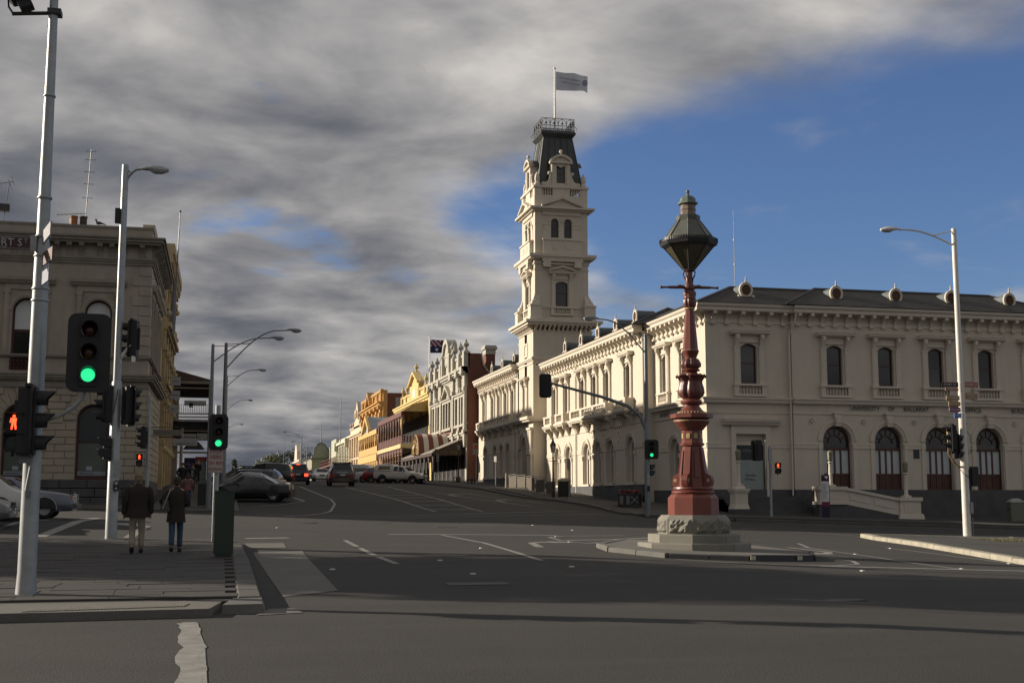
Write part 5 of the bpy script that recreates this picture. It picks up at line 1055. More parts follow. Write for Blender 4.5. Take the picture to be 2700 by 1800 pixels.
q.prism([(-215.8, 17), (-210.2, 17), (-213, 19.1)], 'y', -.3, .1)
for k in range(4): x = -220.9 + 5.2 * k; q.box(x - 1.6, -.5, 14.9, x + 1.6, 0, 15.1); q.box(x - 1.2, -.12, 17.3, x + 1.2, 0, 18.2)
q.T = Matrix(); part('facade', q, ora, OB, world=True)
q = MB(); q.box(FX + .1, 198.95, 4, 45, 227, 18.45); part('brick_body', q, brick, OB, world=True)
q = MB(); q.box(FX, 198.8, 4, FX + .7, 199.2, 18.9); part('corner_pier', q, ora, OB, world=True)
q = MB(); q.box(26.9, 198.85, 15.3, 31.2, 198.94, 17.75); part('painted_sign', q, mat('old_white_sign', (.27, .265, .245), .8, .1, 2), OB, world=True)
for s_, z in (('BALLARAT', 17.0), ('FINE ART', 16.05)): text(s_, .85, mat('faded_letter', (.08, .075, .075)), OB, Vector((27.6, 198.83, z)) - org(OB), (R(90), 0, 0), align='LEFT')
q = MB(); q.T = FT()
for k in range(5): q.box(-224.3 + 5.2 * k, .4, 10.5, -222.7 + 5.2 * k, .45, 15.4)
part('pane', q, shopglass, OB, world=True)
# low building with grey roof behind the yellow verandah
YV = thing('yellow_verandah_building', 'orange yellow two storey verandah with small front gable', 'building', (21.5, 177, 0)); yv = mat('warm_yellow_paint', (.58, .37, .13), .7, .08, 3)
q = MB(); q.box(FX, 183, 3, 36, 199, 11.5); part('wall', q, ora, YV, world=True)
q = MB(); q.loft([[(VX - .2, y, 11.5), (24.9, y, 12.9), (24.9, y, 12.8), (VX - .2, y, 11.35)] for y in (177, 201)]); q.prism([(186.2, 11.6), (195, 11.6), (190.6, 14.0)], 'x', VX + .1, 25); part('roof', q, mat('pale_iron_roof', (.34, .37, .39), .5, .1, 2), YV, world=True)
q = MB(); q.box(VX - .25, 177, 10.8, VX, 201, 11.45); q.box(VX - .2, 177, 7.0, VX, 201, 8.0); q.box(VX - .1, 177, 8.1, VX, 201, 9.1)
for sg in (-1, 1): q.prism([(190.6 + sg * 4.6, 11.3), (190.6 + sg * 4.6, 11.9), (190.6, 14.2), (190.6, 13.5)], 'x', VX - .4, VX)
for k in range(10):
    y = 177.1 + k * 2.6; q.box(VX - .1, y - .1, 3.8, VX + .1, y + .1, 11)
    for sg in (-1, 1): q.tube([(VX, y + sg * .1, 5.6), (VX, y + sg * .5, 6.5), (VX, y + sg * 1.25, 7.0)], .14, 4); q.tube([(VX, y + sg * .1, 9.9), (VX, y + sg * .4, 10.6), (VX, y + sg * .9, 10.9)], .1, 4)
part('verandah_frame', q, yv, YV, world=True)
q = MB(); q.box(24.4, 177.1, 3.8, 24.5, 200, 7.0); q.box(24.7, 177, 8, 24.8, 200, 11); part('shopfront_shade', q, mat('ochre_shade_wall', (.22, .13, .05), .8, .3, 1.2), YV, world=True)  # orange wall darkened, the shade behind the verandah put into the colour
q = MB(); q.box(21.2, 177, 3.9, 21.3, 177.4, 5.9); part('white_banner', q, white, YV, world=True)
# ---- cream building with scrolled gable, white building with balcony, slim tower, rounded corner building
cr3 = mat('cream_pink_stucco', (.60, .49, .36), .8, .08, 2, .1)
CB = thing('cream_gabled_building', 'cream pink building with a tall scrolled gable in its middle', 'building', (FX, 227, 0)); q = MB(); q.box(FX, 227, 4, 40, 249, 13.5); q.T = FT(); a, b = -249, -227
cornice(q, a, b, 13.2, ((0, .3, .4), (.3, .6, .7))); q.box(a, -.1, 13.8, b, .3, 15.2); cornice(q, a, b, 15, ((0, .2, .3),))
q.prism([(-241, 15), (-231, 15), (-232, 16), (-233.5, 16.4), (-234, 18), (-235, 19), (-236, 19.8), (-237, 19), (-238, 18), (-238.5, 16.4), (-240, 16)], 'y', -.3, .3); arch_ring(q, -236, 16.6, 1.2, 1.7, -.6, 0, 8)
for k in range(6): x = -248.5 + 4.25 * k; q.box(x - .4, -.4, 4.5, x + .4, 0, 13.3); finial(q, x, 0, 15.2, 1.4, .35)
cornice(q, a, b, 9.0, ((0, .3, .35),)); q.T = Matrix(); part('facade', q, cr3, CB, world=True)
q = MB(); q.T = FT()
for k in range(5): x = -246.3 + 4.25 * k; q.box(x - .8, -.03, 9.8, x + .8, .02, 12.2)
part('window_recess', q, dk2, CB, world=True)
q = MB(); q.loft([[(20.6, y, 6.6), (24.9, y, 8.0), (24.9, y, 7.9), (20.6, y, 6.2)] for y in (203, 240)]); q.box(20.6, 203, 5.6, 20.7, 240, 6.5); part('awning', q, mat('cream_awning', (.5, .43, .28), .7, .1, 2), CB, world=True)
WBd = thing('white_balcony_building', 'white two storey building with heavy cornice and iron balcony', 'building', (FX, 249, 0)); wst = mat('white_green_stucco', (.55, .54, .43), .8, .08, 2)
q = MB(); q.box(FX, 249, 4.5, 40, 274, 13); q.T = FT(); a, b = -274, -249; cornice(q, a, b, 12.6, ((0, .3, .4), (.3, .8, .9))); q.box(a, -.1, 13.2, b, .3, 14.2)
for k in range(8): x = -273.5 + 3.5 * k; q.box(x - .35, -.5, 8.8, x + .35, 0, 12.6)
for x in (-273, -249.6): q.box(x - .5, -1.2, 11.8, x + .5, 0, 13.6)
q.T = Matrix(); part('facade', q, wst, WBd, world=True)
q = MB(); q.T = FT()
for k in range(7): x = -271.7 + 3.5 * k; q.box(x - .7, -.03, 9.2, x + .7, .02, 11.8)
part('window_recess', q, shopglass, WBd, world=True)
q = MB(); q.box(21.3, 242, 8.2, 24.9, 283, 8.5)
for z in (9.0, 9.6): q.box(21.3, 242, z, 21.4, 283, z + .08); q.box(21.3, 242, z, 24.9, 242.1, z + .08)
for k in range(16): q.box(21.3, 242 + k * 2.7, 4, 21.45, 242.15 + k * 2.7, 9.6)
part('iron_balcony', q, mar, WBd, world=True)
GT = thing('slim_grey_building', 'slim plain grey green building with stacked red shutters', 'building', (FX, 274, 0)); q = MB(); q.box(24.2, 274, 5, 40, 286, 14.6); part('wall', q, mat('grey_green_render', (.40, .42, .33), .8, .06, 2), GT, world=True)
q = MB(); q.box(FX, 286, 5, 40, 298, 13.2); q.box(24.2, 289, 5, 25, 291, 13.4); part('green_wing', q, mat('pale_green_render', (.26, .36, .19), .8, .06, 2), GT, world=True)
q = MB()
for z in (6.6, 8.8, 11.0): q.box(24.1, 286.2, z, 24.9, 288.9, z + 1.4)
part('red_shutter', q, mar, GT, world=True)
RB = thing('rounded_parapet_building', 'grey beige building with a rounded parapet where the street narrows', 'building', (20.8, 299, 0)); gb = mat('grey_beige_render', (.30, .275, .215), .8, .06, 2)
q = MB(); q.box(20.8, 299, 4.5, 40, 330, 11.0); q.prism([(20.7, 11), (20.7, 11.6), (21.2, 12.0), (21.4, 13.4), (22.0, 14.3), (22.9, 14.7), (23.8, 14.3), (24.4, 13.4), (25, 12.6), (28, 12.2), (28, 11)], 'y', 298.8, 300); q.box(20.6, 298.7, 10.6, 28, 299.2, 10.9); q.box(20.6, 298.7, 8.4, 28, 299.2, 8.7); part('wall', q, gb, RB, world=True)
q = MB(); q.prism([(21.1, 12.0), (21.3, 13.5), (22.0, 14.5), (22.9, 14.9), (23.8, 14.5), (24.5, 13.5), (25.1, 12.75), (28, 12.4), (28, 12.2), (25, 12.6), (24.4, 13.4), (23.8, 14.3), (22.9, 14.7), (22.0, 14.3), (21.4, 13.4), (21.2, 12.0)], 'y', 298.7, 300.2); q.box(20.5, 298.6, 10.9, 28, 299.3, 11.15); q.box(23.9, 298.85, 5, 24.2, 299, 8.2); q.box(21.5, 298.85, 5, 22.0, 299, 8.0); part('parapet_band', q, mat('slate_band', (.10, .10, .11), .7, .1), RB, world=True)
q = MB(); q.box(21.9, 298.6, 5.6, 23.0, 298.8, 8.6); part('white_sign', q, mat('bright_sign', (.62, .66, .68), .5, 0), RB, world=True); q = MB(); q.box(22.1, 298.5, 5.9, 22.8, 298.6, 6.6); part('blue_logo', q, mat('logo_blue', (.06, .12, .35), .5, 0), RB, world=True)
FC = thing('far_cream_building', 'small far cream building with rounded gable at the end of the row', 'building', (20.2, 331, 0)); q = MB(); q.box(20.2, 331, 4.5, 40, 372, 12.0); q.T = FT(20.2); q.prism([(-352, 12), (-340, 12), (-341, 14.4), (-344, 16.2), (-348, 16.2), (-351, 14.4)], 'y', -.5, .5); cornice(q, -372, -331, 11.4, ((0, .5, .5), (-2.6, -2.3, .4)))
for k in range(8): q.box(-371 + 5.5 * k, -.4, 5, -370.2 + 5.5 * k, 0, 11.4)
q.T = Matrix(); part('facade', q, cream, FC, world=True)
q = MB(); q.T = FT(20.2)
for k in range(7): q.box(-368.6 + 5.5 * k, -.04, 6, -366.8 + 5.5 * k, 0, 9); q.box(-368.6 + 5.5 * k, -.04, 9.6, -366.8 + 5.5 * k, 0, 11)
part('window_recess', q, dk2, FC, world=True)
for x, y, z0, h, lb in ((24, 262, 13, 9.5, 'tall thin grey mast rising from the white balcony building'), (23, 301, 14.6, 5, 'thin mast standing on the rounded parapet'), (20, 420, 5, 19, 'far thin pole with a lamp above the trees')):
    t = thing('roof_mast', lb, 'mast', (x, y, z0)); q = MB(); q.tube([(0, 0, 0), (0, 0, h)], [.12, .06], 6); part('pole', q, steel, t)
# ================================================================ street furniture
def rrect(w, h, r, n=5):
    out = []
    for cx_, cz_, a0 in ((w / 2 - r, h / 2 - r, 0), (-w / 2 + r, h / 2 - r, 90), (-w / 2 + r, -h / 2 + r, 180), (w / 2 - r, -h / 2 + r, 270)):
        out += [(cx_ + r * cos(R(a0 + 90 * i / n)), cz_ + r * sin(R(a0 + 90 * i / n))) for i in range(n + 1)]
    return out
def visor(mb, x, y, z, r=.115, L=.26, full=False):
    a0, a1 = (R(-50), R(230)) if not full else (0, 2 * PI); n = 16
    def ring_(rr, yy, cut): return [(x + rr * cos(a0 + (a1 - a0) * i / n), yy - cut * max(0, sin(a0 + (a1 - a0) * i / n)), z + rr * sin(a0 + (a1 - a0) * i / n)) for i in range(n + 1)]
    o_, p_, q_, s_ = ring_(r, y, 0), ring_(r, y - L * .55, L * .45), ring_(r - .008, y - L * .55, L * .45), ring_(r - .008, y, 0)
    mb.loft([o_, p_, q_, s_], cap=False, closed=False)
SIGP = {}
def signal(label, x, y, z, rz, lit=None, board=True, w=.58, h=1.12, grp='traffic lights at the crossing', deep=True, pitch=.33, r=.1):
    """z = centre height; faces local -y"""
    t = thing('traffic_light', label, 'traffic light', (x, y, z), rz, grp)
    if board: q = MB(); q.prism(rrect(w, h, min(.13, w * .24)), 'y', -.015, .015); part('backing_board', q, black, t)
    q = MB(); q.prism(rrect(.30, pitch * 3 + .02, .05), 'y', .016, .2); q.prism(rrect(.28, pitch * 3, .05), 'y', -.05, -.016); q.box(-.2, .02, pitch * 1.5, .2, .1, pitch * 1.5 + .05); q.box(-.03, .18, -.3, .03, .26, .3); part('housing', q, blackpl, t)
    for i, (nm, m) in enumerate((('red_lens', reddim), ('amber_lens', amberdim), ('green_lens', greendim))):
        zz = (1 - i) * pitch; q = MB(); q.ball((0, -.05, zz), r, 14, 8, (1, .35, 1)); part(nm, q, (greenlit if i == 2 else redlit) if lit == i else m, t, 60)
        q = MB(); visor(q, 0, -.05, zz, r + .02, .26 if deep else .16); part('visor', q, blackpl, t, 50)
    return t
def pedsignal(label, x, y, z, rz, lit=True):
    t = thing('pedestrian_signal', label, 'pedestrian signal', (x, y, z), rz, 'pedestrian signals at the crossing')
    q = MB(); q.prism(rrect(.27, .27, .03), 'y', -.04, .16); q.prism([(a, b - .3) for a, b in rrect(.27, .27, .03)], 'y', -.04, .16); q.box(-.02, .1, -.5, .02, .14, .2); part('housing', q, blackpl, t)
    for zz in (0, -.3): q = MB(); q.loft([[(-.135, -.04, zz + .135), (-.135, -.04, zz - .1), (-.125, -.04, zz - .1), (-.125, -.04, zz + .125), (.125, -.04, zz + .125), (.125, -.04, zz - .1), (.135, -.04, zz - .1), (.135, -.04, zz + .135)], [(-.135, -.19, zz + .135), (-.135, -.15, zz - .02), (-.125, -.15, zz - .02), (-.125, -.19, zz + .125), (.125, -.19, zz + .125), (.125, -.15, zz - .02), (.135, -.15, zz - .02), (.135, -.19, zz + .135)]]); part('visor', q, blackpl, t)
    q = MB(); y0 = -.046
    q.disc((0, y0, .085), .022, 10); q.add([(-.045, y0, .06), (.045, y0, .06), (.058, y0, -.01), (.04, y0, -.012), (.034, y0, .03), (.03, y0, -.02), (-.03, y0, -.02), (-.034, y0, .03), (-.04, y0, -.012), (-.058, y0, -.01)], [tuple(range(10))])
    q.add([(-.03, y0, -.018), (.0, y0, -.018), (-.018, y0, -.11), (-.04, y0, -.11)], [(0, 1, 2, 3)]); q.add([(.0, y0, -.018), (.03, y0, -.018), (.04, y0, -.11), (.018, y0, -.11)], [(0, 1, 2, 3)]); part('red_man', q, redlit if lit else reddim, t)
    q = MB(); q.disc((0, -.044, -.3), .09, 10); part('green_lens', q, greendim, t)
    return t
def lamp_head(mb_body, mb_glass, p, ang, s=1.0):
    M = Matrix.Translation(p) @ Matrix.Rotation(ang, 4, 'Z'); mb_body.T = M; mb_glass.T = M
    mb_body.loft([[(x * s, w * s * cos(a), z * s + h * s * sin(a)) for a in [PI * i / 8 for i in range(9)]] for x, w, z, h in ((-.05, .05, 0, .05), (.1, .1, 0, .1), (.32, .15, -.01, .13), (.6, .15, -.02, .13), (.8, .08, -.03, .07))], closed=True)
    mb_glass.loft([[(x * s, w * s * cos(a), z * s - h * s * sin(a)) for a in [PI * i / 8 for i in range(9)]] for x, w, z, h in ((.25, .08, -.01, .03), (.4, .14, -.015, .11), (.6, .14, -.02, .11), (.78, .07, -.03, .04))], closed=True)
lampglass = mat('lamp_bowl', (.42, .43, .44), .15, .05, 6)
def street_light(label, x, y, z0, h, r0, r1, arms, m=steel, head=1.0, name='street_lamp', grp=None, low=None):
    """tapered pole with curved arm(s): arms = list of (direction angle, length, rise, start depth below the top)"""
    t = thing(name, label, 'street light', (x, y, z0), 0, grp)
    q = MB(); prof = [(r0 * 1.02, -.1), (r0, .0)] + ([(low[0], low[1]), (low[0] * .8, low[1] + .03)] if low else []) + [(r1 * 1.05, h - .02), (r1, h), (.01, h + .03)]; q.lathe(prof, 14); part('pole', q, m, t, 40)
    for ang, ln, rise, drop in arms:
        c_, s_ = cos(ang), sin(ang); q = MB()
        pts = [(c_ * ln * u, s_ * ln * u, h - drop + (drop + rise) * sin(PI / 2 * min(1, u * 1.15))) for u in [i / 10 for i in range(11)]]; q.tube(pts, .035 * head, 6); q.tube([(0, 0, h - .08), (c_ * ln * .42, s_ * ln * .42, pts[4][2])], .024 * head, 5); part('arm', q, m, t, 40)
        b, g_ = MB(), MB(); lamp_head(b, g_, Vector((c_ * ln, s_ * ln, h + rise)), ang, head); hd = part('lamp_head', b, m, t, 40); part('lamp_bowl', g_, lampglass, hd, 40)
    return t
MZ = lambda x, y: g(x, y) + .14
# ---------------- the monument lamp
red = mat('monument_red_paint', (.165, .045, .032), .42, .14, 2.2, .05, bscale=40, streak=.12); redd = mat('monument_red_carved', (.13, .045, .036), .4, .2, 5); gilt = mat('monument_gilding', (.42, .34, .17), .4, .15, 10)
capm = mat('verdigris_lead', (.10, .105, .09), .5, .25, 3); glaz = mat('dark_lantern_glass', (.085, .075, .05), .25, .2, 2.5)
MX, MY, ZB = 12.84, 33.1, .2
MO = thing('monument_lamp', 'tall ornate red painted lamp column with octagonal lantern on stepped stone base', 'monument lamp', (MX, MY, 0))
O8 = PI / 8
mst = mat('monument_bluestone', (.20, .19, .16), .8, .2, 1.4, .3, bscale=22)
def oct_ring(r0, r1, z0, z1, name, m=mst, gap=.012, rough=0):
    for k in range(8):
        a0, a1 = O8 + k * PI / 4, O8 + (k + 1) * PI / 4; q = MB()
        def P_(r, a, z): return (r * cos(a), r * sin(a), z)
        n = 8 if rough else 1
        if not rough: q.loft([[P_(r0, a0, z), P_(r1, a0 + .004, z), P_(r1, a1 - .004, z), P_(r0, a1, z)] for z in (z0, z1 - .02)] + [[P_(r0, a0, z1), P_(r1 - .02, a0 + .004, z1), P_(r1 - .02, a1 - .004, z1), P_(r0, a1, z1)]])
        else:
            A = Vector(P_(r1, a0 + .01, 0)); B = Vector(P_(r1, a1 - .01, 0)); N_ = (A + B).normalized(); v = []; f = []; nu, nv = 10, 6
            for j in range(nv + 1):
                for i in range(nu + 1):
                    u, w_ = i / nu, j / nv; e = 0 if (i in (0, nu) or j in (0, nv)) else (.05 + random.uniform(-.03, .045)); p = A.lerp(B, .07 + u * .86) + N_ * e; v.append((p.x, p.y, z0 + .03 + (z1 - z0 - .14) * w_))
            q.add(v, [(j * (nu + 1) + i, j * (nu + 1) + i + 1, (j + 1) * (nu + 1) + i + 1, (j + 1) * (nu + 1) + i) for j in range(nv) for i in range(nu)])
            q.loft([[P_(r0, a0, z), P_(r1 - d_, a0 + .004, z), P_(r1 - d_, a1 - .004, z), P_(r0, a1, z)] for z, d_ in ((z0, 0), (z1 - .11, 0), (z1, .1))])
        part(name, q, m, MO)
oct_ring(.6, 1.56, ZB - .15, .42, 'step_stone'); oct_ring(.6, 1.27, .42, .65, 'step_stone'); oct_ring(.5, .985, .65, 1.165, 'rock_faced_stone', mst, 0, 1)
q = MB(); q.lathe([(.70, 1.16), (.70, 1.63), (.60, 1.74)], 8, a0=O8); part('base_drum', q, red, MO)
for k in range(8):
    a = k * PI / 4 + PI / 8 + PI / 8; q = MB(); 
q = MB(); c7 = .66 * cos(O8); q.box(-.2, -c7 - .012, 1.22, .2, -c7 - .0, 1.56); part('plaque', q, iron, MO)
q = MB(); q.lathe([(.56, 1.74), (.60, 1.77), (.60, 1.81), (.55, 1.84), (.52, 1.86), (.56, 1.88), (.55, 1.93), (.44, 1.95)], 24); part('base_moulding', q, red, MO, 35)
q = MB(); q.lathe([(.38, 1.93), (.36, 2.15), (.27, 3.06), (.33, 3.08), (.34, 3.14), (.30, 3.17), (.29, 3.2), (.29, 3.5), (.33, 3.55)], 8, a0=O8); part('pedestal', q, red, MO)
for k in range(4):
    M = Matrix.Rotation(k * PI / 2 + PI / 4, 4, 'Z'); q = MB(M); q.prism([(.2, 1.95), (.56, 1.95), (.585, 2.02), (.60, 2.12), (.57, 2.22), (.50, 2.28), (.43, 2.30), (.40, 2.36), (.32, 2.95), (.29, 3.04), (.2, 3.04)], 'y', -.085, .085); part('scroll_buttress', q, red, MO)
    q = MB(M); 
    for sy in (-.088, .088): q.disc((.50, sy, 2.12), .05, 10, 'y')
    part('gilt_rosette', q, gilt, MO)
for k in range(8):
    M = Matrix.Rotation(k * PI / 4, 4, 'Z'); q = MB(M); q.box(.268, -.055, 3.28, .285, .055, 3.42); q.cbox((.275, 0, 3.35), (.03, .06, .06), 0, .5); part('gilt_boss', q, gilt, MO)
    q = MB(M); q.loft([[(.375, -.08, 2.2), (.375, .08, 2.2), (.37, 0, 2.2)], [(.29, -.05, 2.95), (.29, .05, 2.95), (.285, 0, 2.95)]]); part('sunk_panel', q, redd, MO)
q = MB(); q.lathe([(.33, 3.53), (.36, 3.58), (.40, 3.62), (.47, 3.70), (.50, 3.74), (.50, 3.79), (.45, 3.83)], 24); part('capital_moulding', q, red, MO, 30)
q = MB(); q.lathe([(.44, 3.76), (.51, 3.765), (.51, 3.785), (.44, 3.79)], 24); part('gilt_line', q, gilt, MO, 30)
q = MB(); q.lathe([(.5, 3.84), (.60, 3.85), (.60, 3.95), (.55, 3.97), (.36, 3.98)], 8, a0=O8); part('octagon_slab', q, red, MO)
q = MB(); q.lathe([(.37, 3.97), (.37, 4.02), (.30, 4.08), (.23, 4.18), (.22, 4.22), (.28, 4.24), (.31, 4.3), (.28, 4.36), (.23, 4.38), (.24, 4.42)], 24); part('skirt', q, red, MO, 35)
q = MB()
for k in range(26): a = 2 * PI * k / 26; q.ball((.375 * cos(a), .375 * sin(a), 4.0), .03, 6, 4)
part('gilt_bead_ring', q, gilt, MO)
def leafy(name, prof, n, amp, m):
    q = MB(); nn = n * 4; q.loft([[((r + amp * (abs(sin(n * PI * j / nn * 1.0)) - .5) * w_) * cos(2 * PI * j / nn), (r + amp * (abs(sin(n * PI * j / nn)) - .5) * w_) * sin(2 * PI * j / nn), z) for j in range(nn)] for r, z, w_ in prof]); part(name, q, m, MO, 50)
leafy('leaf_vase', [(.22, 4.38, 0), (.30, 4.46, 1), (.34, 4.56, 1.2), (.32, 4.7, 1.3), (.28, 4.82, 1.3), (.27, 4.92, 1.2), (.31, 5.0, 1.4), (.37, 5.04, 1.5), (.36, 5.07, 1.2), (.24, 5.08, .3)], 8, .06, redd)
for k in range(8):
    M = Matrix.Rotation(k * PI / 4 + PI / 8, 4, 'Z'); q = MB(M); q.tube([(.27, 0, 4.86), (.33, 0, 5.0), (.38, 0, 5.05), (.41, 0, 5.02), (.4, 0, 4.97)], [.03, .05, .05, .04, .02], 5); part('curled_leaf', q, redd, MO, 60)
q = MB(); q.lathe([(.24, 5.07), (.19, 5.12), (.17, 5.16), (.25, 5.18), (.26, 5.21), (.22, 5.24)], 20); part('collar', q, red, MO, 35)
leafy('lotus_bulb', [(.18, 5.23, 0), (.26, 5.3, 1), (.265, 5.38, 1.2), (.22, 5.47, 1.2), (.2, 5.52, .6)], 9, .05, redd)
q = MB(); q.lathe([(.17, 5.5), (.17, 5.58), (.21, 5.66), (.24, 5.74), (.22, 5.76)], 20); part('shaft_foot', q, red, MO, 35)
q = MB(); q.lathe([(.225, 5.75), (.215, 5.8), (.12, 6.95)], 8, a0=O8); part('shaft', q, red, MO)
q = MB(); q.lathe([(.205, 5.745), (.235, 5.75), (.235, 5.765), (.2, 5.77)], 8, a0=O8); q.lathe([(.12, 6.93), (.15, 6.94), (.15, 6.97), (.12, 6.98)], 16); part('gilt_line', q, gilt, MO)
leafy('shaft_cap', [(.13, 6.97, 0), (.16, 7.02, .8), (.17, 7.15, 1.2), (.16, 7.22, .6), (.18, 7.24, .2), (.16, 7.27, .2), (.165, 7.33, 1), (.17, 7.42, 1), (.13, 7.48, .2), (.15, 7.5, 0), (.15, 7.62, 0), (.11, 7.66, 0), (.09, 7.9, 0), (.1, 8.06, 0)], 8, .04, redd)
LA = R(-8); q = MB(Matrix.Rotation(LA, 4, 'Z'))
for sg in (-1, 1): q.tube([(sg * .12, 0, 7.57), (sg * .28, 0, 7.59), (sg * .36, 0, 7.57), (sg * .6, 0, 7.57), (sg * .62, 0, 7.57), (sg * .84, 0, 7.56)], [.05, .06, .045, .04, .03, .028], 8); q.ball((sg * .81, 0, 7.565), .045, 8, 5)
part('ladder_bar', q, redd, MO, 50)
q = MB()
for k in range(4): q.T = Matrix.Rotation(k * PI / 2 + PI / 4, 4, 'Z'); q.tube([(.09, 0, 7.66), (.11, 0, 7.8), (.17, 0, 7.9), (.19, 0, 7.98), (.15, 0, 8.04), (.1, 0, 8.06)], .022, 6)
part('iron_scroll', q, redd, MO, 50)
q = MB(); q.lathe([(.10, 8.04), (.16, 8.07), (.7, 8.73)], 8, a0=O8); part('lantern_glass', q, glaz, MO)
q = MB()
for k in range(8): a = O8 + k * PI / 4; q.tube([(.14 * cos(a), .14 * sin(a), 8.06), (.71 * cos(a), .71 * sin(a), 8.74)], .022, 5)
q.lathe([(.12, 8.02), (.17, 8.05), (.17, 8.09), (.13, 8.1)], 8, a0=O8); q.lathe([(.70, 8.70), (.80, 8.76), (.84, 8.86), (.80, 8.90), (.70, 8.90)], 8, a0=O8)
for k in range(72):
    a = 2 * PI * k / 72; b = (a - O8) % (PI / 4) - PI / 8; r = .83 * cos(O8) / cos(b); q.cbox((r * cos(a), r * sin(a), 8.90), (.03, .05, .09), a)
part('lantern_rim', q, iron, MO)
q = MB(); q.lathe([(.76, 8.90), (.74, 8.92), (.31, 9.52), (.31, 9.55)], 8, a0=O8); part('lantern_roof', q, capm, MO)
q = MB()
for k in range(8): a = O8 + k * PI / 4; q.tube([(.745 * cos(a), .745 * sin(a), 8.93), (.315 * cos(a), .315 * sin(a), 9.53)], .012, 4)
q.lathe([(.33, 9.50), (.345, 9.62), (.33, 9.64), (.22, 9.66)], 8, a0=O8); part('roof_ridge', q, capm, MO)
q = MB(); q.lathe([(.215, 9.64), (.21, 10.0), (.22, 10.0)], 8, a0=O8); q.lathe([(.225, 9.8), (.23, 9.82), (.225, 9.84)], 8, a0=O8); part('vent_drum', q, mat('weathered_copper', (.20, .15, .12), .5, .2, 5), MO)
q = MB(); q.lathe([(.2, 9.98), (.29, 9.98), (.28, 10.03), (.23, 10.06), (.22, 10.14), (.17, 10.2), (.08, 10.22), (.04, 10.28), (.035, 10.31)], 8, a0=O8); q.ball((0, 0, 10.355), .055, 10, 8); part('lantern_cap', q, mat('verdigris_copper', (.12, .155, .125), .5, .2, 6), MO, 30)

# ---------------- big pole on the near corner with name blades, signals
P1 = thing('utility_pole', 'large galvanised pole with street name blades and floodlight at the left edge', 'pole', (-2.73, 19.76, MZ(-2.73, 19.76)))
q = MB(); q.lathe([(.155, -.05), (.135, .3), (.115, 4.3), (.105, 5.2), (.095, 5.25), (.062, 9.2), (.05, 12)], 18); part('pole', q, galv, P1, 40)
q = MB()
for z in (4.32, 4.5, 5.0, 5.3, 5.9, 7.5): r = lerp(z, [(4.3, .122), (5.2, .112), (9.2, .066)]); q.lathe([(r, z), (r + .008, z + .01), (r + .008, z + .03), (r, z + .04)], 16)
part('clamp_band', q, galv, P1, 40)
q = MB(); q.box(-.16, -.2, 1.9, -.0, -.11, 2.2); q.box(-.18, -.24, 2.95, .12, -.12, 3.2) if False else None; q.tube([(-.05, -.15, 1.5), (.0, -.16, 1.85)], .02, 5); q.box(-.05, -.16, 1.4, .02, -.11, 1.5); part('junction_bracket', q, steel, P1)
q = MB(); q.tube([(-.02, 0, 8.85), (-.6, -.02, 8.78)], .03, 6); q.tube([(-.58, 0, 8.78), (-.66, 0, 8.9), (-.68, 0, 9.1)], .018, 5); q.tube([(-.05, 0, 8.85), (-.08, .05, 8.65), (0, .05, 8.6)], .008, 4); q.box(-.08, -.1, 8.82, .12, .12, 8.9); part('floodlight_arm', q, iron, P1)
q = MB(Matrix.Translation((-.55, 0, 9.12)) @ Matrix.Rotation(R(-28), 4, 'Y')); q.loft([[(-.12, -.2, -.1), (.14, -.2, -.16), (.14, .2, -.16), (-.12, .2, -.1)], [(-.2, -.26, .18), (.12, -.24, .1), (.12, .24, .1), (-.2, .26, .18)], [(-.24, -.24, .6), (.02, -.2, .5), (.02, .2, .5), (-.24, .24, .6)]]); q.cbox((.04, 0, -.22), (.2, .26, .14)); part('floodlight', q, blackpl, P1)
SB_ = thing('street_name_sign', 'dark maroon STURT ST name blade sticking out left of the big pole', 'street sign', (-2.8, 19.68, 5.42), R(-3)); q = MB(); q.box(-.86, -.012, -.1, -.05, .012, .1); part('blade', q, mat('maroon_blade', (.045, .014, .018), .5, .05), SB_); q = MB(); q.box(-.84, -.0135, .083, -.09, -.012, .088); q.box(-.84, -.0135, -.088, -.09, -.012, -.083); q.box(-.095, -.0135, -.088, -.09, -.012, .088); part('border', q, mat('dull_white', (.42, .42, .42)), SB_)
text('STURT S', .16, MATS['dull_white'], SB_, (-.5, -.016, .0), (R(90), 0, 0)); text('T', .08, MATS['dull_white'], SB_, (-.155, -.016, .03), (R(90), 0, 0)); text('222-202', .045, MATS['dull_white'], SB_, (-.5, -.016, -.072), (R(90), 0, 0)); text('CITY OF BALLARAT', .03, MATS['dull_white'], SB_, (-.5, -.016, .072), (R(90), 0, 0)); q = MB(); q.box(-.09, -.03, -.12, -.0, .03, .12); part('clamp', q, mat('cast_alloy', (.3, .3, .3), .5, .2, 8, metal=.5), SB_)
bl = mat('brown_blade', (.10, .04, .035), .5, .1)
for lb, z, ang, sd, m in (('topmost left blade on the big pole, its grey back towards the viewer', 5.40, 97, 1, MATS['cast_alloy']), ('pale name blade on the right side of the big pole, lettered face glimpsed edge on', 5.52, -75, 1, mat('pale_blade', (.28, .26, .28), .5, .25, 14)), ('brown blade below the pale one on the right side of the big pole', 5.18, -70, .8, bl), ('grey blade low on the left side of the big pole', 5.05, 100, .9, MATS['cast_alloy']), ('small pale blue blade lowest on the right side of the big pole', 4.88, -72, .7, mat('blue_grey_blade', (.2, .22, .27), .5, .1))):
    t = thing('street_name_sign', lb, 'street sign', (-2.73, 19.76, z), R(ang), 'name blades on the big pole'); q = MB(); q.box(.1, -.012, -.1, .1 + .75 * sd, .012, .1); part('blade', q, m, t)
signal('large traffic light with black board showing green on a curved arm beside the big pole', -1.94, 19.2, 3.73, R(6), 2, w=.61, h=1.16)
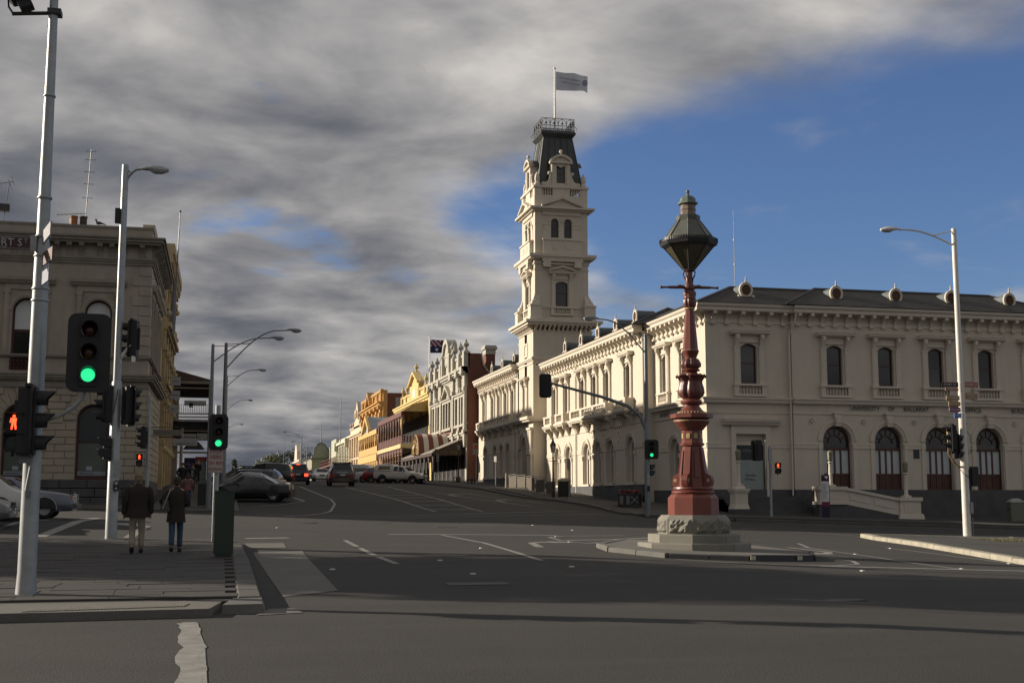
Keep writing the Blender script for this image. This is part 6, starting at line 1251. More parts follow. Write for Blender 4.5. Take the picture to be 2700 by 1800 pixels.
A1 = thing('pipe_support', 'curved grey pipe arm holding the large green traffic light', 'pipe arm', (-2.65, 19.7, 2.75)); q = MB(); q.tube([(.05, -.05, 0), (.3, -.25, .06), (.5, -.32, .18), (.62, -.30, .32), (.70, -.28, .6)], .032, 8); part('pipe', q, galv, A1, 50)
signal('black traffic light seen side on with long visors on the big pole', -2.72, 19.55, 2.74, R(90), None, board=True, w=.5, h=1.05)
pedsignal('pedestrian signal with lit red man at the far left on the big pole', -2.98, 19.55, 2.72, R(8))
# ---------------- lamp pole on the far edge of the median with signals both sides
P2 = street_light('pale galvanised lamp pole on the median beside the walking man', -2.82, 35.44, MZ(-2.82, 35.44), 10.25, .155, .085, [(R(-8), .42, -.12, .5)], galv, .95, low=(.13, 4.2))
q = MB(); q.box(-.22, -.1, 8.6, -.09, .1, 9.0); part('photo_cell_box', q, blackpl, P2)
q = MB(); q.box(.02, -.17, 1.65, .2, -.15, 2.1); part('sticker', q, mat('worn_sticker', (.34, .34, .35), .6, .2, 10), P2); q = MB(); q.prism(rrect(.15, .3, .07), 'y', -.2, -.14); q.T = Matrix.Translation((.1, 0, 1.4)); q.v = []; q.f = []; q.m = []; q.prism(rrect(.15, .3, .07), 'y', -.2, -.14); part('push_button_box', q, blackpl, P2)
q = MB(); q.disc((.1, -.205, 1.47), .05, 12); q.disc((.1, -.205, 1.33), .035, 12); part('push_button', q, galv, P2)
signal('traffic light facing left with three visors on the left of the median lamp pole', -3.12, 35.4, 4.15, R(-90), None, w=.5, h=1.0)
signal('bulky traffic light facing right with round visors on the right of the median lamp pole', -2.42, 35.3, 4.1, R(115), None, w=.62, h=1.1)
signal('traffic light seen from behind on a short white arm of the median lamp pole', -2.52, 35.5, 5.95, R(-100), None, w=.5, h=1.0)
q = MB(); q.tube([(.05, 0, 4.85), (.32, -.05, 5.2), (.45, -.05, 5.34)], .05, 8); q.box(.36, -.1, 4.75, .46, .0, 5.75); part('signal_bracket', q, white, P2)
q = MB(); q.tube([(-.12, -.1, 4.1), (-.2, -.18, 3.5), (-.05, -.2, 3.35), (.05, -.15, 4.0)], .012, 5); part('cable', q, blackpl, P2)
pedsignal('pedestrian signal seen side on at the median lamp pole', -3.05, 35.3, 3.1, R(-80), False)
# ---------------- post with STOP HERE sign
P3 = thing('signal_post', 'grey post on the median end holding the stop here sign', 'post', (-.12, 34.35, MZ(-.1, 34.4))); q = MB(); q.lathe([(.075, -.1), (.07, 3.6)], 12); part('post', q, galv, P3, 40)
signal('traffic light showing green above the stop here sign', -.09, 34.2, 3.36, R(4), 2, w=.5, h=.94, pitch=.29, r=.085)
SH = thing('stop_here_sign', 'white sign with red letters STOP HERE ON RED SIGNAL', 'sign', (-.14, 34.22, 2.62)); q = MB(); q.prism(rrect(.4, .66, .02), 'y', -.012, .012); part('plate', q, mat('dull_sign_white', (.40, .36, .34), .5, .06, 4), SH); redletter = mat('red_letter', (.30, .04, .03), .5, 0)
for s_, z, sz in (('STOP', .23, .15), ('HERE', .08, .15), ('ON RED', -.08, .125), ('SIGNAL', -.235, .125)): text(s_, sz, redletter, SH, (0, -.016, z), (R(90), 0, 0), sx=.9)
q = MB()
for a, b, c, d_ in ((-.195, -.325, .195, -.32), (-.195, .32, .195, .325), (-.195, -.32, -.19, .32), (.19, -.32, .195, .32)): q.box(a, -.0145, b, c, -.012, d_)
part('border', q, redletter, SH)
CAB = thing('signal_cabinet', 'dark green metal cabinet with two stickers standing on the median corner', 'cabinet', (.10, 28.95, MZ(.1, 29)), R(3)); q = MB(); q.box(-.205, -.2, .06, .205, .25, 1.42); q.box(-.215, -.215, 1.42, .215, .265, 1.46); part('body', q, mat('dark_green_enamel', (.018, .034, .022), .45, .12, 3), CAB); q = MB(); q.box(-.17, -.17, -.1, .17, .2, .06); part('base', q, iron, CAB)
q = MB(); q.box(-.12, -.203, 1.12, -.005, -.2, 1.24); part('sticker', q, mat('grey_sticker', (.09, .1, .095), .6, .1), CAB); q = MB(); q.box(.005, -.203, 1.15, .15, -.2, 1.24); part('sticker', q, mat('pale_sticker', (.25, .26, .26), .6, .15, 9), CAB)
q = MB(); q.box(-.19, -.204, .1, .19, -.2, 1.38); part('door', q, MATS['dark_green_enamel'], CAB)
# ---------------- north west corner signal post
P4 = thing('signal_post', 'slim grey signal post at the corner of the sandstone building', 'post', (-3.35, 61.2, MZ(-3.35, 61.2))); q = MB(); q.lathe([(.09, -.1), (.08, 5.2)], 10); part('post', q, galv, P4, 40)
signal('traffic light facing left on the slim post by the sandstone building', -3.65, 61.1, 4.45, R(-90), None, w=.5, h=1.0); pedsignal('pedestrian signal with lit red man on the slim post by the sandstone building', -3.72, 61.0, 3.55, R(0))
# ---------------- mast arm signal on the post office corner
P5 = street_light('tall grey pole with long signal arm and street lamp on the post office corner', 20.92, 60.19, MZ(20.92, 60.2), 9.1, .15, .085, [(R(192), 2.75, .62, 1.0)], steel, 1.0, 'mast_arm_pole', low=(.13, 4.6))
q = MB(); q.tube([(0, 0, 3.3), (-.05, 0, 4.3), (-.35, .08, 5.0), (-.95, .2, 5.45), (-2.2, .48, 5.9), (-4.75, 1.05, 6.6)], [.1, .1, .095, .09, .08, .06], 10); part('signal_arm', q, steel, P5, 50)
signal('traffic light seen from behind at the end of the long arm', 15.92, 61.3, 7.3, R(168), None, w=.62, h=1.22); signal('traffic light showing green on the mast arm pole in front of the post office', 21.1, 60.0, 4.08, R(-14), 2, w=.7, h=.98, pitch=.28, r=.085)
pedsignal('pedestrian signal below the green light on the mast arm pole', 21.15, 60.3, 3.2, R(120), False)
q = MB(); q.box(-.06, -.16, 1.45, .06, -.13, 2.0); part('sticker', q, MATS['worn_sticker'], P5); q = MB(); q.box(-.06, -.2, 1.15, .06, -.14, 1.42); part('push_button_box', q, blackpl, P5)
# ---------------- right lamp pole with name blades and signals
whitep = mat('white_pole', (.60, .58, .53), .5, .12, 4)  # one even warm white over the whole pole
P6 = street_light('tall white lamp pole with brown finger signs on the east median', 29.74, 46.12, MZ(29.74, 46.1), 12.75, .165, .10, [(R(171), 2.35, -.08, .75)], whitep, 1.0, low=(.15, 5.0))
def blade(lb, x, y, z, rz, w_, h_, s_, col, tc=(.6, .58, .52), size=None, side=-1):
    t = thing('finger_sign', lb, 'street sign', (x, y, z), rz, 'finger signs on the white pole'); q = MB(); a, b = sorted((side * .14, side * (.14 + w_))); q.box(a, -.014, -h_ / 2, b, .014, h_ / 2); part('blade', q, mat('blade_%d_%d' % (int(col[0] * 100), int(col[2] * 100)), col, .5, .08), t)
    for i, l_ in enumerate(s_.split('|')): text(l_, size or h_ * .72, mat('blade_white', (.55, .53, .48), .5, 0), t, ((a + b) / 2, -.018, (.25 - .5 * i) * h_ if '|' in s_ else 0), (R(90), 0, 0), sx=.85)
bz = 6.1
blade('dark maroon STURT ST blade on the left of the white pole', 29.7, 46.0, 6.28, R(-8), .72, .2, 'STURT ST', (.035, .014, .016)); blade('red brown LYDIARD ST S blade pointing right on the white pole', 29.75, 46.0, 6.3, R(10), .68, .22, 'LYDIARD ST S', (.30, .09, .06), side=1, size=.14); blade('red brown blade half hidden under the maroon one', 29.7, 46.05, 6.08, R(8), .66, .12, 'LYDIARD ST N', (.32, .12, .06), size=.1)
blade('tan ART GALLERY finger sign on the white pole', 29.7, 46.0, 5.72, R(9), .68, .2, 'ART GALLERY', (.32, .2, .09), size=.13); blade('brown MAJESTYS THEATRE finger sign pointing right on the white pole', 29.75, 46.0, 5.82, R(10), .62, .26, 'HER MAJESTYS|THEATRE', (.27, .16, .07), side=1, size=.1)
blade('orange brown GOLD SHOP finger sign on the white pole', 29.72, 46.0, 5.48, R(8), .58, .2, 'GOLD SHOP', (.28, .15, .05), size=.14); blade('purple 400m finger sign on the white pole', 29.72, 46.0, 5.24, R(9), .58, .2, 'Gardens 400m', (.16, .05, .13), size=.12); blade('blue RSL arrow blade lowest on the white pole', 29.74, 46.0, 5.0, R(9), .36, .2, '< RSL', (.05, .12, .42), size=.15)
q = MB(); q.tube([(-.1, 0, 2.75), (-.5, -.06, 2.95), (-.75, -.1, 3.3), (-.78, -.1, 4.4)], .04, 8); part('signal_bracket', q, mat('ochre_pipe', (.35, .25, .11), .5, .2, 8), P6, 50)
q = MB(); q.tube([(.12, -.05, 4.3), (.3, -.1, 4.0), (.28, -.1, 3.4), (.14, -.05, 3.3)], .014, 5); q.tube([(-.5, -.1, 3.0), (-.2, -.25, 2.5), (.3, -.1, 2.3)], .014, 5); part('cable', q, blackpl, P6)
signal('traffic light facing left with pale sunlit visors beside the white pole', 29.1, 46.0, 4.1, R(-105), None, w=.62, h=1.16); signal('black traffic light facing away on the white pole', 29.45, 46.1, 3.75, R(80), None, w=.5, h=1.0)
q = MB(); q.box(.16, -.1, 1.85, .24, .0, 2.7); q.cbox((.4, -.05, 2.4), (.3, .2, .8)); part('signal_back', q, blackpl, P6); q = MB(); q.box(.1, -.18, .9, .22, -.12, 1.35); part('push_button_box', q, mat('pale_lilac_box', (.3, .28, .32), .5, 0), P6); q = MB(); q.lathe([(.025, 0), (.025, .75)], 8, (.2, -.12, 0)); part('conduit', q, steel, P6)
# ---------------- pedestrian signal post, totem, bins, planter, benches
P7 = thing('signal_post', 'slim grey pedestrian signal post in front of the corner entrance', 'post', (28.2, 61.5, MZ(28.2, 61.5))); q = MB(); q.lathe([(.07, -.1), (.06, 3.7)], 10); q.box(-.09, -.06, 2.9, .09, .05, 3.6); q.tube([(-.2, -.02, 1.9), (-.2, -.02, 2.9)], .02, 5); part('post', q, galv, P7, 40); q = MB(); q.tube([(-.25, 0, 2.5), (-.25, 0, 4.0)], .02, 6); part('thin_post', q, white, P7)
pedsignal('pedestrian signal with dim red man in front of the corner entrance', 28.55, 61.3, 3.35, R(-10)); signal('dark traffic light seen from behind at the corner entrance', 27.55, 61.7, 4.15, R(175), None, w=.62, h=1.1)
TT = thing('bus_stop_totem', 'slim purple and white bus stop totem at the foot of the ramp', 'totem', (32.0, 62.8, MZ(32, 62.8)), R(-40)); q = MB(); q.box(-.21, -.05, 0, .21, .05, 2.3); part('body', q, mat('deep_purple', (.028, .014, .05), .5, .05), TT); q = MB(); q.box(-.2, -.055, .85, .2, -.05, 1.95); part('timetable_panel', q, signwhite, TT); q = MB(); q.box(-.2, -.056, .6, .2, -.05, .84); q.box(-.215, -.056, 2.0, -.15, .04, 2.25); part('red_band', q, mat('crimson', (.20, .02, .06), .5, 0), TT); q = MB(); q.add([(-.06, -.054, 2.22), (.16, -.054, 2.22), (.1, -.054, 2.05), (.04, -.054, 2.12)], [(0, 1, 2, 3)]); part('bus_mark', q, signwhite, TT)
tm = MB(); [tm.box(-.17, -.058, 1.0 + .07 * k, .15 - random.uniform(0, .12), -.0555, 1.03 + .07 * k) for k in range(12)]; part('timetable_print', tm, mat('grey_print', (.3, .3, .32), .6, 0), TT)
def street_bin(lb, x, y, rz, m, lid):
    t = thing('litter_bin', lb, 'litter bin', (x, y, MZ(x, y)), rz, 'box litter bins on the footpaths'); q = MB(); q.box(-.36, -.3, .08, .36, .3, 1.12); part('body', q, m, t); q = MB(); q.loft([[(-.4, -.34, 1.12), (.4, -.34, 1.12), (.4, .34, 1.12), (-.4, .34, 1.12)], [(-.38, -.32, 1.2), (.38, -.32, 1.2), (.38, .32, 1.2), (-.38, .32, 1.2)], [(-.16, -.15, 1.34), (.16, -.15, 1.34), (.16, .15, 1.34), (-.16, .15, 1.34)]]); part('lid', q, lid, t)
    for k in range(7): q = MB(); q.box(-.33, -.315, .12 + .14 * k, .33, -.3, .22 + .14 * k); q.box(-.375, -.27, .12 + .14 * k, -.36, .27, .22 + .14 * k); part('slat', q, m, t)
    q = MB(); q.T = Matrix.Translation((-.38, 0, .75)) @ Matrix.Rotation(R(90), 4, 'Z')
    for sg in (-1, 1): q.tube([(sg * .02, 0, 0), (sg * .12, 0, .1), (sg * .18, 0, .06), (sg * .15, 0, .0)], .012, 4); q.tube([(sg * .02, 0, 0), (sg * .12, 0, -.1), (sg * .18, 0, -.06), (sg * .15, 0, .0)], .012, 4)
    part('scroll_ornament', q, iron, t); return t
street_bin('grey green slatted litter bin by the ramp wall at the right edge', 43.6, 62.8, R(-14), mat('grey_green_slat', (.16, .165, .13), .6, .12, 6), mat('pale_metal_lid', (.3, .3, .28), .5, .1)); street_bin('dark litter bin with beige lid in front of the arched windows', 22.4, 81.3, R(0), mat('black_slat', (.02, .02, .018), .6, .1), mat('beige_lid', (.30, .25, .17), .6, .1))
street_bin('black litter bin with pale scroll ornament on the west footpath', -.75, 65.6, R(80), MATS['black_slat'], MATS['black_slat'])
q = MB(); t_ = [o for o in bpy.data.objects if o.name.startswith('litter_bin')][-1]; t_ = bpy.data.objects['litter_bin.002']
for z0 in (.35, .8): q.tube([(.37, .16 * cos(a) + .02, z0 + .16 * sin(a)) for a in [R(40 + 35 * i) for i in range(8)]], .016, 5)
q.T = Matrix(); part('pale_scroll', q, mat('pale_scroll', (.3, .3, .3), .5, 0), t_)
PT = thing('flower_planter', 'dark square planter with scroll ornament full of pink red flowers', 'planter', (23.1, 69.6, MZ(23.1, 69.6)), R(-28)); q = MB(); q.box(-.62, -.45, .06, .62, .45, .72); part('box', q, mat('black_slat', (.02, .02, .018)), PT); q = MB(); q.box(-.66, -.49, .68, .66, .49, .76); q.box(-.62, -.47, .0, -.55, .47, .72); q.box(.55, -.47, 0, .62, .47, .72); part('frame', q, iron, PT)
for x0 in (-.5, -.12): q = MB(); q.box(x0, -.46, .14, x0 + .2, -.45, .64); part('pale_panel', q, mat('dim_pale_panel', (.14, .14, .13), .6, .1), PT)
q = MB()
for sx, sz in ((-1, 1), (1, 1), (-1, -1), (1, -1)): q.tube([(.36, -.47, .4), (.36 + sx * .1, -.47, .4 + sz * .1), (.36 + sx * .17, -.47, .4 + sz * .2), (.36 + sx * .21, -.47, .4 + sz * .15), (.36 + sx * .18, -.47, .4 + sz * .1)], .014, 5)
q.disc((.36, -.475, .4), .05, 10); part('scroll_ornament', q, mat('pale_scroll', (.3, .3, .3), .5, 0), PT)
fl = MB(); lf = MB()
for i in range(420):
    x, y, z = random.uniform(-.58, .58), random.uniform(-.42, .42), .76 + random.uniform(.0, .2); s = random.uniform(.025, .05); a, b = random.uniform(0, PI), random.uniform(-.6, .6); u = Vector((cos(a), sin(a), b)) * s; w_ = Vector((-sin(a), cos(a), random.uniform(-.5, .5))) * s; p = Vector((x, y, z)); (fl if i % 3 else lf).add([p - u - w_, p + u - w_, p + u + w_, p - u + w_], [(0, 1, 2, 3)])
o = part('flowers', fl, mat('pink_red_petal', (.36, .05, .07), .7, .3, 20), PT); o['kind'] = 'stuff'; o = part('leaves', lf, mat('flower_leaf', (.05, .09, .03), .7, .3, 20), PT); o['kind'] = 'stuff'
def vict_lamp(lb, x, y):
    t = thing('heritage_lamp', lb, 'street light', (x, y, MZ(x, y)), 0, 'heritage lamp posts outside the post office'); q = MB(); q.lathe([(.13, 0), (.12, .25), (.07, .35), (.055, 2.6), (.08, 2.62), (.05, 2.7), (.045, 2.95), (.09, 3.0)], 10); q.tube([(-.28, 0, 2.45), (.28, 0, 2.45)], .022, 6); part('post', q, mat('dark_maroon_post', (.04, .014, .012), .5, .1), t, 40)
    q = MB(); q.lathe([(.11, 3.02), (.22, 3.5)], 4, a0=PI / 4, cap=False); part('lantern_glass', q, mat('pale_lantern_glass', (.42, .40, .33), .2, .1), t)
    q = MB(); q.lathe([(.25, 3.5), (.25, 3.53), (.08, 3.78), (.09, 3.84), (.05, 3.9), (.06, 3.96), (.02, 4.05), (.015, 4.2)], 4, a0=PI / 4)
    for k in range(4): a = PI / 4 + k * PI / 2; q.tube([(.11 * cos(a), .11 * sin(a), 3.0), (.22 * cos(a), .22 * sin(a), 3.5)], .016, 4)
    part('lantern_frame', q, MATS['dark_maroon_post'], t)
vict_lamp('heritage lamp post with glass lantern before the arched windows', 21.95, 82.5); vict_lamp('heritage lamp post in shade before the gold shop verandah', 21.6, 115.5)
bp_ = mat('bronze_mesh', (.10, .08, .055), .6, .15, 6)
FE = thing('footpath_barrier', 'row of five low barrier panels along the kerb by the tower', 'barrier', (22.3, 90, 0))
for k in range(5):
    y0 = 84.0 + k * 2.7; x0 = 22.5 - k * .06; z = MZ(x0, y0 + 1.2); q = MB(); q.box(x0 - .02, y0 + .08, z + .12, x0 + .02, y0 + 2.3, z + .95); part('barrier_panel', q, bp_, FE, world=True)
    q = MB()
    for yy in (y0, y0 + 2.38): q.tube([(x0, yy, z - .1), (x0, yy, z + 1.12)], .03, 6)
    for zz in (.1, .98, 1.12): q.tube([(x0, y0, z + zz), (x0, y0 + 2.38, z + zz)], .022, 5)
    part('barrier_rail', q, mat('silver_rail', (.26, .245, .21), .45, .1), FE, world=True)
def sign_post(lb, x, y, h, w_, hh, col, extra=None, m=galv):
    t = thing('parking_sign', lb, 'sign', (x, y, MZ(x, y)), R(-60)); q = MB(); q.lathe([(.035, -.1), (.03, h)], 8); part('post', q, m, t); q = MB(); q.box(-w_ / 2, -.05, h - hh, w_ / 2, -.03, h); part('plate', q, mat('plate_%d' % int(col[0] * 100), col, .5, .05), t)
    if extra: q = MB(); q.box(extra[0], -.056, h - extra[1], extra[2], -.05, h - extra[3]); part('panel', q, mat('orange_panel', (.55, .13, .04), .5, 0), t)
    return t
sign_post('small pale parking sign on a post beside the back wing', 21.6, 99.2, 2.5, .3, .45, (.32, .30, .25)); sign_post('pale parking sign on a post before the gold shop', 20.0, 117.5, 2.7, .4, .8, (.24, .23, .2)); sign_post('white bus stop flag sign with orange panel on a post', 21.2, 105.2, 3.6, .75, 1.0, (.40, .36, .3), (-.2, .5, .34, .15)); sign_post('lone thin grey sign post near the heritage lamp', 22.1, 79.0, 2.6, .28, .7, (.26, .27, .28))
BO = thing('bollard', 'pale square bollard near the entrance bay', 'bollard', (22.3, 98.4, MZ(22.3, 98.4))); q = MB(); q.cbox((0, 0, .55), (.16, .16, 1.3), 0, .8); part('post', q, mat('pale_bollard', (.4, .34, .24), .7, .1), BO)
for lb, x, y in (('dark street bench nearest the post office back wing', 22.4, 113.2), ('dark street bench before the gold shop entrance', 22.0, 118.6)):
    t = thing('street_bench', lb, 'bench', (x, y, MZ(x, y)), R(90), 'benches before the gold shop')
    for k in range(4): q = MB(); q.box(-.9, -.25 + k * .13, .44, .9, -.14 + k * .13, .48); part('slat', q, mat('grey_bench_slat', (.15, .14, .13), .6, .1), t)
    for sx in (-.7, .7): q = MB(); q.box(sx - .04, -.22, 0, sx + .04, -.14, .44); q.box(sx - .04, .14, 0, sx + .04, .22, .44); part('leg', q, iron, t)
# ---------------- street lamps up the side street
GL = 'curved arm street lamps along the west kerb'
street_light('nearest long curved arm lamp over parked cars on the west kerb', -.55, 62.8, MZ(-.5, 62.8), 8.0, .13, .07, [(R(-6), 2.75, .35, .9)], steel, .85, grp=GL); street_light('second curved arm lamp with long arm and large head beside the black sedan', .1, 77, MZ(.3, 77), 9.15, .2, .09, [(R(-8), 3.6, .8, 1.6)], steel, 1.1, grp=GL, low=(.17, 4.5))
for y, k in ((113, 'third'), (160, 'fourth'), (226, 'fifth')): street_light('%s and more distant curved arm lamp up the west kerb' % k, .3, y, MZ(.3, y), 9.3, .12, .07, [(R(-8), 2.6, .5, 1.0)], steel, 1.0, grp=GL)
street_light('far small lamp with its arm reaching left over the road', 20.2, 330, 5.4, 13, .2, .12, [(R(172), 3.6, .5, 1.2)], steel, 1.6); street_light('far lamp leaning over the street before the rounded building', 20.0, 305, 5.3, 9.5, .14, .09, [(R(172), 2.8, .5, 1.2)], steel, 1.2)
# ================================================================ vehicles (x forward, y left, z up)
paintc = {}
def cpaint(name, col, metal=.0, rough=.32): return mat(name, col, rough, .03, 3, 0, metal, coat=.6)
carglass = mat('car_glass', (.018, .02, .023), .05, 0, spec=.7); trimb = mat('black_trim', (.015, .015, .016), .6, .1); alloy = mat('wheel_alloy', (.34, .34, .35), .35, .05, metal=.6); tail = mat('tail_lamp_red', (.22, .012, .01), .25, 0, coat=.5); headl = mat('head_lamp', (.5, .5, .5), .1, 0, coat=.8); amberl = mat('amber_indicator', (.42, .13, .02), .25, 0); platem = mat('number_plate', (.5, .5, .47), .5, 0); brakelit = mat('brake_lamp_lit', (.6, .03, .02), .4, 0, emit=((1, .05, .02), 3.0))
def wheel_meshes(r, w, style):
    t = MB(); t.lathe([(r * .62, -w / 2), (r * .93, -w / 2), (r, -w * .35), (r, w * .35), (r * .93, w / 2), (r * .62, w / 2)], 22, cap=False); a = MB(); a.lathe([(r * .66, -w * .2), (r * .66, w * .42), (r * .6, w * .44), (r * .56, w * .3), (.02, w * .25)], 22, cap=True)
    if style: 
        for k in range(style): an = 2 * PI * k / style; a.tube([(r * .12 * cos(an), r * .12 * sin(an), w * .36), (r * .6 * cos(an), r * .6 * sin(an), w * .42)], [r * .09, r * .06], 5)
    a.lathe([(.0, w * .46), (r * .14, w * .44), (r * .16, w * .3)], 10, cap=False)
    return t, a
def car(name, label, loc, heading, prof, W_, paint, wheels, r=.31, cat='car', group=None, tailm=None, lit=False, style=9, plate=True, glassx=None, cladding=False, extras=None):
    """prof: list of stations (x, z_bottom, z_belt, z_top, half width at belt, half width at top); glassx = (windscreen base, top, rear top, rear base)"""
    x0, y0 = loc; t = thing(name, label, cat, (x0, y0, g(x0, y0)), heading, group)
    d = .8; fx, fy = x0 + cos(heading) * d, y0 + sin(heading) * d; bx, by = x0 - cos(heading) * d, y0 - sin(heading) * d
    pitch = math.atan((g(fx, fy) - g(bx, by)) / (2 * d)); t.rotation_euler = Matrix.Rotation(heading, 3, 'Z').to_4x4().to_euler(); t.rotation_mode = 'XYZ'; t.rotation_euler = (Matrix.Rotation(heading, 4, 'Z') @ Matrix.Rotation(-pitch, 4, 'Y')).to_euler()
    q = MB(); rings = []
    for (x, zb, zm, zt, hb, ht) in prof:
        zs = zb + .45 * (zm - zb); rings.append([(x, s * y, z) for s, y, z in ((1, hb * .9, zb), (1, hb, zb + .12), (1, hb * 1.015, zs), (1, hb * .985, zm), (1, ht * 1.0, zt - .05 * (zt > zm + .1)), (1, ht * .8, zt), (-1, ht * .8, zt), (-1, ht * 1.0, zt - .05 * (zt > zm + .1)), (-1, hb * .985, zm), (-1, hb * 1.015, zs), (-1, hb, zb + .12), (-1, hb * .9, zb))])
    q.loft(rings); part('body', q, paint, t, 38)
    def at(x):
        for a, b in zip(prof, prof[1:]):
            lo, hi = (a, b) if a[0] <= b[0] else (b, a)
            if lo[0] <= x <= hi[0]: u = (x - lo[0]) / max(1e-6, hi[0] - lo[0]); return [lo[i] + (hi[i] - lo[i]) * u for i in range(6)]
        return prof[0] if abs(x - prof[0][0]) < abs(x - prof[-1][0]) else prof[-1]
    gx = glassx
    if gx:
        wb, wt, rt, rb_, doors = gx; segs = [wt - .02] + doors + [rt + .02]
        for s in (1, -1):
            for i, (a, b) in enumerate(zip(segs, segs[1:])):
                a, b = a - .035, b + .035; n = 4; T0 = []; B0 = []
                for k in range(n + 1):
                    x = a + (b - a) * k / n; p = at(x); zt, zm = p[3] - .1, p[2] + .03
                    if zt < zm: zt = zm
                    y_at = lambda z: (p[4] * .985 + (p[5] - p[4] * .985) * (z - p[2]) / max(.05, p[3] - .05 - p[2]) + .006); T0.append((x, s * y_at(zt), zt)); B0.append((x, s * y_at(zm), zm))
                if i == 0: 
                    xb = min(wb - .25, wt + .42); p = at(xb); B0.insert(0, (xb, s * (p[4] * .985 + .004), p[2] + .03)); T0.insert(0, (xb, s * (p[4] * .985 + .004), p[2] + .035))
                mb_ = MB(); mb_.add(B0 + T0, [(k, k + 1, len(B0) + k + 1, len(B0) + k) for k in range(len(B0) - 1)]); part('side_window', mb_, carglass, t)
        for nm, (xa, xb) in (('windscreen', (wb, wt)), ('rear_window', (rb_, rt))):
            mb_ = MB(); off = .012; v = []
            for k in range(5):
                u = .06 + .86 * k / 4; x = xa + (xb - xa) * u; p = at(x); 
                for j in range(5): yy = (-1 + 2 * j / 4) * p[5] * .86; v.append((x + (off if xa > xb else -off), yy, p[3] + .012))
            mb_.add(v, [(k * 5 + j, k * 5 + j + 1, (k + 1) * 5 + j + 1, (k + 1) * 5 + j) for k in range(4) for j in range(4)]); part(nm, mb_, carglass, t)
    tm_, am = wheel_meshes(r, .21, style); me_t, me_a = tm_.mesh('tyre', rubber, 40), am.mesh('rim', alloy, 40)
    wy = max(p[4] for p in prof) - .09
    for wx in wheels:
        for s in (1, -1):
            o = mk('wheel', me_t, t, (wx, s * wy, r)); o.rotation_euler = (R(-90) if s > 0 else R(90), 0, 0); mk('rim', me_a, o)
            mb_ = MB(); mb_.prism([(wx + (r + .07) * cos(a), r + .02 + (r + .07) * sin(a)) for a in [PI * i / 12 for i in range(13)]], 'y', s * (wy + .02), s * (wy + .11)); part('wheel_arch', mb_, trimb, t)
    f, b = prof[-1], prof[0]
    zf = f[1] + (f[2] - f[1]) * .72; zb = b[2] - .14
    for s in (1, -1):
        mb_ = MB(); mb_.ball((f[0] - .06, s * f[4] * .72, zf), .17, 10, 6, (.5, 1, .55)); part('headlight', mb_, headl, t, 60)
        mb_ = MB(); mb_.box(b[0] - .02, s * b[4] * .98 if s < 0 else b[4] * .62, zb - .16, b[0] + .16, b[4] * .98 if s > 0 else -b[4] * .62, zb + .06); part('tail_lamp', mb_, brakelit if lit else tail, t)
        mb_ = MB(); p = at(gx[0] - .2) if gx else f; mb_.ball(((gx[0] if gx else 1) - .45, s * (p[4] + .1), p[2] + .1), .1, 8, 5, (.6, 1, .7)); part('wing_mirror', mb_, paint, t, 60)
    mb_ = MB(); mb_.box(f[0] - .1, -f[4] * .9, f[1] + .02, f[0] + .05, f[4] * .9, f[1] + .22); part('front_bumper', mb_, trimb if cladding else paint, t); mb_ = MB(); mb_.box(b[0] - .06, -b[4] * .92, b[1] + .02, b[0] + .1, b[4] * .92, b[1] + .26); part('rear_bumper', mb_, trimb if cladding else paint, t)
    mb_ = MB(); mb_.box(f[0] - .02, -.32, f[1] + .34, f[0] + .03, .32, f[1] + .46); part('grille', mb_, trimb, t)
    if plate: mb_ = MB(); mb_.box(b[0] - .04, -.19, b[1] + .42, b[0] - .01, .19, b[1] + .54); part('number_plate', mb_, platem, t); mb_ = MB(); mb_.box(f[0] + .05, -.19, f[1] + .1, f[0] + .07, .19, f[1] + .2); part('number_plate', mb_, platem, t)
    if extras: extras(t)
    return t
SEDAN = [(-2.35, .32, .72, .82, .74, .66), (-2.3, .24, .90, .98, .82, .72), (-1.75, .22, .93, 1.03, .87, .72), (-1.45, .22, .94, 1.06, .88, .70), (-.75, .20, .95, 1.40, .89, .62), (-.2, .20, .94, 1.45, .90, .62), (.35, .20, .92, 1.41, .90, .62), (1.15, .20, .89, .99, .89, .68), (1.5, .22, .86, .93, .88, .68), (2.1, .24, .74, .80, .82, .64), (2.35, .3, .60, .64, .72, .56)]
SGX = (1.1, .33, -.75, -1.42, [-.2])
SUV = [(-2.2, .36, .98, 1.02, .80, .72), (-2.15, .30, 1.05, 1.2, .86, .70), (-1.9, .28, 1.08, 1.62, .89, .64), (-1.2, .26, 1.08, 1.70, .91, .64), (-.2, .26, 1.06, 1.72, .92, .64), (.45, .26, 1.04, 1.66, .92, .63), (1.15, .26, 1.02, 1.10, .90, .72), (1.6, .28, .98, 1.05, .89, .72), (2.1, .32, .84, .92, .84, .66), (2.25, .36, .7, .74, .76, .6)]
UGX = (1.12, .45, -1.85, -2.14, [-.25, -1.15])
WAGON = [(-2.4, .32, .85, .9, .78, .66), (-2.34, .26, .95, 1.08, .84, .68), (-2.05, .24, .96, 1.40, .87, .62), (-1.2, .22, .96, 1.47, .89, .62), (-.2, .22, .95, 1.49, .9, .62), (.35, .22, .93, 1.44, .9, .62), (1.15, .22, .9, 1.0, .89, .68), (1.6, .24, .86, .93, .87, .66), (2.15, .26, .74, .8, .82, .62), (2.35, .3, .6, .64, .74, .56)]
WGX = (1.1, .33, -2.0, -2.33, [-.2, -1.15])
blk = cpaint('black_car_paint', (.008, .007, .010)); slv = cpaint('silver_car_paint', (.22, .225, .23), .5); dgr = cpaint('dark_grey_car_paint', (.035, .034, .036), .3); wht = cpaint('white_car_paint', (.55, .54, .51)); gsl = cpaint('grey_silver_paint', (.10, .105, .12), .4); redp = cpaint('red_car_paint', (.20, .015, .015)); navy = cpaint('navy_car_paint', (.014, .016, .03), .2)
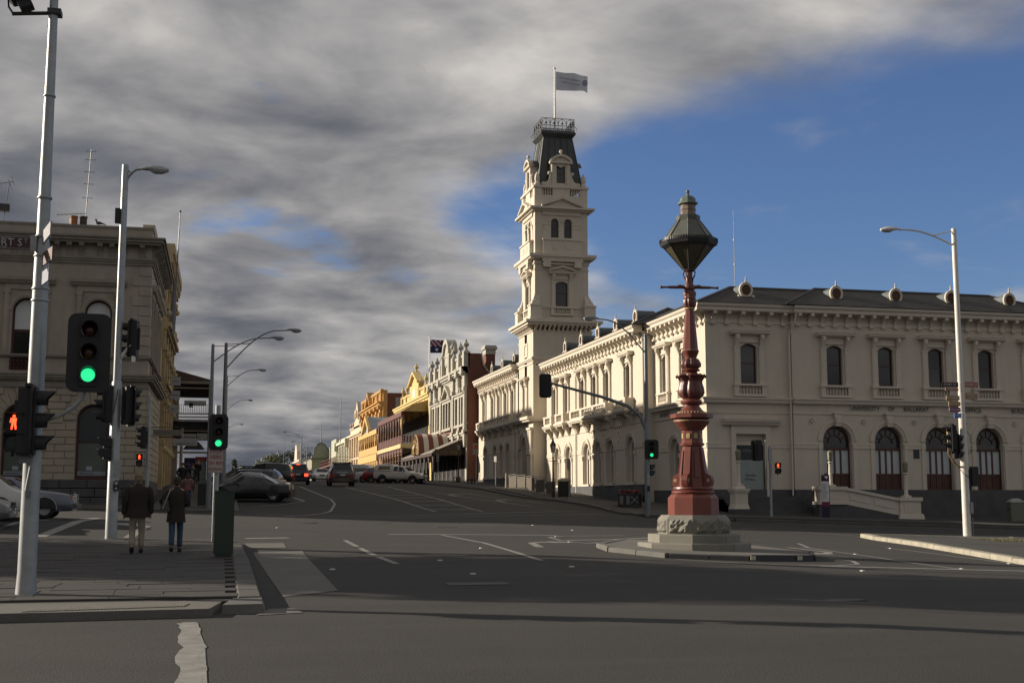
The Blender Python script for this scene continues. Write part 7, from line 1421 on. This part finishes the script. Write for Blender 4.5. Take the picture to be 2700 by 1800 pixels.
def rails(t):
    for s in (1, -1): q = MB(); q.tube([(-1.7, s * .6, 1.5), (-1.6, s * .6, 1.56), (.1, s * .6, 1.57), (.25, s * .6, 1.5)], .025, 5); part('roof_rail', q, trimb, t)
def rack(t):
    q = MB(); q.box(-1.75, -.62, 1.74, .2, .62, 1.78)
    for s in (1, -1): q.tube([(-1.8, s * .6, 1.66), (-1.7, s * .62, 1.74), (.2, s * .62, 1.74), (.35, s * .6, 1.64)], .03, 5)
    part('roof_rack', q, trimb, t)
PG_ = 'cars parked nose in along the west kerb'
HP = R(166)
car('parked_car', 'black sedan parked nearest behind the green cabinet', (1.75, 74.2), HP, SEDAN, .9, blk, (-1.42, 1.4), group=PG_, glassx=SGX)
car('parked_car', 'silver sedan parked directly behind the black sedan', (1.7, 77.2), HP, SEDAN, .9, slv, (-1.42, 1.4), group=PG_, glassx=SGX)
car('parked_car', 'pale silver sedan third in the row of parked cars', (1.6, 80.2), HP, SEDAN, .9, cpaint('pale_silver_paint', (.30, .295, .28), .4), (-1.42, 1.4), group=PG_, glassx=SGX)
car('parked_car', 'dark silver station wagon with roof rails in the parked row', (1.55, 84.0), HP, WAGON, .9, gsl, (-1.42, 1.4), group=PG_, glassx=WGX, extras=rails)
car('parked_car', 'dark wagon with roof rails behind the silver wagon', (1.5, 87.4), HP, WAGON, .9, dgr, (-1.42, 1.4), group=PG_, glassx=WGX, extras=rails)
car('parked_car', 'dark boxy four wheel drive at the far end of the parked row', (3.3, 99), HP, SUV, .9, dgr, (-1.35, 1.35), r=.36, group=PG_, glassx=UGX, cladding=True)
car('parked_car', 'navy hatchback with red tail lamps beside the dark four wheel drive', (4.4, 106), R(84), WAGON, .9, navy, (-1.42, 1.4), group=PG_, glassx=WGX)
def highlamp(t): q = MB(); q.box(-1.98, -.14, 1.60, -1.9, .14, 1.66); part('high_brake_lamp', q, brakelit, t)
car('moving_car', 'black four wheel drive with brake lights on heading up the street', (6.0, 102.5), R(88), SUV, .9, navy, (-1.35, 1.35), r=.36, lit=True, glassx=UGX, extras=highlamp)
def chromebar(t): q = MB(); q.box(-2.24, -.4, 1.0, -2.18, .4, 1.06); part('chrome_bar', q, chrome, t); rack(t)
car('moving_car', 'brownish grey four wheel drive with roof rack heading up the street', (8.85, 96), R(89), SUV, .9, cpaint('brown_grey_paint', (.05, .042, .038), .3), (-1.35, 1.35), r=.37, glassx=UGX, cladding=False, extras=chromebar)
car('moving_car', 'white sedan coming down the street between the two four wheel drives', (11.0, 143), R(-91), SEDAN, .9, wht, (-1.42, 1.4), glassx=SGX)
car('moving_car', 'far dark car behind the oncoming white sedan', (11.9, 176), R(-91), SEDAN, .9, gsl, (-1.42, 1.4), glassx=SGX)
# utility with canopy and the row behind it on the east kerb
UTE = [(-2.5, .45, .98, 1.0, .80, .78), (-2.45, .42, 1.08, 1.12, .84, .8), (-2.35, .42, 1.1, 1.60, .84, .72), (-2.2, .4, 1.1, 1.72, .84, .70), (-.62, .4, 1.1, 1.74, .84, .70), (-.55, .4, 1.08, 1.6, .84, .68), (-.3, .4, 1.08, 1.64, .85, .66), (.45, .4, 1.06, 1.60, .85, .64), (1.05, .4, 1.02, 1.1, .84, .74), (1.5, .42, .98, 1.04, .84, .74), (2.2, .45, .88, .94, .8, .7), (2.4, .5, .7, .74, .74, .64)]
def canopy(t):
    for s in (1, -1): q = MB(); q.add([(x, s * y, z) for x, y, z in ((-2.05, .80, 1.22), (-.8, .80, 1.22), (-.85, .735, 1.56), (-1.95, .735, 1.56))], [(0, 1, 2, 3)]); part('canopy_window', q, carglass, t); q = MB(); q.box(-2.5, s * .85 - .005, 1.1, -.6, s * .85 + .005, 1.13); part('canopy_seam', q, trimb, t)
    q = MB(); q.tube([(2.35, -.8, .5), (2.55, -.7, .55), (2.55, .7, .55), (2.35, .8, .5)], .05, 6); part('bull_bar', q, chrome, t)
HE = R(-33); EG = 'cars parked nose in along the east kerb'
car('pickup_truck', 'white utility truck with canopy parked before the dark verandah', (16.3, 116.0), HE, UTE, .9, wht, (-1.55, 1.5), r=.36, cat='pickup', group=EG, glassx=(1.02, .45, -.5, -.58, [.0]), cladding=True, extras=canopy)
car('parked_car', 'red hatchback parked just behind the white utility', (15.7, 120.5), HE, WAGON, .9, redp, (-1.42, 1.4), group=EG, glassx=WGX)
car('parked_car', 'white sedan parked between the red and the dark hatchback', (15.3, 124), HE, SEDAN, .9, wht, (-1.42, 1.4), group=EG, glassx=SGX)
car('parked_car', 'dark hatchback parked before the small white van', (14.9, 128), HE, WAGON, .9, dgr, (-1.42, 1.4), group=EG, glassx=WGX)
VAN = [(-2.2, .34, 1.0, 1.2, .82, .78), (-2.15, .28, 1.05, 1.76, .84, .74), (-1.2, .26, 1.05, 1.84, .86, .74), (.3, .26, 1.05, 1.84, .86, .74), (.8, .26, 1.02, 1.76, .86, .70), (1.5, .26, .98, 1.08, .85, .70), (1.9, .28, .9, .96, .83, .66), (2.2, .34, .7, .74, .76, .6)]
car('small_van', 'small white panel van at the far end of the east parked row', (14.6, 132), HE, VAN, .9, wht, (-1.4, 1.4), cat='van', group=EG)
car('parked_car', 'pale far car just showing beside the small white van', (14.0, 137), HE, SEDAN, .9, wht, (-1.42, 1.4), group=EG, glassx=SGX)
# vehicles crossing at the left
VAN2 = [(-2.3, .34, 1.0, 1.3, .82, .76), (-2.25, .28, 1.05, 1.74, .84, .70), (-1.2, .26, 1.04, 1.82, .86, .70), (.2, .26, 1.02, 1.83, .87, .70), (.75, .26, 1.0, 1.74, .87, .68), (1.75, .26, .96, 1.04, .85, .74), (2.1, .28, .86, .92, .82, .70), (2.3, .34, .66, .7, .74, .6)]
def driver(t): q = MB(); q.ball((.55, .2, 1.42), .11, 8, 6, (1, 1, 1.2)); q.ball((.45, .2, 1.1), .2, 8, 6, (.8, 1.1, 1.2)); part('driver', q, mat('dark_figure', (.03, .02, .018), .8, 0), t, 60)
car('white_van', 'white people mover van crossing at the left edge', (-8.35, 44.0), R(0), VAN2, .9, wht, (-1.4, 1.45), r=.32, cat='van', glassx=(1.72, .78, -2.1, -2.24, [-.15, -1.2]), style=5, extras=driver)
OLD = [(-2.3, .34, .74, .86, .76, .70), (-2.25, .26, .90, .96, .82, .74), (-1.5, .24, .92, .98, .85, .74), (-1.1, .24, .93, 1.0, .86, .72), (-.6, .24, .93, 1.38, .86, .62), (.3, .24, .92, 1.39, .86, .62), (.95, .24, .90, .98, .86, .70), (1.3, .24, .88, .95, .86, .74), (2.0, .26, .82, .87, .84, .74), (2.28, .28, .76, .79, .80, .70), (2.34, .34, .6, .62, .74, .66)]
def classic(t):
    for s in (1, -1): q = MB(); q.box(2.14, s * .66 - .12, .62, 2.30, s * .66 + .14, .80); part('amber_corner_lamp', q, amberl, t)
    q = MB(); q.box(2.32, -.34, .56, 2.40, .34, .86); part('chrome_grille', q, chrome, t); q = MB(); q.tube([(2.28, 0, .84), (2.28, 0, .9)], .006, 4); q.T = Matrix.Translation((2.28, 0, .93)); q.disc((0, 0, 0), .035, 12, 'x', .028); [q.tube([(0, 0, 0), (0, .03 * cos(a), .03 * sin(a))], .004, 3) for a in (R(90), R(210), R(330))]; part('bonnet_ornament', q, chrome, t); q = MB(); q.box(2.2, -.8, .36, 2.46, .8, .52); part('grey_bumper', q, mat('grey_bumper', (.07, .072, .08), .5, .05), t)
    for s in (1, -1): q = MB(); q.tube([(1.4 + .42 * cos(a), s * .875, .33 + .42 * sin(a)) for a in [PI * i / 10 for i in range(11)]], .014, 5); part('chrome_arch_trim', q, chrome, t)
car('silver_sedan', 'older blue grey silver sedan with bonnet ornament beyond the white van', (-7.25, 46.3), R(0), OLD, .9, cpaint('blue_silver_paint', (.15, .16, .20), .5), (-1.4, 1.42), r=.315, glassx=(.93, .3, -.6, -1.08, [-.15]), style=0, extras=classic)
car('silver_hatchback', 'silver car whose nose just enters at the left edge', (-8.5, 40.9), R(0), SEDAN, .9, slv, (-1.42, 1.4), glassx=SGX)
# ================================================================ people
def skin_mesh(name, V, E, Rr, m, root=0, sub=1):
    me = bpy.data.meshes.new(name); me.from_pydata(V, E, []); o = bpy.data.objects.new(name + '_src', me); COL.objects.link(o)
    md = o.modifiers.new('s', 'SKIN'); md.use_smooth_shade = True
    for i, sv in enumerate(me.skin_vertices[0].data): r = Rr[i]; sv.radius = (r, r) if not isinstance(r, tuple) else r; sv.use_root = i == root
    sb = o.modifiers.new('u', 'SUBSURF'); sb.levels = sub; sb.render_levels = sub
    dg = bpy.context.evaluated_depsgraph_get(); dg.update(); out = bpy.data.meshes.new_from_object(o.evaluated_get(dg)); bpy.data.objects.remove(o); bpy.data.meshes.remove(me)
    out.name = name; out.materials.clear(); out.materials.append(m); return out
skinm = mat('skin', (.36, .20, .13), .6, .08, 8)
def person(label, x, y, z, rz, H, coat, trousers, hair, shoes, larm, rarm, lleg, rleg, hem=.72, width=1.0, skirt=1.0, bag=None, group=None, longhair=False, collar=None):
    """faces +y before rz; larm/rarm = (elbow, wrist), lleg/rleg = (knee, ankle, toe); sizes for 1.75 m scaled by H"""
    k = H / 1.75; t = thing('person', label, 'person', (x, y, z), rz, group); S = lambda p: tuple(c * k for c in p)
    V = [(0, 0, .95), (0, 0, 1.12), (0, .0, 1.32), (0, -.01, 1.45), (0, .0, 1.53), (0, .02, 1.60), (0, .025, 1.68), (0, .02, 1.73)]; E = [(i, i + 1) for i in range(7)]; Rr = [.13, .12, .15, .085, .055, .075, .088, .06]
    Rr = [r * k for r in Rr]
    for s, (el, wr) in ((-1, larm), (1, rarm)):
        b = len(V); d = Vector(wr) - Vector(el); d.normalize(); side = Vector((s * .2, .4, 0)); pal = Vector(wr) + d * .06
        V += [(s * .17, 0, 1.41), el, wr, tuple(pal)]; E += [(3, b), (b, b + 1), (b + 1, b + 2), (b + 2, b + 3)]; Rr += [.07 * k, .042 * k, .028 * k, .03 * k]
        for f in range(4):
            q = pal + d * .045 + Vector((0, (f - 1.5) * .02, 0)); q2 = q + d * (.035 - abs(f - 1.3) * .006) + Vector((-s * .012, .004, 0)); n = len(V); V += [tuple(q), tuple(q2)]; E += [(b + 3, n), (n, n + 1)]; Rr += [.0095 * k, .008 * k]
        q = Vector(wr) + d * .03 + Vector((-s * .01, .035, 0)); n = len(V); V += [tuple(q), tuple(q + d * .035 + Vector((0, .012, 0)))]; E += [(b + 2, n), (n, n + 1)]; Rr += [.011 * k, .009 * k]
    for s, (kn, an, to) in ((-1, lleg), (1, rleg)):
        b = len(V); V += [(s * .09, 0, .9), kn, an, to]; E += [(0, b), (b, b + 1), (b + 1, b + 2), (b + 2, b + 3)]; Rr += [.085 * k, .058 * k, .042 * k, .035 * k]
    mk('body', skin_mesh('body', [S(v) for v in V], E, Rr, skinm), t)
    # face, ears
    q = MB(); q.ball(S((0, .115, 1.645)), .016 * k, 6, 5, (.8, 1.2, 1.4)); [q.ball(S((s * .084, .02, 1.65)), .028 * k, 6, 5, (.4, .8, 1.3)) for s in (-1, 1)]; part('ears_and_nose', q, skinm, t, 60)
    q = MB(); [q.ball(S((s * .034, .1, 1.67)), .01 * k, 6, 4) for s in (-1, 1)]; part('eyes', q, black, t)
    q = MB(); q.ball(S((0, .0, 1.695)), .102 * k, 14, 9, (.93, 1.02, .92)); 
    if longhair: q.ball(S((0, -.06, 1.56)), .11 * k, 10, 7, (1, .6, 1.5))
    else: q.ball(S((0, -.045, 1.63)), .075 * k, 10, 7, (1.0, .75, 1.0))
    part('hair', q, hair, t, 70)
    # coat: lofted body, sleeves, collar
    def ell(a, b, zz, cy_=0.0, n=18, dx_=0.0): return [(k * (dx_ + a * cos(2 * PI * j / n)), k * (cy_ + b * sin(2 * PI * j / n)), k * (zz + .006 * sin(5 * 2 * PI * j / n + zz * 20))) for j in range(n)]
    w = width; q = MB(); q.loft([ell(.215 * w * skirt, .15 * skirt, hem, .0), ell(.21 * w * skirt, .145 * skirt, hem + .05), ell(.20 * w, .135, .95), ell(.195 * w, .13, 1.1), ell(.215 * w, .14, 1.27, -.005), ell(.22 * w, .135, 1.36, -.01), ell(.195 * w, .115, 1.43, -.01), ell(.12 * w, .09, 1.475, -.01), ell(.075, .075, 1.52, -.005), ell(.07, .07, 1.545, 0)], cap=False)
    for s, (el, wr) in ((-1, larm), (1, rarm)):
        e, wv = Vector(el), Vector(wr); q.tube([S(p) for p in ((s * .15 * w, -.005, 1.42), (s * .20 * w, -.005, 1.38), tuple((Vector((s * .2 * w, 0, 1.38)) + e) / 2 + Vector((s * .012, 0, 0))), tuple(e + Vector((s * .01, 0, 0))), tuple((e + wv) / 2), tuple(wv))], [a * k for a in (.085, .09, .08, .07, .062, .055)], 10)
    part('coat', q, coat, t, 70)
    if collar: q = MB(); q.loft([ell(.085, .085, 1.50), ell(.088, .09, 1.56), ell(.08, .08, 1.56)], cap=False); part('collar', q, collar, t, 60)
    V = [(0, 0, .98), (0, 0, .86)]; E = [(0, 1)]; Rr = [.135 * k, .12 * k]
    for s, (kn, an, to) in ((-1, lleg), (1, rleg)): b = len(V); a2 = Vector(an).lerp(Vector(kn), .06); V += [(s * .095, 0, .82), kn, tuple(Vector(kn).lerp(Vector(an), .5)), tuple(a2)]; E += [(1, b), (b, b + 1), (b + 1, b + 2), (b + 2, b + 3)]; Rr += [.098 * k, .078 * k, .072 * k, .074 * k]
    mk('trousers', skin_mesh('trousers', [S(v) for v in V], E, Rr, trousers), t)
    for kn, an, to in (lleg, rleg):
        A, B = Vector(an), Vector(to); d = (B - A); q = MB(); h = Vector((0, 0, -.03)); heel = A - d * .32 + h; q.tube([S(p) for p in (tuple(heel), tuple(A - d * .1 + h), tuple(A.lerp(B, .5) + h * .8), tuple(B + d * .15))], [.042 * k, .052 * k, .05 * k, .032 * k], 8); part('shoe', q, shoes, t, 60)
    if bag: bag(t, k)
    return t
wool = mat('brown_wool_coat', (.026, .019, .014), .9, .2, 14, .2, bscale=60); coat2 = mat('plum_brown_coat', (.024, .015, .014), .85, .25, 12, .15, bscale=50); beige = mat('beige_trousers', (.30, .26, .19), .85, .1, 8); denim = mat('blue_denim', (.035, .065, .11), .85, .2, 9); hair1 = mat('grey_blond_hair', (.20, .155, .09), .8, .25, 30); hair2 = mat('dark_brown_hair', (.035, .026, .018), .8, .25, 30); shoe = mat('dark_shoe', (.014, .012, .011), .6, .1); darkc = mat('dark_clothes', (.016, .015, .018), .85, .2, 10)
walkL = ((-.10, .10, .5), (-.10, -.12, .13), (-.10, -.06, .02)); walkR = ((.10, .10, .49), (.10, .10, .085), (.10, .24, .03))
person('man in long dark brown coat and beige trousers walking away on the median', -1.87, 30.75, MZ(-1.87, 30.8), R(4), 1.83, wool, beige, hair1, shoe, ((-.28, -.03, 1.12), (-.29, .02, .86)), ((.28, .0, 1.12), (.28, .06, .87)), walkL, walkR, hem=.78, width=1.16, skirt=1.14, group='two people crossing together')
def shoulder_bag(t, k):
    q = MB(); q.loft([[(k * x, k * y, k * z) for x, y, z in r] for r in ([(-.36, -.12, .98), (-.16, -.2, .96), (-.13, -.1, .96), (-.33, -.02, .98)], [(-.36, -.12, 1.06), (-.17, -.21, 1.04), (-.14, -.1, 1.04), (-.33, -.02, 1.06)], [(-.29, -.13, 1.22), (-.2, -.18, 1.21), (-.17, -.1, 1.21), (-.26, -.05, 1.22)])]); part('shoulder_bag', q, mat('grey_brown_bag', (.075, .068, .055), .7, .15, 10), t, 50)
    q = MB(); q.tube([(k * x, k * y, k * z) for x, y, z in ((-.14, -.13, 1.46), (-.2, -.17, 1.3), (-.3, -.17, 1.02))], .012 * k, 5); part('bag_strap', q, mat('pale_strap', (.36, .34, .29), .6, .05), t)
person('woman in dark coat and blue jeans with grey bag walking away on the median', -1.0, 30.85, MZ(-1, 30.9), R(-3), 1.74, coat2, denim, hair2, shoe, ((-.33, -.06, 1.2), (-.30, .12, 1.05)), ((.25, .02, 1.12), (.14, .2, 1.12)), ((-.08, -.05, .5), (-.08, -.14, .12), (-.08, -.03, .05)), ((.09, .10, .49), (.09, .12, .085), (.09, .26, .03)), hem=.70, width=1.0, skirt=1.05, bag=shoulder_bag, group='two people crossing together')
st_ = ((-.09, .02, .49), (-.09, .0, .085), (-.1, .14, .03)); sr_ = ((.09, .02, .49), (.09, .0, .085), (.1, .14, .03)); GB_ = 'people on the west footpath'
person('man in dark jacket with white collar facing the crossing on the west footpath', -2.35, 82, MZ(-2.35, 82), R(178), 1.78, darkc, darkc, hair2, shoe, ((-.3, .02, 1.14), (-.24, .1, .95)), ((.3, .02, 1.14), (.24, .1, .95)), st_, walkR, hem=.8, group=GB_, collar=signwhite)
def whitetop(t, k): q = MB(); q.box(-.07 * k, .11 * k, .9 * k, .07 * k, .15 * k, 1.36 * k); part('pale_top', q, mat('grey_white_top', (.22, .22, .24), .8, .1), t)
person('long haired woman in open black jacket over pale top on the west footpath', -1.75, 82.3, MZ(-1.75, 82.3), R(176), 1.7, darkc, darkc, hair2, shoe, ((-.28, .02, 1.14), (-.26, .04, .9)), ((.28, .02, 1.14), (.26, .08, .9)), walkL, sr_, hem=.8, longhair=True, group=GB_, bag=whitetop)
def pinkbag(t, k): q = MB(); q.cbox((0, -.17 * k, .98 * k), (.26 * k, .1 * k, .24 * k), 0, .9); part('pink_bag', q, mat('pink_patterned_bag', (.30, .07, .08), .7, .4, 14), t)
person('woman in pale pink cardigan with pink bag walking up the west footpath', -1.62, 66.5, MZ(-1.62, 66.5), 0, 1.66, mat('dusty_pink_knit', (.16, .095, .085), .9, .1, 10), denim, hair2, shoe, ((-.26, .0, 1.12), (-.2, .06, .92)), ((.26, .0, 1.12), (.2, .06, .92)), st_, walkR, hem=.86, width=.95, longhair=True, group=GB_, bag=pinkbag)
person('person in navy top standing by the dark shopfront', -2.5, 100, MZ(-2.5, 100), R(20), 1.72, mat('navy_top', (.012, .014, .05), .85, .1), darkc, hair2, shoe, ((-.26, .0, 1.12), (-.22, .06, .92)), ((.26, .0, 1.12), (.22, .06, .92)), st_, sr_, hem=.86, group=GB_)
person('person in dark clothes standing left of the poster board', -1.7, 99, MZ(-1.7, 99), R(150), 1.72, darkc, darkc, hair1, shoe, ((-.26, .0, 1.12), (-.22, .06, .92)), ((.26, .0, 1.12), (.22, .06, .92)), st_, sr_, hem=.86, group=GB_)

# ================================================================ trees
bark = mat('tree_bark', (.07, .052, .038), .9, .25, 3, .4)
def tree(label, x, y, z, h, cr, nleaf, col, size, seed, name='leafy_tree', group=None, trunk_h=.35, cone=False, clumps=26):
    rnd = random.Random(seed); t = thing(name, label, 'tree', (x, y, z), 0, group)
    q = MB(); th = h * trunk_h; q.tube([(0, 0, -.2), (0, 0, th * .5), (rnd.uniform(-.2, .2), rnd.uniform(-.2, .2), th), (0, 0, h * .8)], [h * .035, h * .028, h * .022, .03], 8)
    for k in range(7): a = rnd.uniform(0, 2 * PI); l = cr * rnd.uniform(.5, .8); z0 = rnd.uniform(th * .8, h * .6); q.tube([(0, 0, z0), (cos(a) * l * .5, sin(a) * l * .5, z0 + l * .35), (cos(a) * l, sin(a) * l, z0 + l * .6)], [h * .014, h * .01, .02], 5)
    part('trunk', q, bark, t, 50)
    ml = [mat('leaf_%s_%d' % (col[0], i), tuple(c * f for c in col[1]), .65, .25, 1.5) for i, f in enumerate((.75, 1.0, 1.3))]; q = MB(); C = []
    for k in range(clumps):
        u = rnd.uniform(-1, 1); a = rnd.uniform(0, 2 * PI); rr = rnd.uniform(.35, .85)
        zc_ = th + (h - th) * (.5 + .42 * u); wd = cr * (sqrt(max(.05, 1 - u * u)) if not cone else max(.1, .9 * (1 - (u + 1) / 2))) * rr; C.append((cos(a) * wd, sin(a) * wd, zc_, cr * rnd.uniform(.22, .38)))
    for i in range(nleaf):
        cx_, cy_, cz_, r = C[i % clumps]; d = Vector((rnd.gauss(0, 1), rnd.gauss(0, 1), rnd.gauss(0, .8))); d.normalize(); p = Vector((cx_, cy_, cz_)) + d * r * rnd.uniform(.45, 1.05); s = size * rnd.uniform(.6, 1.3)
        n = (d + Vector((rnd.uniform(-.6, .6), rnd.uniform(-.6, .6), rnd.uniform(-.3, .6)))).normalized(); u = n.orthogonal().normalized(); u = (Matrix.Rotation(rnd.uniform(0, 6), 3, n) @ u) * s; w_ = n.cross(u); q.cur = rnd.choice((0, 1, 1, 2)); q.add([p - u * .6, p + w_ * .5 - u * .1, p + u * .7, p - w_ * .5 - u * .1], [(0, 1, 2, 3)])
    part('crown', q, ml, t); return t
FTG = 'far trees closing the street'
grn = [('olive', (.085, .10, .035)), ('dark_green', (.04, .055, .024)), ('yellow_green', (.115, .125, .04))]
for i, (px, hh, cr, ci, lb) in enumerate(((9.8, 10.5, 2.2, 1, 'narrow pointed dark far tree left of the other far trees'), (13.5, 8.0, 4.2, 0, 'low olive far tree at the left of the group closing the street'), (17, 7.5, 4.0, 1, 'small dark far tree low between the olive far trees'), (22.0, 11.5, 5.5, 2, 'yellow green sunlit far tree in the middle of the group'), (27.5, 13.5, 6.5, 1, 'large dark rounded far tree behind the black four wheel drive'), (34.5, 14.5, 7.0, 1, 'tallest dark far tree at the right of the group closing the street'), (30.5, 9.5, 5.0, 2, 'bright yellow green far tree before the large dark one'), (40, 12.5, 6.0, 0, 'olive far tree partly behind the far cream building'))):
    tree(lb, px - 5.5, 425 + (i % 3) * 9, 4.6, hh, cr, 1500, grn[ci], .5, 40 + i, 'far_tree', FTG, .2, cone=(i == 0))
AVG = 'avenue trees on the west median'
for i, (x, y, h, cr) in enumerate(((-16, 34.6, 15, 5.6), (-29, 40.5, 16, 6.2), (-42, 47, 16.5, 6.4))): tree('broad avenue tree on the west median, %s from the crossing' % ('nearest', 'second', 'third')[i], x, y, g(x, y), h, cr, 5200, grn[1], .42, 80 + i, 'avenue_tree', AVG, .2, clumps=44)
